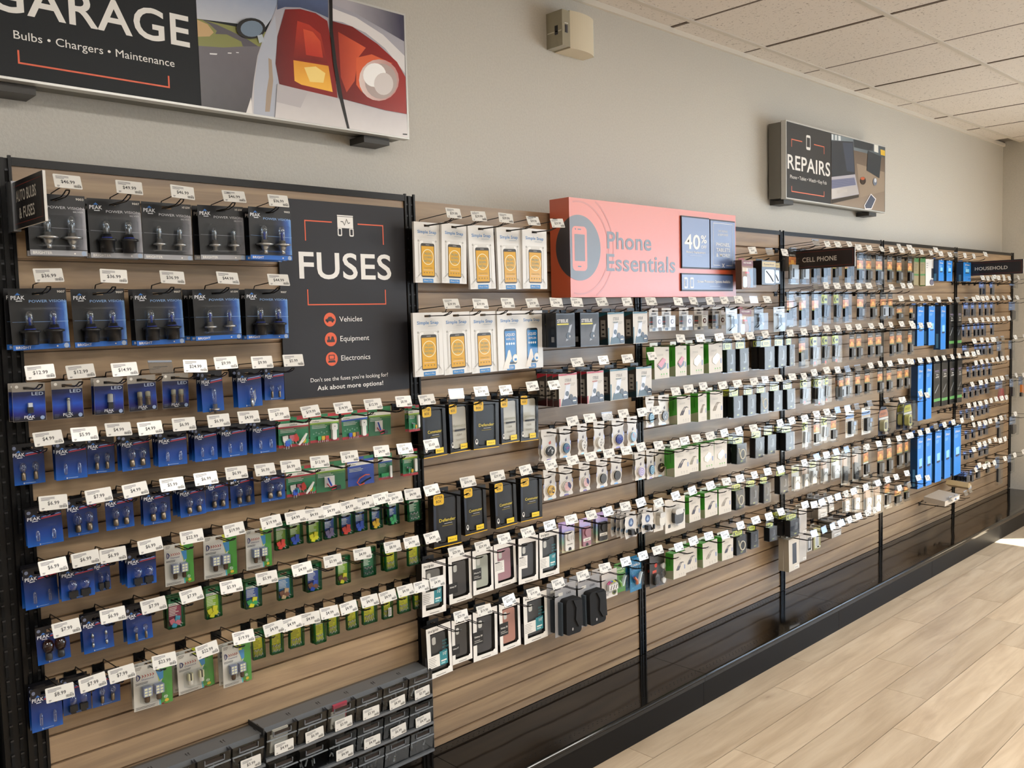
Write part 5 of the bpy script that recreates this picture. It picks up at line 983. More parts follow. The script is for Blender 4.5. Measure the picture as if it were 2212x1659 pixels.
def k_kt(v, t):
    w, h = .078, .170; a = MB(); a.card(w*.84, h*.92, .0008, c('45443e' if v != 'w' else 'cfcdc6', .35), top=.008, hw=.010); y = -.0003; a.rect(-.032, .032, -.050, -.006, y, c('b8c034', .35)); y -= .0002
    a.flat([(-.026, -.046), (-.020, -.046), (-.020, -.034), (-.010, -.046), (-.002, -.046), (-.014, -.030), (-.002, -.014), (-.010, -.014), (-.020, -.026), (-.020, -.014), (-.026, -.014)], y, INK); a.flat(rrect(.000, .028, -.036, -.024, .005), y, INK); a.flat(circ(.012, -h+.026, .009, 12), y, c('d0442c', .4)) if v == 'r' else None; a.build('card', t)
    b = MB(); b.slab([(-.026, -.118), (.014, -.126), (.022, -.064), (-.014, -.058)], -.014, -.002, c('2c2e32', .3) if v != 'w' else c('a8acb0', .3)); b.slab([(-.006, -.116), (.018, -.122), (.028, -.064), (.002, -.060)], -.017, -.010, c('3c3f44', .3)); b.build('battery', t); b = MB(); b.dome(rrect(-w/2, w/2, -h+.012, .012, .004), -.0004, -.019, .001, CLEAR); b.build('blister', t)
def k_si(v, t):
    w, h = .082, .150; yl = v == 'y'; a = MB(); a.card(w*.84, h*.94, .0008, c('c8c6c0', .25, .2), top=.008, hw=.010); y = -.0003
    if yl: a.rect(-.032, .032, -.036, -.006, y, c('d0d088', .3)); a.flat(rrect(-.020, .020, -.026, -.016, .004), y-.0002, c('6a6a40', .4))
    else: a.rect(-.032, .032, -.060, -.022, y, c('c8a488', .35)); a.rect(-.032, .032, -.018, -.006, y, c('5a5450', .35))
    a.build('card', t); b = MB(); b.slab([(-.022, -.125), (.020, -.130), (.026, -.060), (-.016, -.055)], -.013, -.002, c('dcdfe2', .12, .5) if v != 'b' else BLK); b.tube([(-.02, -.015, -.09), (.0, -.016, -.075), (.02, -.015, -.10)], .0012, c('4c4c50', .3), 4); b.build('battery', t); b = MB(); b.dome(rrect(-w/2, w/2, -h+.012, .012, .004), -.0004, -.016, .001, CLEARB); b.build('blister', t)
def k_wc(v, t):
    w, h = .104, .175; a = MB(); a.card(w, h, .001, c('dcdad4', .3), hw=.012); y = -.0003; a.rect(-.050, .050, -.038, -.014, y, c('6f94c4', .35)); a.rect(-.050, .050, -.048, -.038, y, c('b8a890', .35)); a.rect(-.048, -.036, -.130, -.060, y, c('cdbb9c', .4)); a.bars(-.046, -.038, -.066, 5, .012, .004, y-.0002, c('4c5c8c', .4)); a.build('card', t)
    b = MB(); b.slab(rrect(-.026, .030, -.140, -.056, .006), -.020, -.002, c('1f2226', .3)); b.box(.006, .034, -.023, -.020, -.084, -.060, c('5c7ca8', .3)); b.box(.000, .020, -.024, -.020, -.112, -.088, c('7c8c9c', .25)); b.build('charger', t); b = MB(); b.dome(rrect(-.034, .044, -.150, -.048, .006), -.0005, -.028, .003, CLEAR); b.build('blister', t)
def k_ov(v, t):
    w, h = .150, .212; k = 'c06c34' if v == 'o' else 'c8c038'; P = [(-.074, -.120), (-.070, -.060), (-.054, -.020), (-.030, .004), (0, .012), (.030, .004), (.054, -.020), (.070, -.060), (.074, -.120), (.074, -.196), (-.074, -.196)]; P = P[::-1] if False else P[::-1]
    P = [(.074, -.196), (.074, -.120), (.070, -.060), (.054, -.020), (.030, .004), (.010, .010), (.010, .002), (-.010, .002), (-.010, .010), (-.030, .004), (-.054, -.020), (-.070, -.060), (-.074, -.120), (-.074, -.196)]
    a = MB(); a.slab([(x*.9, z*.96-.008 if z < 0 else z-.010) for x, z in P], 0, .0008, c('27304a', .3)); y = -.0004; a.flat([(-.056, -.075), (.056, -.075), (.048, -.040), (.036, -.028), (-.036, -.028), (-.048, -.040)], y, c(k, .35)); a.rect(-.056, .058, -.092, -.078, y, c('e0ddd6', .35)); a.rect(.004, .056, -.150, -.096, y, c('cfc8b8', .35)); a.rect(.014, .044, -.128, -.104, y-.0002, c('4c5c8c', .4)); a.bars(-.040, .040, -.052, 2, .008, .0028, y-.0002, INK); a.build('card', t)
    b = MB(); b.slab(rrect(-.054, -.006, -.168, -.090, .020, 4), -.030, -.002, c('c8c49c' if v == 'o' else 'd0cc80', .25)); b.slab(rrect(-.044, -.018, -.150, -.104, .010), -.033, -.030, c('3c3c34', .3)); b.tube([(.012, -.014, -.180), (.040, -.014, -.176), (.050, -.016, -.160), (.026, -.014, -.158)], .005, BLK, 6); b.box(-.020, .012, -.020, -.004, -.190, -.174, c('b8a898', .3)); b.build('charger', t)
    b = MB(); b.dome(P, -.0005, -.036, .008, CLEARB); b.build('blister', t)
def k_nb(v, t):
    w, h, d = (.098, .205, .045) if v == 's' else (.092, .330, .045); a = MB(); a.box(-w/2, w/2, 0, d, -h+.012, -.010, c('123a66', .3), c('2484dc', .28)); a.box(-w/2, w/2, 0, d, -.010, -.002, c('0c1016', .35)); a.card(.05, .024, .0008, c('1c5ea8', .3), top=.016, hw=.010, y=d); a.build('carton', t)
    a = MB(); y = -.0004; zl = -.040 if v == 's' else -.052; a.text('Nuon', -.012, zl, .014, y, WHITE, 'l', .042, True, 2); a.flat([(-.028, zl+.003), (-.021, zl-.002), (-.016, zl+.006), (-.022, zl+.017)], y, WHITE); a.flat(circ(-.0215, zl+.005, .003, 8), y-.0002, c('2484dc', .3)); a.rect(-.010, .014, -.009, -.004, y, WHITE)
    a.bars(-.034, .012, zl-.016, 3, .007, .0022, y, c('9cccf4', .4)); zz = -.105 if v == 's' else -.190
    if v == 't': a.flat(circ(.002, zz+.012, .030, 18), y-.0001, c('2c62c0', .35))
    a.flat([(-.020, zz), (.026, zz), (.026, zz+.046 if v == 't' else zz+.032), (-.020, zz+.044 if v == 't' else zz+.031)], y-.0002, c('8ccef4', .3)); a.flat([(-.026, zz-.012), (.028, zz-.010), (.026, zz-.002), (-.020, zz-.002)], y-.0002, c('2c3440', .35)); a.build('printing', t)
    s_ = MB(); X = -w/2-.0004; s_.face([(X, .014, -h*.62), (X, .030, -h*.62), (X, .030, -h*.93), (X, .014, -h*.93)][::1], c('4c86b8', .4)); s_.build('side_printing', t)
def k_ub(v, t):
    w, h, d = .098, .300, .045; a = boxy(t, w, h, d, c('1c1d1b', .3), c('111211', .35)); a.build('carton', t); a = MB(); y = -.0004; a.text('DURACELL', 0, -.068, .008, y, c('b8a8cc', .4), 'c', .060, True, 1); a.rect(-.036, .036, -.076, -.0745, y, c('9a9aa0', .4)); a.text('Ultra', .004, -.092, .009, y, WHITE, 'c', .034, True, 1); a.text('LAPTOP', .004, -.108, .009, y, WHITE, 'c', .046, True, 1); a.flat([(-.034, -.200), (-.026, -.204), (.024, -.156), (.026, -.148)], y, c('8c9094', .3)); a.rect(-.048, .048, -.256, -.238, y, c('5c9c54', .35)); a.build('printing', t)
def k_gb(v, t):
    w, h, d = .078, .136, .04; a = boxy(t, w, h, d, c('8f8158', .4), c('6f6646', .4)); a.build('carton', t); a = MB(); y = -.0004; a.rect(-.038, .038, -.018, -.001, y, c('3c7a34', .4)); a.rect(-.038, .038, -.080, -.072, y, c('3c7a34', .4)); a.bars(-.030, .020, -.030, 5, .007, .002, y, c('5a5238', .4)); a.build('printing', t)
def k_wg(v, t):
    w, h, d = .112, .140, .04; a = boxy(t, w, h, d, c('e2e0dc', .3), c('3f8a38', .4)); a.build('carton', t); a = MB(); y = -.0004; a.rect(.022, .054, -.092, -.045, y, c('44464c', .35)); a.slab(circ(.024, -.112, .026, 16, .014), y-.003, y, c('6c6a7c', .3)); a.bars(-.046, -.020, -.022, 3, .010, .003, y, c('9a9894', .4)); a.build('printing', t)
def k_tb(v, t):
    w, h, d = .088, .160, .028; base = {'w': 'd4ccbe', 'c': 'c0bab2', 'k': 'b8b2a8', 'g': '9a9458'}[v]; a = boxy(t, w, h, d, c(base, .3), c('a8a090', .4)); a.build('carton', t)
    a = MB(); y = -.0004
    if v == 'w': a.rect(-.014, .020, -.118, -.024, y, c('2f3844', .25))
    elif v in 'kg': a.flat(rrect(-.030, .026, -.138, -.050, .008), y, c('34363a', .3) if v == 'k' else c('c8c8b0', .3)); a.flat(rrect(-.018, .016, -.125, -.065, .004), y-.0002, c('b8bcc0', .2))
    a.rect(.000, .040, -h+.018, -h+.030, y, WHITE); a.text('Tracfone', .002, -h+.021, .005, y-.0002, INK, 'l', .030, True, 1); a.build('printing', t)
def k_sm(v, t):
    w, h, d = .085, .095, .038; a = boxy(t, w, h, d, c('b0a89e', .25) if v != 'k' else c('2a2b2e', .3), c('8c857b', .3) if v != 'k' else c('1a1b1d', .3)); a.build('carton', t); a = MB(); y = -.0004; a.rect(-.030, .030, -.060, -.012, y, c('c8c2bc', .15)); a.rect(-.020, .038, -h+.015, -h+.030, y-.0002, WHITE); a.text('Puregear', -.016, -h+.019, .005, y-.0004, INK, 'l', .034, True, 1); a.build('printing', t); b = MB(); b.box(-w/2-.001, w/2+.001, -.002, d+.001, -h+.011, .001, CLEAR); b.build('clear_wrap', t)
def k_kf(v, t):
    w, h = .056, .090; m = BLUEC if v != 'w' else CLEAR; a = MB(); a.card(w*.9, .036, .0006, c('8ea0c8' if v != 'w' else 'b8c0a0', .35), top=.010, hw=.009); a.rect(-.020, .016, -.018, -.008, -.0003, c('dfe4f0', .4)); a.build('header_card', t)
    b = MB(); b.slab(rrect(-.020, .002, -.070, -.030, .005), -.012, -.002, c('17171b', .3)); b.slab(rrect(.006, .018, -.066, -.032, .004), -.010, -.002, c('2b2c34', .3)); b.flat(circ(-.009, -.042, .005, 8), -.0124, c('5a5a62', .4)); b.build('key_fob', t); b = MB(); b.dome(rrect(-w/2, w/2, -h+.012, .010, .004), -.0004, -.014, .001, m); b.build('blister', t)
def k_kl(v, t):
    w, h = .118, .150; a = MB(); a.card(w*.88, .062, .0008, c('6f88b4' if v in 'r' else '7c8aa4', .35), hw=.010); a.text('Nuon', -.040, -.036, .012, -.0004, WHITE, 'l', .036, True, 1); a.build('header_card', t)
    b = MB()
    if v == 'r': b.slab([(-.020, -.110), (.044, -.116), (.030, -.050), (-.004, -.046)], -.020, -.002, c('a8303c', .3)); b.box(-.030, .050, -.024, -.004, -.130, -.108, c('8c2030', .3))
    elif v == 'o': b.slab([(-.020, -.100), (.030, -.110), (.020, -.050), (-.020, -.046)], -.016, -.002, c('e08030', .3)); b.box(-.030, .010, -.016, -.002, -.130, -.104, DARKM)
    else: b.slab(rrect(-.026, .006, -.124, -.052, .008), -.018, -.002, c('2b2d33', .3)); b.slab(rrect(.010, .030, -.120, -.056, .006), -.016, -.002, c('43454c', .3))
    b.build('tool', t); b = MB(); b.dome(rrect(-w/2, w/2, -h+.012, .012, .006), -.0004, -.024, .003, CLEARB); b.build('blister', t)

KIND = {  # code: (name, category, builder, nominal w, nominal h, stack step, group, {variant: short description})
 'pv': ('headlight_bulb_pack', 'light bulbs', k_pv, .130, .145, .030, 'headlight bulb packs', {'s1': 'black and silver headlight bulb pack', 's2': 'black and silver headlight pack, dark sockets', 's3': 'black and silver headlight pack, small bulbs', 'b1': 'black and blue headlight pack, wide collars', 'b2': 'black and blue headlight pack, dark sockets', 'b3': 'black and blue headlight pack, small bulbs'}),
 'ld': ('led_bulb_pack', 'light bulbs', k_ld, .072, .093, .022, 'blue LED bulb cards', {'a': 'blue LED card, short round blister', 'f': 'blue LED card, slim festoon bulb', 'o': 'blue LED card, single tall bulb', 't': 'blue LED card, two bulbs'}),
 'bc': ('miniature_bulb_pack', 'light bulbs', k_bc, .072, .093, .021, 'blue miniature bulb cards', {'r': 'blue card, two small brass-based bulbs', 'R': 'blue card, two large brass-based bulbs', 'w': 'blue card, two slim clear bulbs', 'k': 'blue card, two black-based bulbs', 'a': 'blue card, two amber bulbs', 'f': 'blue card, two festoon bulbs', 's': 'blue card, two tiny bulbs', 'h': 'tall blue card, single headlight bulb', 'v': 'tall blue card, wired bulb'}),
 'dl': ('led_clamshell_pack', 'light bulbs', k_dl, .092, .122, .026, 'white and green LED clamshells', {'a': 'white and green clamshell, two LED bulbs', 'b': 'white and green clamshell, square LED bulbs', 'c': 'white and green clamshell, clear bulbs'}),
 'fk': ('fuse_kit_pack', 'fuses', k_fk, .098, .087, .020, 'wide fuse kit packs', {'r': 'fuse kit of mixed coloured fuses', 'g': 'red-topped fuse kit, white tester', 'h': 'red and blue fuse kit, white tester', 'k': 'green fuse kit, coiled wires', 'b': 'blue fuse holder pack, orange wire', 't': 'green fuse kit, white puller', 's': 'narrow red and green fuse kit'}),
 'fs': ('fuse_pack', 'fuses', k_fs, .043, .085, .016, 'small green-edged fuse packs', {'0': 'small lime pack, red fuses', '1': 'small lime pack, blue fuses', '2': 'small lime pack, yellow fuses', '3': 'small blue pack, grey fuses', '4': 'small blue pack, red fuses', '5': 'small blue pack, blue fuses', '6': 'small blue pack, gold fuses', '7': 'small blue pack, green fuses', '8': 'small dark green pack, glass fuses', '9': 'small maroon pack, pink fuses', '10': 'small blue pack, green and yellow fuses', '11': 'small blue pack, brown and tan fuses', '12': 'small blue pack, brown and blue fuses', '13': 'small lime pack, brown fuses', '14': 'small yellow pack, glass fuses', '15': 'yellow fuse pack, white barcode sticker'}),
 'ss': ('screen_protector_box', 'screen protector', k_ss, .122, .213, .016, 'white screen protector boxes', {'o': 'white screen protector box, yellow phone', 'l': 'white box, liquid protector, $150 band', 'm': 'white box, liquid protector, $250 band'}),
 'ob': ('phone_case_box', 'phone case', k_ob, .104, .182, .032, 'black phone case boxes', {'c': 'black and yellow phone case box', 'd': 'large black and yellow case box', 's': 'black-framed clear phone case box', 'e': 'slim black and yellow case box'}),
 'ic': ('phone_case_box', 'phone case', k_ic, .106, .188, .032, 'white-framed phone case boxes', {'w': 'white-framed box, faded grey case', 'g': 'white-framed box, dark case', 'G': 'white-framed box, charcoal case', 'c': 'white-framed box, clear case', 'p': 'white-framed box, dusty pink case', 'k': 'white-framed box, black case', 't': 'white-framed box, teal label', 'r': 'white-framed box, rose gold case'}),
 'sb': ('phone_mount_box', 'phone mount', k_sb, .104, .142, .057, 'phone mount boxes', {'': 'black phone mount box, yellow stripe'}),
 'sw': ('phone_mount_box', 'phone mount', k_sw, .100, .138, .052, 'phone mount boxes', {'': 'white and teal phone mount box'}),
 'sr': ('phone_mount_box', 'phone mount', k_sr, .100, .138, .030, 'phone mount boxes', {'': 'white and red phone mount box'}),
 'sv': ('phone_mount_box', 'phone mount', k_sv, .100, .138, .052, 'phone mount boxes', {'1': 'white and teal phone mount box'}),
 'rc': ('ring_grip_pack', 'phone grip', k_rc, .078, .098, .022, 'small ring packs', {'': 'small beige ring pack'}),
 'bk': ('cable_box', 'charger', k_bk, .096, .132, .044, 'green and white charger boxes', {'p': 'green and white box, red phone pad', 'c': 'green and white box, wall charger', 'k': 'green and white box, dark cable', 'w': 'green and white box, pale cable'}),
 'ps': ('phone_grip_card', 'phone grip', k_ps, .072, .121, .014, 'phone grip cards', {'0': 'white grip card, black-white disc', '1': 'white grip card, purple striped disc', '2': 'white grip card, white marble disc', '3': 'white grip card, deep blue disc', '4': 'white grip card, pink-blue disc', '5': 'white grip card, leopard spot disc', '6': 'white grip card, flag disc', '7': 'white grip card, black disc', '8': 'white grip card, lilac patterned disc', '9': 'white grip card, blue ringed disc', '10': 'white grip card, dark photo disc', '11': 'white grip card, sepia disc'}),
 'pw': ('wallet_grip_pack', 'phone grip', k_pw, .076, .117, .018, 'wallet grip packs', {'w': 'holographic pack, white wallet grip', 'p': 'holographic pack, mauve wallet grip', 'k': 'holographic pack, black wallet grip'}),
 'mt': ('grip_mount_card', 'phone mount', k_mt, .084, .124, .024, 'phone grip mount cards', {'': 'wavy white card, black vent mount'}),
 'ac': ('earbud_case_pack', 'earbud case', k_ac, .105, .128, .026, 'earbud case packs', {'w': 'cream pack, white earbud case', 'k': 'cream pack, black earbud case'}),
 'po': ('phone_pouch', 'phone pouch', k_po, .122, .194, .046, 'black phone pouches', {'': 'black phone pouch on grey card'}),
 'eb': ('earbud_pack', 'earbuds', k_eb, .094, .150, .024, 'earbud packs', {'': 'white card of colourful earbuds'}),
 'cb': ('cable_protector_pack', 'cable accessory', k_cb, .072, .164, .024, 'cable protector packs', {'g': 'green cable protector pack', 'b': 'blue cable protector pack'}),
 'fd': ('earpiece_pack', 'phone accessory', k_fd, .108, .146, .022, 'dark accessory packs', {'': 'dark card of round metal pieces'}),
 'vg': ('headset_box', 'headset', k_vg, .098, .170, .034, 'headset boxes', {'': 'brown and red headset box'}),
 'mp': ('charger_carton', 'charger', k_mp, .100, .150, .052, 'dark charger cartons', {'': 'dark charger carton, gold top'}),
 'sc': ('phone_holder_pack', 'phone holder', k_sc, .104, .185, .030, 'phone holder packs', {'a': 'silvery phone holder pack', 'b': 'dark grey phone holder pack'}),
 'kb': ('boxed_cable', 'cable', k_kb, .086, .150, .042, 'clear boxed cables', {'d': 'clear box of black cable, yellow header', 'b': 'clear box of beige cable, yellow header'}),
 'du': ('battery_pack', 'battery', k_du, .078, .172, .020, 'copper-labelled phone battery packs', {'a': 'copper-labelled battery pack, grey and black', 's': 'copper-labelled battery pack, silvery blister', 'b': 'copper-labelled battery pack, black battery', 'w': 'copper-labelled battery pack, white card'}),
 'kt': ('battery_pack', 'battery', k_kt, .078, .170, .022, 'yellow-topped phone battery packs', {'': 'yellow-topped battery pack', 'r': 'yellow-topped battery pack, red dot', 'w': 'yellow-topped battery pack, pale card'}),
 'si': ('silver_battery_pack', 'battery', k_si, .082, .145, .018, 'silvery battery packs', {'': 'silvery battery pack', 'y': 'silvery battery pack, yellow top', 'b': 'silvery pack, black battery'}),
 'wc': ('charger_pack', 'charger', k_wc, .110, .180, .030, 'white charger packs', {'': 'white card, black charger'}),
 'ov': ('charger_clamshell', 'charger', k_ov, .150, .212, .040, 'oval-topped charger clamshells', {'o': 'oval-topped clamshell, orange label', 'y': 'oval-topped clamshell, yellow label'}),
 'nb': ('laptop_battery_box', 'battery', k_nb, .094, .330, .047, 'bright blue laptop battery boxes', {'s': 'short bright blue battery box', 't': 'tall bright blue battery box'}),
 'ub': ('laptop_battery_box', 'battery', k_ub, .098, .300, .047, 'black laptop battery boxes', {'': 'tall black battery box, green band'}),
 'gb': ('accessory_box', 'box', k_gb, .078, .136, .042, 'olive boxes', {'': 'small olive and green box'}),
 'wg': ('accessory_box', 'box', k_wg, .112, .140, .042, 'white boxes', {'': 'white box with green side'}),
 'tb': ('phone_carton', 'box', k_tb, .088, .150, .030, 'pale phone cartons', {'w': 'pale carton with dark phone picture', 'c': 'pale plain carton', 'k': 'pale carton, dark device', 'g': 'olive carton, pale device'}),
 'sm': ('clear_wrapped_box', 'box', k_sm, .085, .095, .040, 'small clear-wrapped boxes', {'': 'small clear-wrapped beige box', 'b': 'narrow clear-wrapped box', 'k': 'small clear-wrapped black box'}),
 'kf': ('key_fob_pack', 'key fob', k_kf, .056, .090, .018, 'key fob packs', {'': 'blue-tinted key fob pack', 'k': 'dark blue key fob pack', 'w': 'clear and green key fob pack'}),
 'kl': ('hand_tool_pack', 'tool', k_kl, .118, .150, .026, 'large clear household packs', {'': 'large clear household pack', 'd': 'large clear pack, dark tool', 'r': 'large clear pack, red tool', 'o': 'large clear pack, orange tool'}),
}

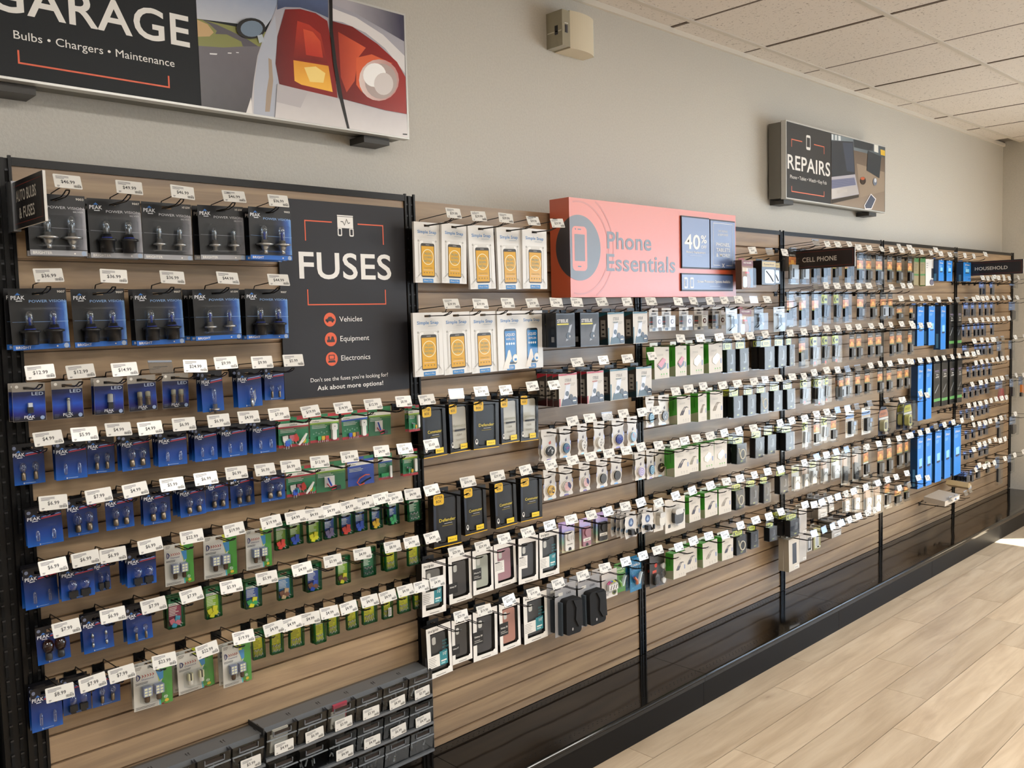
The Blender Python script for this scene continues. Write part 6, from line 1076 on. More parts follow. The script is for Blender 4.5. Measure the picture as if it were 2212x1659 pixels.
DATA = '''
1,1,pv:s1,0.093,-0.083,1.964,0.131,0.146,2,0.17,1.962,0.093,0.093,1.983,46.99
1,1,pv:s2,0.234,-0.068,1.964,0.13,0.147,2,0.17,1.962,0.234,0.234,1.981,49.99
1,1,pv:s3,0.367,-0.07,1.964,0.131,0.148,1,0.17,1.962,0.367,0.367,1.98,46.99
1,1,pv:s3,0.507,-0.091,1.964,0.13,0.145,2,0.17,1.962,0.507,0.507,1.98,46.99
1,1,pv:b1,0.637,-0.122,1.964,0.131,0.144,3,0.17,1.962,0.637,0.637,1.978,36.99
1,2,pv:b2,0.039,-0.082,1.74,0.128,0.145,2,0.17,1.738,0.039,0.039,1.766,36.99
1,2,pv:b2,0.185,-0.059,1.74,0.13,0.144,1,0.17,1.738,0.185,0.185,1.766,36.99
1,2,pv:b2,0.329,-0.075,1.74,0.129,0.145,2,0.17,1.738,0.329,0.329,1.765,36.99
1,2,pv:b3,0.478,-0.1,1.74,0.132,0.137,3,0.17,1.738,0.478,0.478,1.765,44.99
1,2,pv:b2,0.627,-0.101,1.74,0.13,0.14,3,0.17,1.738,0.627,0.627,1.762,44.99
1,3,ld:a,0.008,-0.075,1.516,0.072,0.09,3,0.17,1.514,0.008,0.008,1.545,12.99
1,3,ld:f,0.096,-0.067,1.516,0.071,0.093,1,0.17,1.514,0.096,0.096,1.541,12.99
1,3,ld:o,0.198,-0.059,1.516,0.072,0.093,2,0.17,1.514,0.198,0.198,1.54,14.99
1,3,ld:t,0.288,-0.041,1.516,0.073,0.093,1,0.17,1.514,0.288,0.287,1.541,-
1,3,ld:t,0.378,-0.042,1.516,0.073,0.094,1,0.17,1.514,0.378,0.377,1.538,24.99
1,3,bc:h,0.461,-0.081,1.516,0.063,0.111,2,0.17,1.514,0.461,0.461,1.542,9.99
1,3,bc:v,0.566,-0.092,1.516,0.074,0.106,2,0.17,1.514,0.566,0.566,1.538,9.99
1,3,bc:s,0.662,-0.061,1.516,0.062,0.094,2,0.17,1.514,0.662,0.662,1.538,5.99
1,4,bc:r,0.009,-0.03,1.367,0.072,0.1,1,0.17,1.365,0.009,0.016,1.391,4.99
1,4,bc:w,0.096,-0.066,1.367,0.073,0.095,2,0.17,1.365,0.096,0.096,1.392,5.99
1,4,bc:r,0.175,-0.044,1.367,0.066,0.093,1,0.17,1.365,0.175,0.175,1.395,4.99
1,4,bc:R,0.252,-0.068,1.367,0.073,0.093,2,0.17,1.365,0.252,0.252,1.39,4.99
1,4,bc:w,0.339,-0.094,1.367,0.078,0.09,3,0.17,1.365,0.339,0.339,1.391,6.99
1,4,bc:w,0.433,-0.087,1.367,0.064,0.091,3,0.17,1.365,0.433,0.433,1.391,6.99
1,4,bc:w,0.519,-0.079,1.367,0.076,0.091,2,0.17,1.365,0.519,0.519,1.392,4.99
1,4,bc:w,0.61,-0.083,1.367,0.073,0.092,3,0.17,1.365,0.61,0.61,1.392,7.99
1,4,fk:r,0.71,-0.073,1.367,0.099,0.087,2,0.17,1.365,0.71,0.71,1.39,19.99
1,4,fk:g,0.819,-0.068,1.367,0.102,0.085,1,0.17,1.365,0.819,0.819,1.391,14.99
1,4,fk:h,0.926,-0.069,1.367,0.096,0.086,1,0.17,1.365,0.926,0.926,1.392,12.99
1,4,fk:k,1.041,-0.042,1.367,0.085,0.093,1,0.17,1.365,1.041,1.041,1.391,8.99
1,4,fk:s,1.133,-0.101,1.367,0.06,0.085,2,0.17,1.365,1.133,1.133,1.389,4.99
1,5,bc:w,0.018,-0.091,1.218,0.079,0.091,2,0.17,1.216,0.018,0.018,1.24,6.99
1,5,bc:R,0.12,-0.042,1.218,0.072,0.095,1,0.17,1.216,0.12,0.12,1.24,7.99
1,5,bc:R,0.207,-0.056,1.218,0.07,0.092,1,0.17,1.216,0.207,0.207,1.241,4.99
1,5,bc:R,0.3,-0.066,1.218,0.072,0.095,2,0.17,1.216,0.3,0.3,1.241,5.99
1,5,bc:R,0.39,-0.081,1.218,0.071,0.086,3,0.17,1.216,0.39,0.39,1.243,6.99
1,5,bc:R,0.476,-0.05,1.218,0.068,0.09,1,0.17,1.216,0.476,0.476,1.246,6.99
1,5,bc:R,0.56,-0.031,1.218,0.073,0.097,1,0.17,1.216,0.56,0.56,1.243,6.99
1,5,bc:R,0.639,-0.067,1.218,0.077,0.087,1,0.17,1.216,0.639,0.639,1.242,6.99
1,5,fk:r,0.733,-0.064,1.218,0.097,0.087,1,0.17,1.216,0.733,0.733,1.242,12.99
1,5,fk:k,0.835,-0.066,1.218,0.102,0.09,1,0.17,1.216,0.835,0.835,1.244,19.99
1,5,fk:b,0.951,-0.056,1.218,0.1,0.09,1,0.17,1.216,0.951,0.951,1.246,4.99
1,5,fk:t,1.04,-0.063,1.218,0.073,0.083,1,0.17,1.216,1.04,1.04,1.243,5.99
1,5,fk:s,1.146,-0.056,1.218,0.081,0.088,2,0.17,1.216,1.146,1.146,1.244,3.69
1,6,bc:w,0.009,-0.064,1.069,0.074,0.1,3,0.17,1.067,0.009,0.009,1.091,6.99
1,6,bc:k,0.081,-0.105,1.069,0.077,0.084,2,0.17,1.067,0.081,0.081,1.094,6.99
1,6,bc:k,0.146,-0.084,1.069,0.039,0.085,1,0.17,1.067,0.146,0.145,1.09,6.99
1,6,bc:k,0.236,-0.109,1.069,0.074,0.087,4,0.17,1.067,0.236,0.236,1.095,6.99
1,6,dl:a,0.344,-0.085,1.069,0.087,0.118,1,0.17,1.067,0.344,0.344,1.097,22.99
1,6,dl:b,0.461,-0.085,1.069,0.107,0.124,1,0.17,1.067,0.461,0.461,1.094,19.99
1,6,dl:a,0.57,-0.097,1.069,0.09,0.121,1,0.17,1.067,0.57,0.571,1.095,19.99
1,6,fs:0,0.647,-0.081,1.069,0.041,0.079,1,0.17,1.067,0.647,0.647,1.095,4.99
1,6,fs:1,0.707,-0.057,1.069,0.042,0.081,1,0.17,1.067,0.707,0.707,1.093,4.99
1,6,fs:2,0.764,-0.069,1.069,0.044,0.082,1,0.17,1.067,0.764,0.764,1.095,4.99
1,6,fs:3,0.826,-0.056,1.069,0.043,0.086,1,0.17,1.067,0.826,0.827,1.096,4.99
1,6,fs:4,0.884,-0.061,1.069,0.046,0.084,1,0.17,1.067,0.884,0.884,1.097,4.99
1,6,fs:5,0.943,-0.049,1.069,0.044,0.086,1,0.17,1.067,0.943,0.943,1.101,4.99
1,6,fs:6,0.993,-0.063,1.069,0.041,0.085,1,0.17,1.067,0.993,0.994,1.095,4.99
1,6,fs:7,1.064,-0.058,1.069,0.04,0.085,2,0.17,1.067,1.064,1.064,1.096,4.99
1,6,fs:8,1.142,-0.069,1.069,0.05,0.086,2,0.17,1.067,1.142,1.141,1.097,3.99
1,7,bc:a,0.029,-0.06,0.92,0.075,0.093,1,0.17,0.918,0.029,0.029,0.938,7.99
1,7,bc:f,0.136,-0.057,0.92,0.074,0.097,2,0.17,0.918,0.136,0.136,0.942,6.99
1,7,bc:s,0.235,-0.069,0.92,0.066,0.096,2,0.17,0.918,0.235,0.236,0.942,7.99
1,7,fs:9,0.335,-0.061,0.92,0.045,0.085,2,0.17,0.918,0.335,0.335,0.944,7.99
1,7,fs:2,0.445,-0.05,0.92,0.045,0.089,1,0.17,0.918,0.445,0.445,0.942,5.99
1,7,fs:10,0.55,-0.08,0.92,0.049,0.078,2,0.17,0.918,0.55,0.55,0.942,5.99
1,7,fs:11,0.661,-0.063,0.92,0.046,0.085,1,0.17,0.918,0.661,0.661,0.943,4.99
1,7,fs:12,0.763,-0.056,0.92,0.049,0.086,2,0.17,0.918,0.763,0.763,0.945,3.99
1,7,fs:13,0.867,-0.058,0.92,0.046,0.087,1,0.17,0.918,0.867,0.867,0.945,4.99
1,7,fs:8,0.978,-0.035,0.92,0.049,0.093,1,0.17,0.918,0.978,0.979,0.944,8.99
1,7,fs:14,1.053,-0.051,0.92,0.043,0.087,2,0.17,0.918,1.053,1.053,0.944,4.99
1,7,fs:14,1.136,-0.065,0.92,0.046,0.084,1,0.17,0.918,1.136,1.136,0.943,4.99
1,8,bc:w,0.006,-0.061,0.77,0.07,0.107,3,0.17,0.768,0.006,0.006,0.788,8.99
1,8,bc:k,0.08,-0.051,0.77,0.066,0.091,2,0.17,0.768,0.08,0.08,0.79,7.99
1,8,bc:r,0.149,-0.057,0.77,0.069,0.091,1,0.17,0.768,0.149,0.149,0.791,7.99
1,8,dl:a,0.255,-0.093,0.77,0.114,0.125,2,0.17,0.768,0.255,0.255,0.793,23.99
1,8,dl:c,0.369,-0.092,0.77,0.113,0.116,2,0.17,0.768,0.369,0.369,0.789,22.99
1,8,dl:a,0.473,-0.125,0.77,0.094,0.123,2,0.17,0.768,0.473,0.473,0.795,19.99
1,8,fs:14,0.564,-0.07,0.77,0.037,0.085,1,0.17,0.768,0.564,0.564,0.795,4.99
1,8,fs:14,0.618,-0.08,0.77,0.038,0.082,1,0.17,0.768,0.618,0.619,0.794,4.99
1,8,fs:14,0.68,-0.085,0.77,0.046,0.078,1,0.17,0.768,0.68,0.68,0.794,4.99
1,8,fs:14,0.745,-0.107,0.77,0.036,0.079,2,0.17,0.768,0.745,0.745,0.795,4.99
1,8,fs:14,0.811,-0.077,0.77,0.038,0.079,1,0.17,0.768,0.811,0.811,0.793,4.99
1,8,fs:14,0.887,-0.065,0.77,0.039,0.085,1,0.17,0.768,0.887,0.887,0.795,4.99
1,8,fs:14,0.954,-0.064,0.77,0.051,0.084,1,0.17,0.768,0.954,0.954,0.793,4.99
1,8,fs:15,1.023,-0.065,0.77,0.037,0.086,1,0.17,0.768,1.023,1.023,0.795,4.99
1,8,fs:14,1.086,-0.069,0.77,0.046,0.081,1,0.17,0.768,1.086,1.086,0.793,4.99
1,8,fs:14,1.151,-0.062,0.77,0.039,0.085,1,0.17,0.768,1.151,1.151,0.794,4.99
2,1,ss:o,1.242,-0.063,1.964,0.107,0.199,1,0.2,1.962,1.242,1.242,1.979,29.99
2,1,ss:o,1.351,-0.074,1.964,0.109,0.201,1,0.2,1.962,1.351,1.35,1.976,29.99
2,1,ss:o,1.473,-0.074,1.964,0.12,0.22,1,0.2,1.962,1.473,1.473,1.977,29.99
2,1,ss:o,1.604,-0.077,1.964,0.119,0.221,1,0.2,1.962,1.604,1.605,1.975,39.99
2,1,ss:o,1.728,-0.085,1.964,0.127,0.219,2,0.2,1.962,1.728,1.728,1.974,29.99
2,2,ss:o,1.222,-0.077,1.666,0.123,0.21,1,0.2,1.664,1.222,1.222,1.691,39.99
2,2,ss:o,1.347,-0.075,1.666,0.124,0.211,1,0.2,1.664,1.347,1.347,1.69,39.99
2,2,ss:o,1.47,-0.076,1.666,0.121,0.214,1,0.2,1.664,1.47,1.472,1.692,39.99
2,2,ss:l,1.593,-0.081,1.666,0.121,0.212,1,0.2,1.664,1.593,1.591,1.691,39.99
2,2,ss:m,1.714,-0.073,1.666,0.115,0.212,1,0.2,1.664,1.714,1.713,1.692,34.99
2,2,sb,1.823,-0.143,1.666,0.102,0.138,2,0.2,1.664,1.823,1.823,1.692,39.99
2,2,sb,1.964,-0.139,1.666,0.108,0.142,1,0.2,1.664,1.964,1.965,1.693,39.99
2,2,sw,2.116,-0.143,1.666,0.101,0.14,1,0.2,1.664,2.116,2.116,1.692,34.99
2,2,sw,2.269,-0.145,1.666,0.094,0.142,1,0.2,1.664,2.269,2.27,1.693,34.99
2,3,ob:c,1.231,-0.082,1.367,0.1,0.183,1,0.2,1.365,1.231,1.231,1.401,-
2,3,ob:s,1.34,-0.083,1.367,0.09,0.18,1,0.2,1.365,1.34,1.34,1.401,39.99
2,3,ob:d,1.452,-0.1,1.367,0.12,0.179,1,0.2,1.365,1.452,1.452,1.397,49.99
2,3,ob:s,1.581,-0.083,1.367,0.09,0.176,1,0.2,1.365,1.581,1.581,1.401,49.99
2,3,ob:s,1.691,-0.075,1.367,0.093,0.182,1,0.2,1.365,1.691,1.692,1.397,49.99
2,3,sr,1.819,-0.152,1.442,0.101,0.134,3,0.2,1.44,1.819,1.819,1.472,34.99
2,3,sr,1.968,-0.159,1.442,0.098,0.135,2,0.2,1.44,1.968,1.968,1.472,34.99
2,3,sv:1,2.114,-0.156,1.442,0.109,0.135,1,0.2,1.44,2.114,2.113,1.471,34.99
2,3,sv:1,2.272,-0.158,1.442,0.102,0.134,1,0.2,1.44,2.272,2.271,1.473,29.99
2,4,ps:0,1.786,-0.079,1.218,0.082,0.118,2,0.2,1.216,1.786,1.787,1.257,9.99
2,4,ps:1,1.885,-0.071,1.218,0.066,0.12,2,0.2,1.216,1.885,1.884,1.259,9.99
2,4,ps:2,1.986,-0.07,1.218,0.058,0.121,1,0.2,1.216,1.986,1.985,1.256,-
2,4,ps:2,2.083,-0.074,1.218,0.068,0.121,1,0.2,1.216,2.083,2.083,1.257,9.99
2,4,ps:3,2.2,-0.076,1.218,0.081,0.121,2,0.2,1.216,2.2,2.2,1.252,9.99
2,4,ps:4,2.297,-0.073,1.218,0.068,0.122,1,0.2,1.216,2.297,2.297,1.251,9.99
2,5,ob:d,1.27,-0.09,1.069,0.12,0.194,1,0.2,1.067,1.27,1.27,1.108,59.99
2,5,ob:e,1.403,-0.082,1.069,0.103,0.176,1,0.2,1.067,1.403,1.403,1.109,29.99
2,5,ob:e,1.537,-0.095,1.069,0.106,0.175,1,0.2,1.067,1.537,1.538,1.11,49.99
2,5,ob:e,1.665,-0.101,1.069,0.112,0.172,1,0.2,1.067,1.665,1.665,1.113,39.99
2,5,ps:5,1.784,-0.081,1.069,0.072,0.119,1,0.2,1.067,1.784,1.783,1.112,9.99
2,5,ps:6,1.884,-0.071,1.069,0.077,0.12,1,0.2,1.067,1.884,1.885,1.113,9.99
2,5,ps:6,1.991,-0.073,1.069,0.063,0.119,1,0.2,1.067,1.991,1.991,1.112,10.49
2,5,ps:7,2.099,-0.072,1.069,0.071,0.121,1,0.2,1.067,2.099,2.098,1.11,10.49
2,5,ps:7,2.191,-0.071,1.069,0.071,0.121,1,0.2,1.067,2.191,2.191,1.113,9.99
2,5,ps:8,2.307,-0.103,1.069,0.068,0.117,2,0.2,1.067,2.307,2.307,1.106,9.99
2,6,ic:w,1.21,-0.083,0.845,0.103,0.193,1,0.2,0.843,1.21,1.21,0.886,29.99
2,6,ic:g,1.326,-0.081,0.845,0.104,0.178,1,0.2,0.843,1.326,1.326,0.882,29.99
2,6,ic:c,1.427,-0.088,0.845,0.097,0.169,1,0.2,0.843,1.427,1.426,0.888,29.99
2,6,ic:p,1.541,-0.08,0.845,0.109,0.171,1,0.2,0.843,1.541,1.541,0.889,19.99
2,6,ic:k,1.653,-0.09,0.845,0.103,0.182,1,0.2,0.843,1.653,1.653,0.893,29.99
2,6,ic:t,1.769,-0.086,0.845,0.108,0.186,1,0.2,0.843,1.769,1.768,0.894,39.99
2,6,pw:w,1.881,-0.081,0.845,0.078,0.116,2,0.2,0.843,1.881,1.881,0.891,24.99
2,6,pw:p,1.979,-0.082,0.845,0.078,0.118,1,0.2,0.843,1.979,1.978,0.888,24.99
2,6,pw:k,2.086,-0.078,0.845,0.078,0.117,2,0.2,0.843,2.086,2.086,0.89,24.99
2,6,mt,2.185,-0.148,0.845,0.084,0.108,4,0.2,0.843,2.185,2.184,0.89,10.49
2,7,ic:t,1.222,-0.081,0.621,0.107,0.189,1,0.2,0.619,1.222,1.222,0.67,29.99
2,7,ic:g,1.325,-0.082,0.621,0.091,0.167,1,0.2,0.619,1.325,1.325,0.663,19.99
2,7,ic:G,1.442,-0.075,0.621,0.117,0.191,1,0.2,0.619,1.442,1.442,0.669,29.99
2,7,ic:r,1.562,-0.075,0.621,0.105,0.191,1,0.2,0.619,1.562,1.563,0.666,19.99
2,7,ic:t,1.69,-0.081,0.621,0.126,0.194,1,0.2,0.619,1.69,1.69,0.671,39.95
2,7,po,1.827,-0.11,0.621,0.122,0.199,2,0.2,0.619,1.827,1.826,0.671,19.95
2,7,po,1.955,-0.117,0.621,0.131,0.192,2,0.2,0.619,1.955,1.955,0.672,16.99
2,7,eb,2.083,-0.114,0.621,0.094,0.114,3,0.2,0.619,2.083,2.082,0.669,4.99
2,7,cb:g,2.193,-0.079,0.621,0.072,0.127,1,0.2,0.619,2.193,2.193,0.67,9.99
2,7,cb:b,2.29,-0.085,0.621,0.078,0.144,2,0.2,0.619,2.29,2.291,0.673,5.99
3,1,vg,3.005,-0.194,1.889,0.097,0.126,1,0.22,1.887,3.005,3.005,1.975,9.99
3,1,mp,3.156,-0.216,1.889,0.125,0.122,1,0.22,1.887,3.156,3.155,1.973,-
3,1,mp,3.294,-0.171,1.889,0.086,0.115,1,0.22,1.887,3.294,3.294,1.967,9.99
3,2,rc,2.426,-0.095,1.666,0.073,0.097,1,0.22,1.664,2.426,2.426,1.691,4.99
3,2,rc,2.534,-0.082,1.666,0.08,0.098,1,0.22,1.664,2.534,2.534,1.693,4.99
3,2,rc,2.657,-0.086,1.666,0.08,0.1,1,0.22,1.664,2.657,2.657,1.692,4.99
3,2,rc,2.771,-0.087,1.666,0.083,0.101,1,0.22,1.664,2.771,2.771,1.694,4.99
3,2,sc:a,2.882,-0.186,1.666,0.107,0.117,1,0.22,1.664,2.882,2.882,1.696,3.99
3,2,rc,2.892,-0.103,1.666,0.086,0.1,2,0.22,1.664,2.892,2.893,1.695,5.99
3,2,vg,3.013,-0.178,1.666,0.101,0.117,1,0.22,1.664,3.013,3.013,1.761,-
3,2,sc:b,3.131,-0.177,1.666,0.094,0.108,1,0.22,1.664,3.131,3.131,1.761,9.99
3,2,sc:a,3.425,-0.117,1.666,0.114,0.124,1,0.22,1.664,3.425,3.425,1.761,-
3,3,bk:p,2.441,-0.123,1.516,0.104,0.149,1,0.22,1.514,2.441,2.441,1.538,9.99
3,3,bk:p,2.583,-0.121,1.516,0.082,0.147,1,0.22,1.514,2.583,2.583,1.535,9.99
3,3,bk:c,2.729,-0.103,1.516,0.105,0.15,1,0.22,1.514,2.729,2.729,1.534,9.99
3,3,bk:c,2.874,-0.105,1.516,0.111,0.15,1,0.22,1.514,2.874,2.874,1.532,9.99
3,3,kb:d,2.997,-0.109,1.516,0.077,0.161,1,0.22,1.514,2.997,2.982,1.532,5.99
3,3,kb:d,3.13,-0.097,1.516,0.085,0.163,1,0.22,1.514,3.13,3.114,1.534,9.99
3,3,kb:d,3.362,-0.098,1.516,0.103,0.167,3,0.22,1.514,3.362,3.344,1.533,9.99
3,3,kb:d,3.495,-0.096,1.516,0.087,0.166,1,0.22,1.514,3.495,3.48,1.535,9.99
3,3,kb:d,3.61,-0.087,1.516,0.056,0.165,1,0.22,1.514,3.61,3.6,1.547,9.99
3,4,ps:9,2.402,-0.087,1.293,0.059,0.131,1,0.22,1.291,2.402,2.402,1.321,9.99
3,4,ps:10,2.494,-0.091,1.293,0.079,0.129,1,0.22,1.291,2.494,2.494,1.325,9.99
3,4,bk:k,2.602,-0.119,1.293,0.101,0.132,1,0.22,1.291,2.602,2.602,1.328,9.99
3,4,bk:w,2.754,-0.113,1.293,0.067,0.139,1,0.22,1.291,2.754,2.753,1.321,9.99
3,4,bk:w,2.871,-0.111,1.293,0.105,0.139,1,0.22,1.291,2.871,2.872,1.32,9.99
3,4,kb:d,3.027,-0.126,1.293,0.086,0.151,2,0.22,1.291,3.027,3.013,1.32,9.99
3,4,kb:d,3.125,-0.141,1.293,0.081,0.149,1,0.22,1.291,3.125,3.11,1.322,9.99
3,4,kb:b,3.25,-0.136,1.293,0.081,0.151,1,0.22,1.291,3.25,3.235,1.321,9.99
3,4,kb:d,3.382,-0.134,1.293,0.09,0.151,1,0.22,1.291,3.382,3.365,1.319,9.99
3,4,kb:d,3.498,-0.14,1.293,0.088,0.153,1,0.22,1.291,3.498,3.482,1.315,9.99
3,5,ps:9,2.394,-0.091,1.069,0.058,0.127,1,0.22,1.067,2.394,2.394,1.101,10.49
3,5,ps:11,2.461,-0.092,1.069,0.074,0.126,1,0.22,1.067,2.461,2.461,1.108,10.49
3,5,bk:k,2.545,-0.147,1.069,0.111,0.127,2,0.22,1.067,2.545,2.546,1.109,19.99
3,5,bk:w,2.653,-0.13,1.069,0.085,0.129,1,0.22,1.067,2.653,2.652,1.108,9.99
3,5,bk:c,2.762,-0.131,1.069,0.106,0.133,1,0.22,1.067,2.762,2.762,1.109,9.99
3,5,bk:c,2.881,-0.125,1.069,0.106,0.139,1,0.22,1.067,2.881,2.881,1.106,9.99
3,5,kb:b,3.023,-0.148,1.069,0.091,0.142,2,0.22,1.067,3.023,3.007,1.105,9.99
3,5,kb:d,3.262,-0.102,1.069,0.09,0.15,1,0.22,1.067,3.262,3.246,1.105,9.99
3,5,kb:d,3.375,-0.103,1.069,0.087,0.144,1,0.22,1.067,3.375,3.36,1.104,9.99
3,5,kb:d,3.506,-0.13,1.069,0.097,0.14,2,0.22,1.067,3.506,3.489,1.103,9.99
3,6,mt,2.275,-0.164,0.845,0.084,0.1,2,0.22,0.843,2.275,2.276,0.903,5.99
3,6,ac:w,2.393,-0.131,0.845,0.078,0.125,1,0.22,0.843,2.393,2.393,0.886,24.99
3,6,ac:k,2.512,-0.131,0.845,0.137,0.143,1,0.22,0.843,2.512,2.512,0.889,24.99
3,6,bk:k,2.648,-0.139,0.845,0.086,0.124,1,0.22,0.843,2.648,2.649,0.89,17.99
3,6,bk:k,2.776,-0.139,0.845,0.101,0.124,1,0.22,0.843,2.776,2.776,0.889,9.99
3,6,bk:w,2.888,-0.141,0.845,0.105,0.129,1,0.22,0.843,2.888,2.887,0.887,9.99
3,6,kb:b,3.027,-0.134,0.845,0.086,0.139,1,0.22,0.843,3.027,3.012,0.885,9.99
3,6,kb:d,3.146,-0.14,0.845,0.087,0.138,1,0.22,0.843,3.146,3.129,0.885,9.99
3,6,kb:d,3.263,-0.141,0.845,0.071,0.145,1,0.22,0.843,3.263,3.251,0.878,9.99
3,6,kb:d,3.503,-0.1,0.845,0.1,0.142,1,0.22,0.843,3.503,3.484,0.88,9.99
3,7,fd,2.41,-0.108,0.621,0.11,0.146,2,0.22,0.619,2.41,2.41,0.666,5.99
3,7,bk:k,2.516,-0.15,0.621,0.092,0.122,1,0.22,0.619,2.516,2.516,0.671,9.99
3,7,bk:k,2.633,-0.126,0.621,0.096,0.125,1,0.22,0.619,2.633,2.633,0.67,17.99
3,7,bk:w,2.76,-0.142,0.621,0.118,0.122,1,0.22,0.619,2.76,2.76,0.675,19.99
3,7,bk:k,2.889,-0.153,0.621,0.093,0.119,1,0.22,0.619,2.889,2.889,0.67,9.99
3,7,kb:b,3.038,-0.134,0.621,0.098,0.134,1,0.22,0.619,3.038,3.021,0.671,9.99
3,7,kb:d,3.155,-0.137,0.621,0.082,0.126,1,0.22,0.619,3.155,3.14,0.668,9.99
3,7,kb:d,3.265,-0.172,0.621,0.074,0.103,1,0.22,0.619,3.265,3.252,0.671,9.99
3,7,kb:d,3.509,-0.156,0.621,0.113,0.13,3,0.22,0.619,3.509,3.489,0.666,9.99
4,1,du:s,3.603,-0.093,1.964,0.085,0.19,1,0.22,1.962,3.603,3.603,1.979,-
4,1,du:s,3.724,-0.089,1.964,0.08,0.189,1,0.22,1.962,3.724,3.724,1.976,7.99
4,1,du:a,3.839,-0.089,1.964,0.079,0.188,1,0.22,1.962,3.839,3.839,1.978,7.99
4,1,du:a,3.973,-0.083,1.964,0.082,0.184,1,0.22,1.962,3.973,3.973,1.983,7.99
4,1,du:a,4.081,-0.092,1.964,0.093,0.184,1,0.22,1.962,4.081,4.081,1.972,7.99
4,1,du:a,4.21,-0.1,1.964,0.087,0.183,1,0.22,1.962,4.21,4.209,1.974,7.99
4,1,du:b,4.368,-0.097,1.964,0.091,0.179,1,0.22,1.962,4.368,4.369,1.973,7.99
4,1,du:b,4.496,-0.088,1.964,0.094,0.176,1,0.22,1.962,4.496,4.496,1.975,7.99
4,1,du:b,4.604,-0.103,1.964,0.097,0.18,1,0.22,1.962,4.604,4.604,1.994,7.99
4,1,du:b,4.751,-0.103,1.964,0.085,0.174,1,0.22,1.962,4.751,4.751,1.994,7.99
4,2,du:a,3.595,-0.084,1.74,0.081,0.182,1,0.22,1.738,3.595,3.596,1.765,-
4,2,du:a,3.711,-0.09,1.74,0.084,0.185,1,0.22,1.738,3.711,3.711,1.765,7.99
4,2,du:a,3.831,-0.099,1.74,0.083,0.188,1,0.22,1.738,3.831,3.831,1.764,7.99
4,2,kt,3.956,-0.089,1.74,0.083,0.175,1,0.22,1.738,3.956,3.956,1.765,7.99
4,2,kt,4.08,-0.094,1.74,0.073,0.178,1,0.22,1.738,4.08,4.081,1.763,7.99
4,2,du:a,4.208,-0.088,1.74,0.083,0.174,1,0.22,1.738,4.208,4.208,1.766,7.99
4,2,,0,0,0,0,0,0,0.22,1.738,4.342,4.342,1.765,-
4,2,du:b,4.344,-0.11,1.74,0.096,0.163,1,0.22,1.738,4.344,4.344,1.762,-
4,2,,0,0,0,0,0,0,0.22,1.738,4.495,4.495,1.76,7.99
4,2,du:b,4.498,-0.114,1.74,0.09,0.166,1,0.22,1.738,4.498,4.499,1.761,7.99
4,2,du:s,4.661,-0.103,1.74,0.094,0.169,1,0.22,1.738,4.661,4.661,1.77,7.99
4,2,du:b,4.763,-0.103,1.74,0.07,0.166,1,0.22,1.738,4.763,4.763,1.77,7.99
4,3,du:a,3.719,-0.083,1.516,0.084,0.176,1,0.22,1.514,3.719,3.719,1.545,9.99
4,3,kt:r,3.842,-0.084,1.516,0.085,0.174,1,0.22,1.514,3.842,3.843,1.542,7.99
4,3,kt:r,3.967,-0.084,1.516,0.084,0.174,1,0.22,1.514,3.967,3.967,1.545,7.99
4,3,kt:r,4.085,-0.087,1.516,0.082,0.171,1,0.22,1.514,4.085,4.084,1.544,7.99
4,3,du:b,4.24,-0.11,1.516,0.075,0.163,1,0.22,1.514,4.24,4.239,1.545,7.99
4,3,du:b,4.368,-0.09,1.516,0.077,0.167,1,0.22,1.514,4.368,4.367,1.543,7.99
4,3,du:b,4.496,-0.101,1.516,0.08,0.161,1,0.22,1.514,4.496,4.497,1.546,7.99
4,3,du:b,4.645,-0.083,1.516,0.093,0.166,1,0.22,1.514,4.645,4.645,1.547,7.99
4,3,du:b,4.788,-0.103,1.516,0.076,0.17,1,0.22,1.514,4.788,4.788,1.546,7.99
4,4,,0,0,0,0,0,0,0.22,1.291,3.585,3.585,1.327,9.99
4,4,kt:r,3.719,-0.091,1.293,0.082,0.146,1,0.22,1.291,3.719,3.719,1.331,9.99
4,4,kt:r,3.839,-0.113,1.293,0.073,0.16,2,0.22,1.291,3.839,3.839,1.326,9.99
4,4,kt:r,3.949,-0.099,1.293,0.071,0.152,1,0.22,1.291,3.949,3.95,1.324,-
4,4,du:s,4.075,-0.127,1.293,0.067,0.152,2,0.22,1.291,4.075,4.076,1.323,-
4,4,du:b,4.236,-0.088,1.293,0.065,0.148,1,0.22,1.291,4.236,4.236,1.326,7.99
4,4,du:b,4.358,-0.09,1.293,0.077,0.153,1,0.22,1.291,4.358,4.358,1.328,7.99
4,4,du:b,4.486,-0.088,1.293,0.085,0.151,1,0.22,1.291,4.486,4.485,1.324,7.99
4,4,du:b,4.636,-0.098,1.293,0.083,0.155,1,0.22,1.291,4.636,4.636,1.328,7.99
4,4,du:b,4.749,-0.103,1.293,0.075,0.158,1,0.22,1.291,4.749,4.749,1.323,7.99
4,5,,0,0,0,0,0,0,0.22,1.067,3.611,3.611,1.113,9.99
4,5,kt:w,3.721,-0.098,1.069,0.07,0.158,1,0.22,1.067,3.721,3.721,1.114,9.99
4,5,du:w,3.839,-0.103,1.069,0.08,0.15,1,0.22,1.067,3.839,3.839,1.114,-
4,5,kt:w,3.952,-0.089,1.069,0.075,0.15,1,0.22,1.067,3.952,3.953,1.112,-
4,5,du:w,4.066,-0.087,1.069,0.08,0.159,1,0.22,1.067,4.066,4.065,1.112,-
4,5,wc,4.225,-0.106,1.069,0.106,0.154,1,0.22,1.067,4.225,4.225,1.115,-
4,5,wc,4.447,-0.099,1.069,0.117,0.162,1,0.22,1.067,4.447,4.446,1.114,-
4,5,ov:o,4.675,-0.103,1.069,0.158,0.19,1,0.22,1.067,4.675,4.675,1.099,7.99
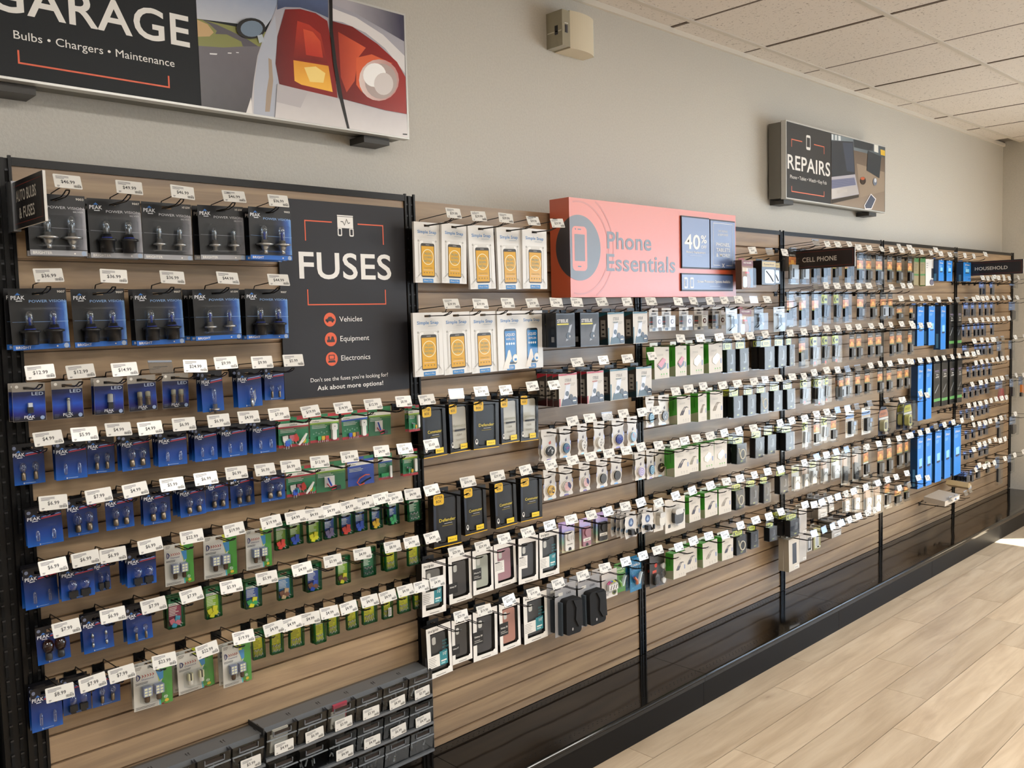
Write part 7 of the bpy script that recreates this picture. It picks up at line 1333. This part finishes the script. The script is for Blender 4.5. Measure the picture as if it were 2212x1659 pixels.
4,6,si:y,3.614,-0.1,0.845,0.092,0.136,1,0.22,0.843,3.614,3.613,0.893,-
4,6,si,3.716,-0.099,0.845,0.072,0.138,1,0.22,0.843,3.716,3.717,0.89,7.99
4,6,si:y,3.825,-0.089,0.845,0.088,0.138,1,0.22,0.843,3.825,3.824,0.893,-
4,6,si,3.944,-0.091,0.845,0.082,0.146,1,0.22,0.843,3.944,3.944,0.891,-
4,6,si:y,4.064,-0.098,0.845,0.11,0.144,1,0.22,0.843,4.064,4.064,0.9,-
4,6,si:b,4.195,-0.089,0.845,0.083,0.202,1,0.22,0.843,4.195,4.196,0.823,7.99
4,6,si:b,4.344,-0.082,0.845,0.081,0.201,1,0.22,0.843,4.344,4.344,0.821,7.99
4,6,du:w,4.475,-0.086,0.845,0.08,0.2,1,0.22,0.843,4.475,4.475,0.819,7.99
4,6,du:b,4.616,-0.112,0.845,0.105,0.217,1,0.22,0.843,4.616,4.616,0.817,7.99
4,6,du:b,4.759,-0.103,0.845,0.081,0.223,1,0.22,0.843,4.759,4.759,0.875,7.99
4,7,,0,0,0,0,0,0,0.22,0.619,3.584,3.584,0.677,7.99
4,7,tb:c,3.667,-0.114,0.621,0.085,0.146,1,0.22,0.619,3.667,3.667,0.685,-
4,7,,0,0,0,0,0,0,0.22,0.619,3.757,3.757,0.686,7.99
4,7,,0,0,0,0,0,0,0.22,0.619,3.844,3.844,0.68,-
4,7,sm,3.94,-0.088,0.621,0.105,0.122,3,0.22,0.619,3.94,3.941,0.674,7.99
4,7,sm:b,4.03,-0.093,0.621,0.059,0.099,1,0.22,0.619,4.03,4.03,0.678,7.99
4,7,si,4.178,-0.103,0.621,0.083,0.123,1,0.22,0.619,4.178,4.178,0.651,7.99
4,7,si,4.336,-0.09,0.621,0.097,0.147,1,0.22,0.619,4.336,4.336,0.606,7.99
4,7,si,4.465,-0.099,0.621,0.101,0.198,1,0.22,0.619,4.465,4.464,0.608,7.99
4,7,si,4.582,-0.103,0.621,0.115,0.203,1,0.22,0.619,4.582,4.582,0.651,7.99
4,7,du:w,4.735,-0.103,0.621,0.086,0.198,1,0.22,0.619,4.735,4.735,0.651,7.99
4,8,tb:w,3.583,-0.109,0.472,0.109,0.173,2,0.22,0.47,3.583,3.584,0.529,-
4,8,tb:c,3.69,-0.104,0.472,0.077,0.147,1,0.22,0.47,3.69,3.69,0.532,-
4,8,tb:k,3.786,-0.09,0.472,0.058,0.117,1,0.22,0.47,3.786,3.785,0.534,-
4,8,tb:g,3.883,-0.083,0.472,0.081,0.126,1,0.22,0.47,3.883,3.883,0.533,-
4,8,,0,0,0,0,0,0,0.22,0.47,3.983,3.983,0.534,7.99
4,8,sm,4.093,-0.092,0.472,0.114,0.107,3,0.22,0.47,4.093,4.092,0.536,7.99
4,8,sm:k,4.2,-0.102,0.472,0.062,0.041,2,0.22,0.47,4.2,4.201,0.61,7.99
4,8,sm:k,4.294,-0.103,0.472,0.064,0.048,1,0.22,0.47,4.294,4.294,0.502,7.99
5,1,,0,0,0,0,0,0,0.22,1.962,4.496,4.496,1.974,7.99
5,1,,0,0,0,0,0,0,0.22,1.962,4.638,4.638,1.975,7.99
5,1,,0,0,0,0,0,0,0.22,1.962,4.796,4.796,1.976,7.99
5,1,du:b,4.925,-0.087,1.964,0.088,0.177,1,0.22,1.962,4.925,4.925,1.974,7.99
5,1,du:b,5.072,-0.093,1.964,0.074,0.178,1,0.22,1.962,5.072,5.072,1.974,7.99
5,1,gb,5.149,-0.103,1.964,0.078,0.188,1,0.22,1.962,5.149,5.149,1.994,7.99
5,1,gb,5.229,-0.11,1.964,0.079,0.187,1,0.22,1.962,5.229,5.227,1.974,7.99
5,1,wg,5.379,-0.096,1.964,0.134,0.188,1,0.22,1.962,5.379,5.38,1.972,7.99
5,1,nb:s,5.486,-0.129,1.964,0.083,0.242,1,0.22,1.962,5.486,5.487,1.975,-
5,1,nb:s,5.641,-0.124,1.964,0.096,0.242,1,0.22,1.962,5.641,5.641,1.975,7.99
5,1,,0,0,0,0,0,0,0.22,1.962,5.806,5.806,1.975,7.99
5,1,nb:s,6.027,-0.103,1.964,0.138,0.236,1,0.22,1.962,6.027,6.027,1.994,7.99
5,2,,0,0,0,0,0,0,0.22,1.664,4.631,4.631,1.759,7.99
5,2,,0,0,0,0,0,0,0.22,1.664,4.789,4.789,1.758,7.99
5,2,du:b,4.926,-0.089,1.666,0.093,0.094,1,0.22,1.664,4.926,4.926,1.759,7.99
5,2,du:b,5.062,-0.107,1.666,0.071,0.097,1,0.22,1.664,5.062,5.062,1.757,7.99
5,2,nb:t,5.199,-0.113,1.666,0.11,0.268,1,0.22,1.664,5.199,5.199,1.687,7.99
5,2,nb:t,5.389,-0.109,1.666,0.105,0.271,1,0.22,1.664,5.389,5.388,1.686,7.99
5,2,,0,0,0,0,0,0,0.22,1.664,5.522,5.522,1.683,-
5,2,nb:t,5.68,-0.074,1.666,0.092,0.313,1,0.22,1.664,5.68,5.68,1.685,-
5,2,ub,5.811,-0.082,1.666,0.092,0.314,1,0.22,1.664,5.811,5.816,1.686,7.99
5,2,ub,5.897,-0.103,1.666,0.077,0.312,1,0.22,1.664,5.897,5.891,1.696,7.99
5,3,,0,0,0,0,0,0,0.22,1.514,4.81,4.81,1.532,7.99
5,3,du:b,4.927,-0.089,1.516,0.089,0.163,1,0.22,1.514,4.927,4.928,1.532,7.99
5,3,du:b,5.059,-0.102,1.516,0.076,0.174,1,0.22,1.514,5.059,5.059,1.531,7.99
5,4,,0,0,0,0,0,0,0.22,1.291,4.797,4.797,1.318,7.99
5,4,du:b,4.92,-0.096,1.293,0.088,0.158,1,0.22,1.291,4.92,4.919,1.32,7.99
5,4,du:b,5.051,-0.086,1.293,0.077,0.159,1,0.22,1.291,5.051,5.052,1.317,7.99
5,4,,0,0,0,0,0,0,0.22,1.291,5.176,5.176,1.317,7.99
5,4,nb:t,5.299,-0.076,1.293,0.09,0.391,1,0.22,1.291,5.299,5.298,1.316,7.99
5,4,nb:t,5.44,-0.076,1.293,0.097,0.394,1,0.22,1.291,5.44,5.439,1.316,7.99
5,4,ub,5.56,-0.081,1.293,0.115,0.32,1,0.22,1.291,5.56,5.56,1.317,7.99
5,4,ub,5.702,-0.079,1.293,0.108,0.326,1,0.22,1.291,5.702,5.703,1.32,7.99
5,4,ub,5.821,-0.085,1.293,0.096,0.325,1,0.22,1.291,5.821,5.826,1.316,7.99
5,4,ub,5.915,-0.103,1.293,0.089,0.321,1,0.22,1.291,5.915,5.91,1.323,7.99
5,5,,0,0,0,0,0,0,0.22,1.067,4.654,4.654,1.138,7.99
5,5,,0,0,0,0,0,0,0.22,1.067,4.931,4.931,1.114,7.99
5,5,ov:y,5.03,-0.103,1.069,0.155,0.193,2,0.22,1.067,5.03,5.03,1.099,7.99
5,6,,0,0,0,0,0,0,0.22,0.843,4.789,4.789,0.814,7.99
5,6,du:b,4.93,-0.095,0.845,0.089,0.205,1,0.22,0.843,4.93,4.929,0.814,7.99
5,6,du:b,5.047,-0.09,0.845,0.071,0.209,1,0.22,0.843,5.047,5.047,0.816,7.99
5,6,nb:t,5.177,-0.126,0.845,0.095,0.365,1,0.22,0.843,5.177,5.176,0.888,-
5,6,nb:t,5.318,-0.125,0.845,0.101,0.367,1,0.22,0.843,5.318,5.319,0.885,7.99
5,6,nb:t,5.47,-0.128,0.845,0.109,0.365,1,0.22,0.843,5.47,5.47,0.886,7.99
5,6,nb:t,5.624,-0.13,0.845,0.108,0.363,1,0.22,0.843,5.624,5.623,0.883,7.99
5,6,nb:t,5.812,-0.127,0.845,0.133,0.366,1,0.22,0.843,5.812,5.813,0.88,7.99
5,7,,0,0,0,0,0,0,0.22,0.545,4.631,4.631,0.606,7.99
5,7,,0,0,0,0,0,0,0.22,0.545,4.766,4.766,0.601,-
5,7,du:b,4.909,-0.094,0.547,0.109,0.129,1,0.22,0.545,4.909,4.91,0.599,7.99
5,7,du:b,5.051,-0.088,0.547,0.078,0.127,1,0.22,0.545,5.051,5.052,0.601,7.99
6,1,,0,0,0,0,0,0,0.2,1.813,6.04,6.04,1.834,7.99
6,1,,0,0,0,0,0,0,0.2,1.813,6.143,6.143,1.832,7.99
6,1,,0,0,0,0,0,0,0.2,1.813,6.24,6.24,1.831,7.99
6,1,,0,0,0,0,0,0,0.2,1.813,6.275,6.275,1.98,7.99
6,1,kf,6.364,-0.086,1.815,0.115,0.105,1,0.2,1.813,6.364,6.363,1.838,7.99
6,1,,0,0,0,0,0,0,0.2,1.813,6.474,6.474,1.982,7.99
6,1,kf,6.479,-0.115,1.815,0.063,0.103,1,0.2,1.813,6.479,6.478,1.835,7.99
6,1,,0,0,0,0,0,0,0.2,1.813,6.594,6.594,1.838,7.99
6,1,,0,0,0,0,0,0,0.2,1.813,6.8,6.8,1.987,7.99
6,1,kl,6.985,-0.103,1.815,0.137,0.038,1,0.2,1.813,6.985,6.985,1.845,7.99
6,2,,0,0,0,0,0,0,0.2,1.664,5.875,5.875,1.687,7.99
6,2,kf,6.046,-0.09,1.666,0.091,0.103,1,0.2,1.664,6.046,6.046,1.691,7.99
6,2,kf,6.134,-0.105,1.666,0.064,0.102,1,0.2,1.664,6.134,6.134,1.694,7.99
6,2,kf,6.261,-0.112,1.666,0.054,0.104,1,0.2,1.664,6.261,6.261,1.693,7.99
6,2,kf,6.363,-0.117,1.666,0.061,0.103,1,0.2,1.664,6.363,6.361,1.693,7.99
6,2,kf,6.479,-0.118,1.666,0.056,0.103,1,0.2,1.664,6.479,6.479,1.695,7.99
6,2,,0,0,0,0,0,0,0.2,1.664,6.6,6.6,1.696,7.99
6,2,,0,0,0,0,0,0,0.2,1.664,6.784,6.784,1.696,7.99
6,2,kl,6.988,-0.103,1.666,0.149,0.157,1,0.2,1.664,6.988,6.988,1.696,7.99
6,3,,0,0,0,0,0,0,0.2,1.514,5.811,5.811,1.543,7.99
6,3,kf,5.923,-0.117,1.516,0.044,0.092,1,0.2,1.514,5.923,5.923,1.543,7.99
6,3,kf,6.049,-0.109,1.516,0.051,0.096,1,0.2,1.514,6.049,6.049,1.543,7.99
6,3,kf,6.158,-0.111,1.516,0.053,0.097,1,0.2,1.514,6.158,6.158,1.544,7.99
6,3,kf,6.274,-0.097,1.516,0.042,0.098,1,0.2,1.514,6.274,6.275,1.544,7.99
6,3,kf,6.368,-0.096,1.516,0.067,0.099,1,0.2,1.514,6.368,6.368,1.542,7.99
6,3,kf,6.478,-0.119,1.516,0.05,0.094,1,0.2,1.514,6.478,6.478,1.543,7.99
6,3,,0,0,0,0,0,0,0.2,1.514,6.6,6.6,1.544,7.99
6,4,,0,0,0,0,0,0,0.2,1.365,5.896,5.896,1.401,7.99
6,4,kf,6.037,-0.088,1.367,0.102,0.079,1,0.2,1.365,6.037,6.038,1.403,7.99
6,4,,0,0,0,0,0,0,0.2,1.365,6.15,6.15,1.4,7.99
6,4,kf,6.253,-0.09,1.367,0.058,0.082,1,0.2,1.365,6.253,6.258,1.399,7.99
6,4,kf,6.3,-0.103,1.367,0.034,0.084,1,0.2,1.365,6.3,6.296,1.397,7.99
6,4,kf,6.356,-0.112,1.367,0.068,0.084,1,0.2,1.365,6.356,6.355,1.399,-
6,4,kf,6.467,-0.116,1.367,0.061,0.086,1,0.2,1.365,6.467,6.468,1.401,-
6,4,kl:d,6.754,-0.089,1.367,0.113,0.172,1,0.2,1.365,6.754,6.754,1.399,7.99
6,4,kl:d,6.96,-0.103,1.367,0.079,0.159,1,0.2,1.365,6.96,6.96,1.397,7.99
6,5,,0,0,0,0,0,0,0.2,1.216,5.931,5.931,1.25,7.99
6,5,kf,6.039,-0.111,1.218,0.047,0.08,1,0.2,1.216,6.039,6.04,1.251,7.99
6,5,kf,6.149,-0.111,1.218,0.048,0.084,1,0.2,1.216,6.149,6.147,1.252,7.99
6,5,kf,6.266,-0.106,1.218,0.05,0.088,1,0.2,1.216,6.266,6.266,1.252,7.99
6,5,kf,6.367,-0.107,1.218,0.051,0.09,1,0.2,1.216,6.367,6.366,1.252,7.99
6,5,kf,6.476,-0.11,1.218,0.052,0.093,1,0.2,1.216,6.476,6.475,1.254,7.99
6,5,,0,0,0,0,0,0,0.2,1.216,6.589,6.589,1.252,7.99
6,6,,0,0,0,0,0,0,0.2,1.067,5.868,5.868,1.106,7.99
6,6,kf,6.031,-0.095,1.069,0.063,0.079,1,0.2,1.067,6.031,6.031,1.106,7.99
6,6,kf,6.141,-0.095,1.069,0.055,0.08,1,0.2,1.067,6.141,6.141,1.107,7.99
6,6,kf,6.262,-0.09,1.069,0.058,0.079,1,0.2,1.067,6.262,6.261,1.11,7.99
6,6,kf,6.357,-0.093,1.069,0.059,0.075,1,0.2,1.067,6.357,6.357,1.11,7.99
6,6,kf,6.472,-0.092,1.069,0.069,0.077,1,0.2,1.067,6.472,6.47,1.109,7.99
6,6,,0,0,0,0,0,0,0.2,1.067,6.582,6.582,1.108,-
6,6,kl:r,6.79,-0.08,1.069,0.197,0.165,1,0.2,1.067,6.79,6.789,1.11,7.99
6,6,kl:d,6.965,-0.116,1.069,0.095,0.15,1,0.2,1.067,6.965,6.965,1.1,7.99
6,6,kl:o,7.231,-0.103,1.069,0.115,0.168,1,0.2,1.067,7.231,7.231,1.099,7.99
6,7,,0,0,0,0,0,0,0.2,0.918,5.806,5.806,0.965,7.99
6,7,kf,5.923,-0.109,0.92,0.054,0.066,1,0.2,0.918,5.923,5.922,0.962,7.99
6,7,kf,6.026,-0.112,0.92,0.047,0.069,1,0.2,0.918,6.026,6.027,0.96,7.99
6,7,kf,6.142,-0.11,0.92,0.049,0.073,1,0.2,0.918,6.142,6.143,0.961,7.99
6,7,kf,6.246,-0.111,0.92,0.058,0.072,1,0.2,0.918,6.246,6.246,0.963,7.99
6,7,kf,6.352,-0.107,0.92,0.059,0.071,1,0.2,0.918,6.352,6.353,0.965,7.99
6,7,kf,6.474,-0.095,0.92,0.043,0.072,1,0.2,0.918,6.474,6.473,0.961,7.99
6,7,,0,0,0,0,0,0,0.2,0.918,6.573,6.573,0.959,7.99
6,8,,0,0,0,0,0,0,0.2,0.768,5.907,5.907,0.822,7.99
6,8,kf,6.016,-0.112,0.77,0.055,0.067,1,0.2,0.768,6.016,6.016,0.818,7.99
6,8,kf,6.132,-0.115,0.77,0.049,0.069,1,0.2,0.768,6.132,6.132,0.815,7.99
6,8,,0,0,0,0,0,0,0.2,0.768,6.232,6.232,0.815,7.99
6,8,kf,6.352,-0.088,0.77,0.059,0.085,1,0.2,0.768,6.352,6.353,0.814,7.99
6,8,kf,6.464,-0.088,0.77,0.069,0.086,1,0.2,0.768,6.464,6.464,0.816,7.99
6,8,,0,0,0,0,0,0,0.2,0.768,6.557,6.557,0.812,-
6,8,kl:d,6.783,-0.079,0.77,0.107,0.161,1,0.2,0.768,6.783,6.783,0.816,7.99
6,8,kl:d,7.049,-0.103,0.77,0.161,0.157,1,0.2,0.768,7.049,7.049,0.8,7.99
6,9,,0,0,0,0,0,0,0.2,0.619,5.913,5.913,0.676,7.99
6,9,kf,6.017,-0.105,0.621,0.063,0.06,1,0.2,0.619,6.017,6.018,0.671,7.99
6,9,kf,6.129,-0.106,0.621,0.057,0.063,1,0.2,0.619,6.129,6.127,0.667,7.99
6,9,,0,0,0,0,0,0,0.2,0.619,6.227,6.227,0.672,7.99
6,9,kf,6.344,-0.096,0.621,0.076,0.081,1,0.2,0.619,6.344,6.344,0.67,7.99
6,9,kf,6.453,-0.097,0.621,0.069,0.083,1,0.2,0.619,6.453,6.452,0.675,7.99
6,9,,0,0,0,0,0,0,0.2,0.619,6.557,6.557,0.676,7.99
6,10,,0,0,0,0,0,0,0.2,0.47,5.957,5.957,0.528,7.99
6,10,kf:k,6.028,-0.113,0.472,0.079,0.076,5,0.2,0.47,6.028,6.027,0.524,7.99
6,10,kf,6.127,-0.11,0.472,0.049,0.091,1,0.2,0.47,6.127,6.129,0.527,7.99
6,10,,0,0,0,0,0,0,0.2,0.47,6.222,6.222,0.527,7.99
6,10,kf,6.331,-0.083,0.472,0.067,0.101,1,0.2,0.47,6.331,6.333,0.53,7.99
6,10,kf:w,6.565,-0.075,0.472,0.08,0.097,1,0.2,0.47,6.565,6.566,0.528,7.99
6,10,kl:d,6.782,-0.08,0.472,0.122,0.215,1,0.2,0.47,6.782,6.783,0.526,7.99
6,10,kl:d,6.99,-0.103,0.472,0.096,0.146,1,0.2,0.47,6.99,6.99,0.502,7.99
6,11,,0,0,0,0,0,0,0.2,0.321,5.493,5.493,0.37,-
6,11,,0,0,0,0,0,0,0.2,0.321,5.601,5.601,0.366,-
6,11,,0,0,0,0,0,0,0.2,0.321,5.769,5.769,0.367,-
6,11,,0,0,0,0,0,0,0.2,0.321,5.855,5.855,0.372,-
'''

# ---------------------------------------------------------------- hooks with price tags
def wire_mesh(L, kind='wire'):
    a = MB()
    a.box(-.014, .016, -.0035, .0, -.020, .002, WIRE); a.box(-.012, -.008, -.002, .010, -.002, .003, WIRE); a.box(.010, .014, -.002, .010, -.002, .003, WIRE)
    r = .0016; e = L
    for s_ in (-1, 1): a.tube([(s_*.005, -.003, -.010), (s_*.005, -e+.035, -.010), (s_*.0052, -e+.012, -.004), (s_*.004, -e+.002, .002)], r, WIRE, 5)
    a.tube([(-.0045, -e+.002, .002), (.0045, -e+.002, .002)], r, WIRE, 5)
    a.tube([(.012, -.003, .000), (.012, -.012, .014), (.008, -e+.03, .022), (.000, -e+.004, .026)], r*.95, WIRE, 5); a.tube([(-.018, -e+.004, .027), (.018, -e+.004, .027)], r*.9, WIRE, 5); 
    return a.mesh('wire')
WM = {L: wire_mesh(L) for L in (.17, .20, .22)}
PT = {}
def price_mesh(p):
    if p in PT: return PT[p]
    a = MB(); w, h = .062, .034
    if p == '-':
        a.slab(rrect(-w/2, w/2, -h/2, h/2, .002, 1), -.0008, .0006, clear_mat('empty_tag_holder', (.75, .78, .82, 1), .22, .12)); a.box(-w/2, w/2, -.0016, .0006, h/2-.005, h/2, c('9aa4b4', .2, .3))
    else:
        a.slab(rrect(-w/2, w/2, -h/2, h/2, .0015, 1), -.0008, .0006, TAGW); y = -.0010
        a.text('$'+p, .000, -.0050, .0082, y, INK, 'c', .0064*len(p)*.98, True, 2); a.bars(-.026, .004, .0115, 3, .0028, .0012, y, c('5a5a5e', .5), 2); a.rect(-.026, -.020, -.0125, -.0112, y, INK); a.rect(-.026, -.0215, -.0148, -.0140, y, INK)
        x = .012; i = 0
        while x < .0275: wd = (.0009, .0005, .0013, .0006)[i % 4]; a.rect(x, x+wd, -.0140, -.0080, y, INK); x += wd+.0007; i += 1
        a.rect(.021, .027, -.0068, -.0058, y, INK)
    PT[p] = a.mesh('price_tag'); return PT[p]
BAYN = {1: 'leftmost bay', 2: 'second bay', 3: 'third bay', 4: 'fourth bay', 5: 'fifth bay', 6: 'far right bay'}
ORD = ['first', 'second', 'third', 'fourth', 'fifth', 'sixth', 'seventh', 'eighth', 'ninth', 'tenth', 'eleventh', 'twelfth', 'thirteenth', 'fourteenth', 'fifteenth', 'sixteenth', 'seventeenth', 'eighteenth', 'nineteenth', 'twentieth', 'twenty-first']
NUM = ['zero', 'one', 'two', 'three', 'four', 'five', 'six', 'seven', 'eight', 'nine', 'ten', 'eleven']
PROTO = {}
def instance(code, var):
    k = (code, var); nm, cat, fn, w, h, step, grp, desc = KIND[code]
    if k not in PROTO:
        t = thing(nm, (0, 0, 0), 'x', cat, grp); fn(var, t)
        if 'blue' in t: del t['blue']
        PROTO[k] = t; return t
    return dup(PROTO[k])
BOXD = {'ss': .010, 'ob': .028, 'ic': .030, 'sb': .055, 'sw': .050, 'sr': .050, 'sv': .050, 'bk': .042, 'kb': .040, 'nb': .045, 'ub': .045, 'vg': .032, 'mp': .050, 'wg': .040, 'gb': .040, 'tb': .028, 'sm': .038}
rows = {}
for ln in DATA.strip().split('\n'):
    f = ln.split(','); rows.setdefault((int(f[0]), int(f[1])), []).append(f[2:])
rj = random.Random(11)
for its_ in rows.values(): its_.sort(key=lambda f: float(f[9]))
_all = sorted(((float(f[9]), b_, r_, i) for (b_, r_), its_ in rows.items() for i, f in enumerate(its_)))
FARKEY = set((b_, r_, i) for _, b_, r_, i in _all[298:]); FAR = MB()
for (bay, row), items in rows.items():
    items.sort(key=lambda f: float(f[9])); L = float(items[0][7]); k_item = 0; place = 'row %s, %s' % (NUM[row], BAYN[bay])
    nit = sum(1 for f in items if f[0])
    for i, f in enumerate(items):
        typ, x, y, zt, w, h, n, L, zg, hx, tx, tz, price = f[0], *[float(q) for q in f[1:12]], f[12]
        n = int(n)
        lab = ('black wire hook, $%s price tag, ' % price if price != '-' else 'black wire hook, empty tag holder, ') + ('%s from left, %s' % (ORD[i], place))
        far = len(FARKEY) and (bay, row, i) in FARKEY
        if not far:
            hk = thing('price_hook', (hx, -.0, zg), lab, 'hook', 'wire hooks with price tags on the slatwall')
            put('wire', WM[L], hk)
        dx, dz = tx-hx, tz-zg
        if abs(dx) > .03: dx = .03 if dx > 0 else -.03
        if dz < .010 or dz > .055: dz = .032
        tl, tr_ = (dx, -L-.001, dz), (radians(-19+rj.uniform(-5, 5)), radians(rj.uniform(-3, 3)), radians(rj.uniform(-5, 5)))
        if far:
            FAR.add_mesh(WM[L], Matrix.Translation((hx, 0, zg))); FAR.add_mesh(price_mesh(price), Matrix.Translation((hx+tl[0], tl[1], zg+tl[2])) @ Euler(tr_).to_matrix().to_4x4())
        else: put('price_tag', price_mesh(price), hk, tl, tr_)
        if not typ: continue
        code, _, var = typ.partition(':'); nm, cat, fn, w0, h0, step, grp, desc = KIND[code]; d = BOXD.get(code, 0.0)
        if n > 1 and d and step*(n-1) > -y-.006-d: n = max(1, int((-y-.006-d)/step)+1)
        if n > 1: step = min(step, (-y-.006-d)/(n-1))
        tilt = radians(rj.uniform(-1.5, 1.5)); s = (w/w0, 1, h/h0)
        for q in range(n):
            t = instance(code, var)
            t.location = (x + (rj.uniform(-.003, .003) if q else 0), y + q*step, zt-.012); t.scale = s
            t.rotation_euler = (0, tilt if q == 0 else radians(rj.uniform(-1, 1)), radians(rj.uniform(-2, 2)) if not d else 0)
            if q == 0: t['label'] = '%s, %s from left, %s' % (desc[var], ORD[k_item], place)
            else:
                rank = 'next' if q == 1 and n > 2 else 'rearmost' if q == n-1 else ('', '', 'third', 'fourth', 'fifth')[q]
                t['label'] = '%s %s behind the %s pack, %s' % (desc[var].split(',')[0], rank if n > 2 else 'hidden', ORD[k_item], place)
        k_item += 1

tag(FAR.build('price_hooks'), 'many small wire hooks with price tags over the distant right bays', 'hook', None, 'stuff')

# ---------------------------------------------------------------- clear tilt bins in grey cabinets
SLATE = c('686b6e', .45)
def cabinet(label, x0, cols, pr, zt):
    W = .1025; t = thing('bin_cabinet', (x0, 0, zt-.285), label, 'storage bins'); wd = cols*W; H = .285
    a = MB(); a.box(0, wd, -.012, -.001, 0, H, c('5c554c', .6)); a.box(0, wd, -.074, -.012, H-.006, H, SLATE); a.box(-.001, wd+.001, -.078, -.074, H-.016, H, SLATE)
    for k in range(3): a.box(0, wd, -.096, -.012, k*.095, k*.095+.008, SLATE)
    a.box(-.003, 0, -.092, -.001, 0, H+.004, c('2c2e30', .5)); a.box(wd, wd+.003, -.092, -.001, 0, H-.004, c('2c2e30', .5)); a.build('shell', t)
    b = MB(); b.box(.003, W-.003, -.0015, 0, .002, .083, CLEARB); b.box(.003, .0045, 0, .06, .002, .080, SMOKE); b.box(W-.0045, W-.003, 0, .06, .002, .080, SMOKE); b.box(.003, W-.003, 0, .06, .002, .0035, SMOKE); b.box(.003, W-.003, -.004, 0, .052, .0545, c('8b8f94', .2)); b.box(.022, W-.022, -.005, -.0015, .062, .0645, c('7a7d82', .2)); b.box(.022, .024, -.005, -.0015, .062, .078, c('7a7d82', .2)); b.box(W-.024, W-.022, -.005, -.0015, .062, .078, c('7a7d82', .2)); b.rect(.026, W-.026, .0655, .076, -.0018, c('2e2520', .5))
    bm = b.mesh('tilt_bin')
    for r in range(3):
        for k in range(cols):
            o = put('tilt_bin', bm, t, (k*W, -.088, H-.095*(r+1)+.009), (radians(9), 0, 0)); p = pr[r][k] if k < len(pr[r]) else ''
            if p: put('price_tag', price_mesh(p), o, (W*.56, -.006, .020), (radians(-8), radians(rj.uniform(-3, 1)), 0))
            g = MB(); q = random.Random(r*17+k)
            if r == 0 and k in (cols-4, cols-6): g.box(.020, .070, .006, .012, .006, .060, c('d8d2c8', .4)); g.box(.030, .080, .014, .020, .020, .078, c('b8485a', .4)) if k == cols-4 else g.box(.030, .080, .014, .020, .016, .070, c('cfc9bc', .4))
            for _ in range(7): u, v = q.uniform(.012, .085), q.uniform(.006, .04); g.tube([(u, v, .008), (u+q.uniform(-.01, .01), v, .018+q.uniform(0, .012))], .0026, q.choice([SILV, c('b8bcc0', .2), BRASS]), 5)
            go = g.build('bin_contents', o); go['kind'] = 'stuff'
    return t
cabinet('grey cabinet of clear tilt bins, right of two, bottom of leftmost bay', .562, 6, [['4.99', '6.99', '3.99', '5.99', '8.99', '2.99'], ['', '', '4.99', '4.99', '6.99', '4.99'], []], .476)
cabinet('grey cabinet of clear tilt bins, left of two, bottom of leftmost bay', .046, 5, [['3.99', '', '', '', '3.99'], [], []], .466)

# boxes lying across hooks low in the fifth bay
for x, y, z, r, col, lab in ((5.53, -.13, .345, 4, 'bdb2a4', 'pale flat box lying across low hooks, fifth bay'), (5.86, -.12, .385, -14, 'b09a72', 'tan flat box leaning on low hooks, fifth bay')):
    t = thing('flat_box', (x, y, z), lab, 'box'); a = MB(); a.box(-.11, .11, -.07, .07, 0, .035, c(col, .4)); a.rect(.02, .10, .008, .027, -.0704, WHITE); a.rect(.03, .06, .012, .024, -.0706, c('4c5c8c', .4)); a.build('carton', t); t.rotation_euler = (radians(6), radians(-r), radians(-r))
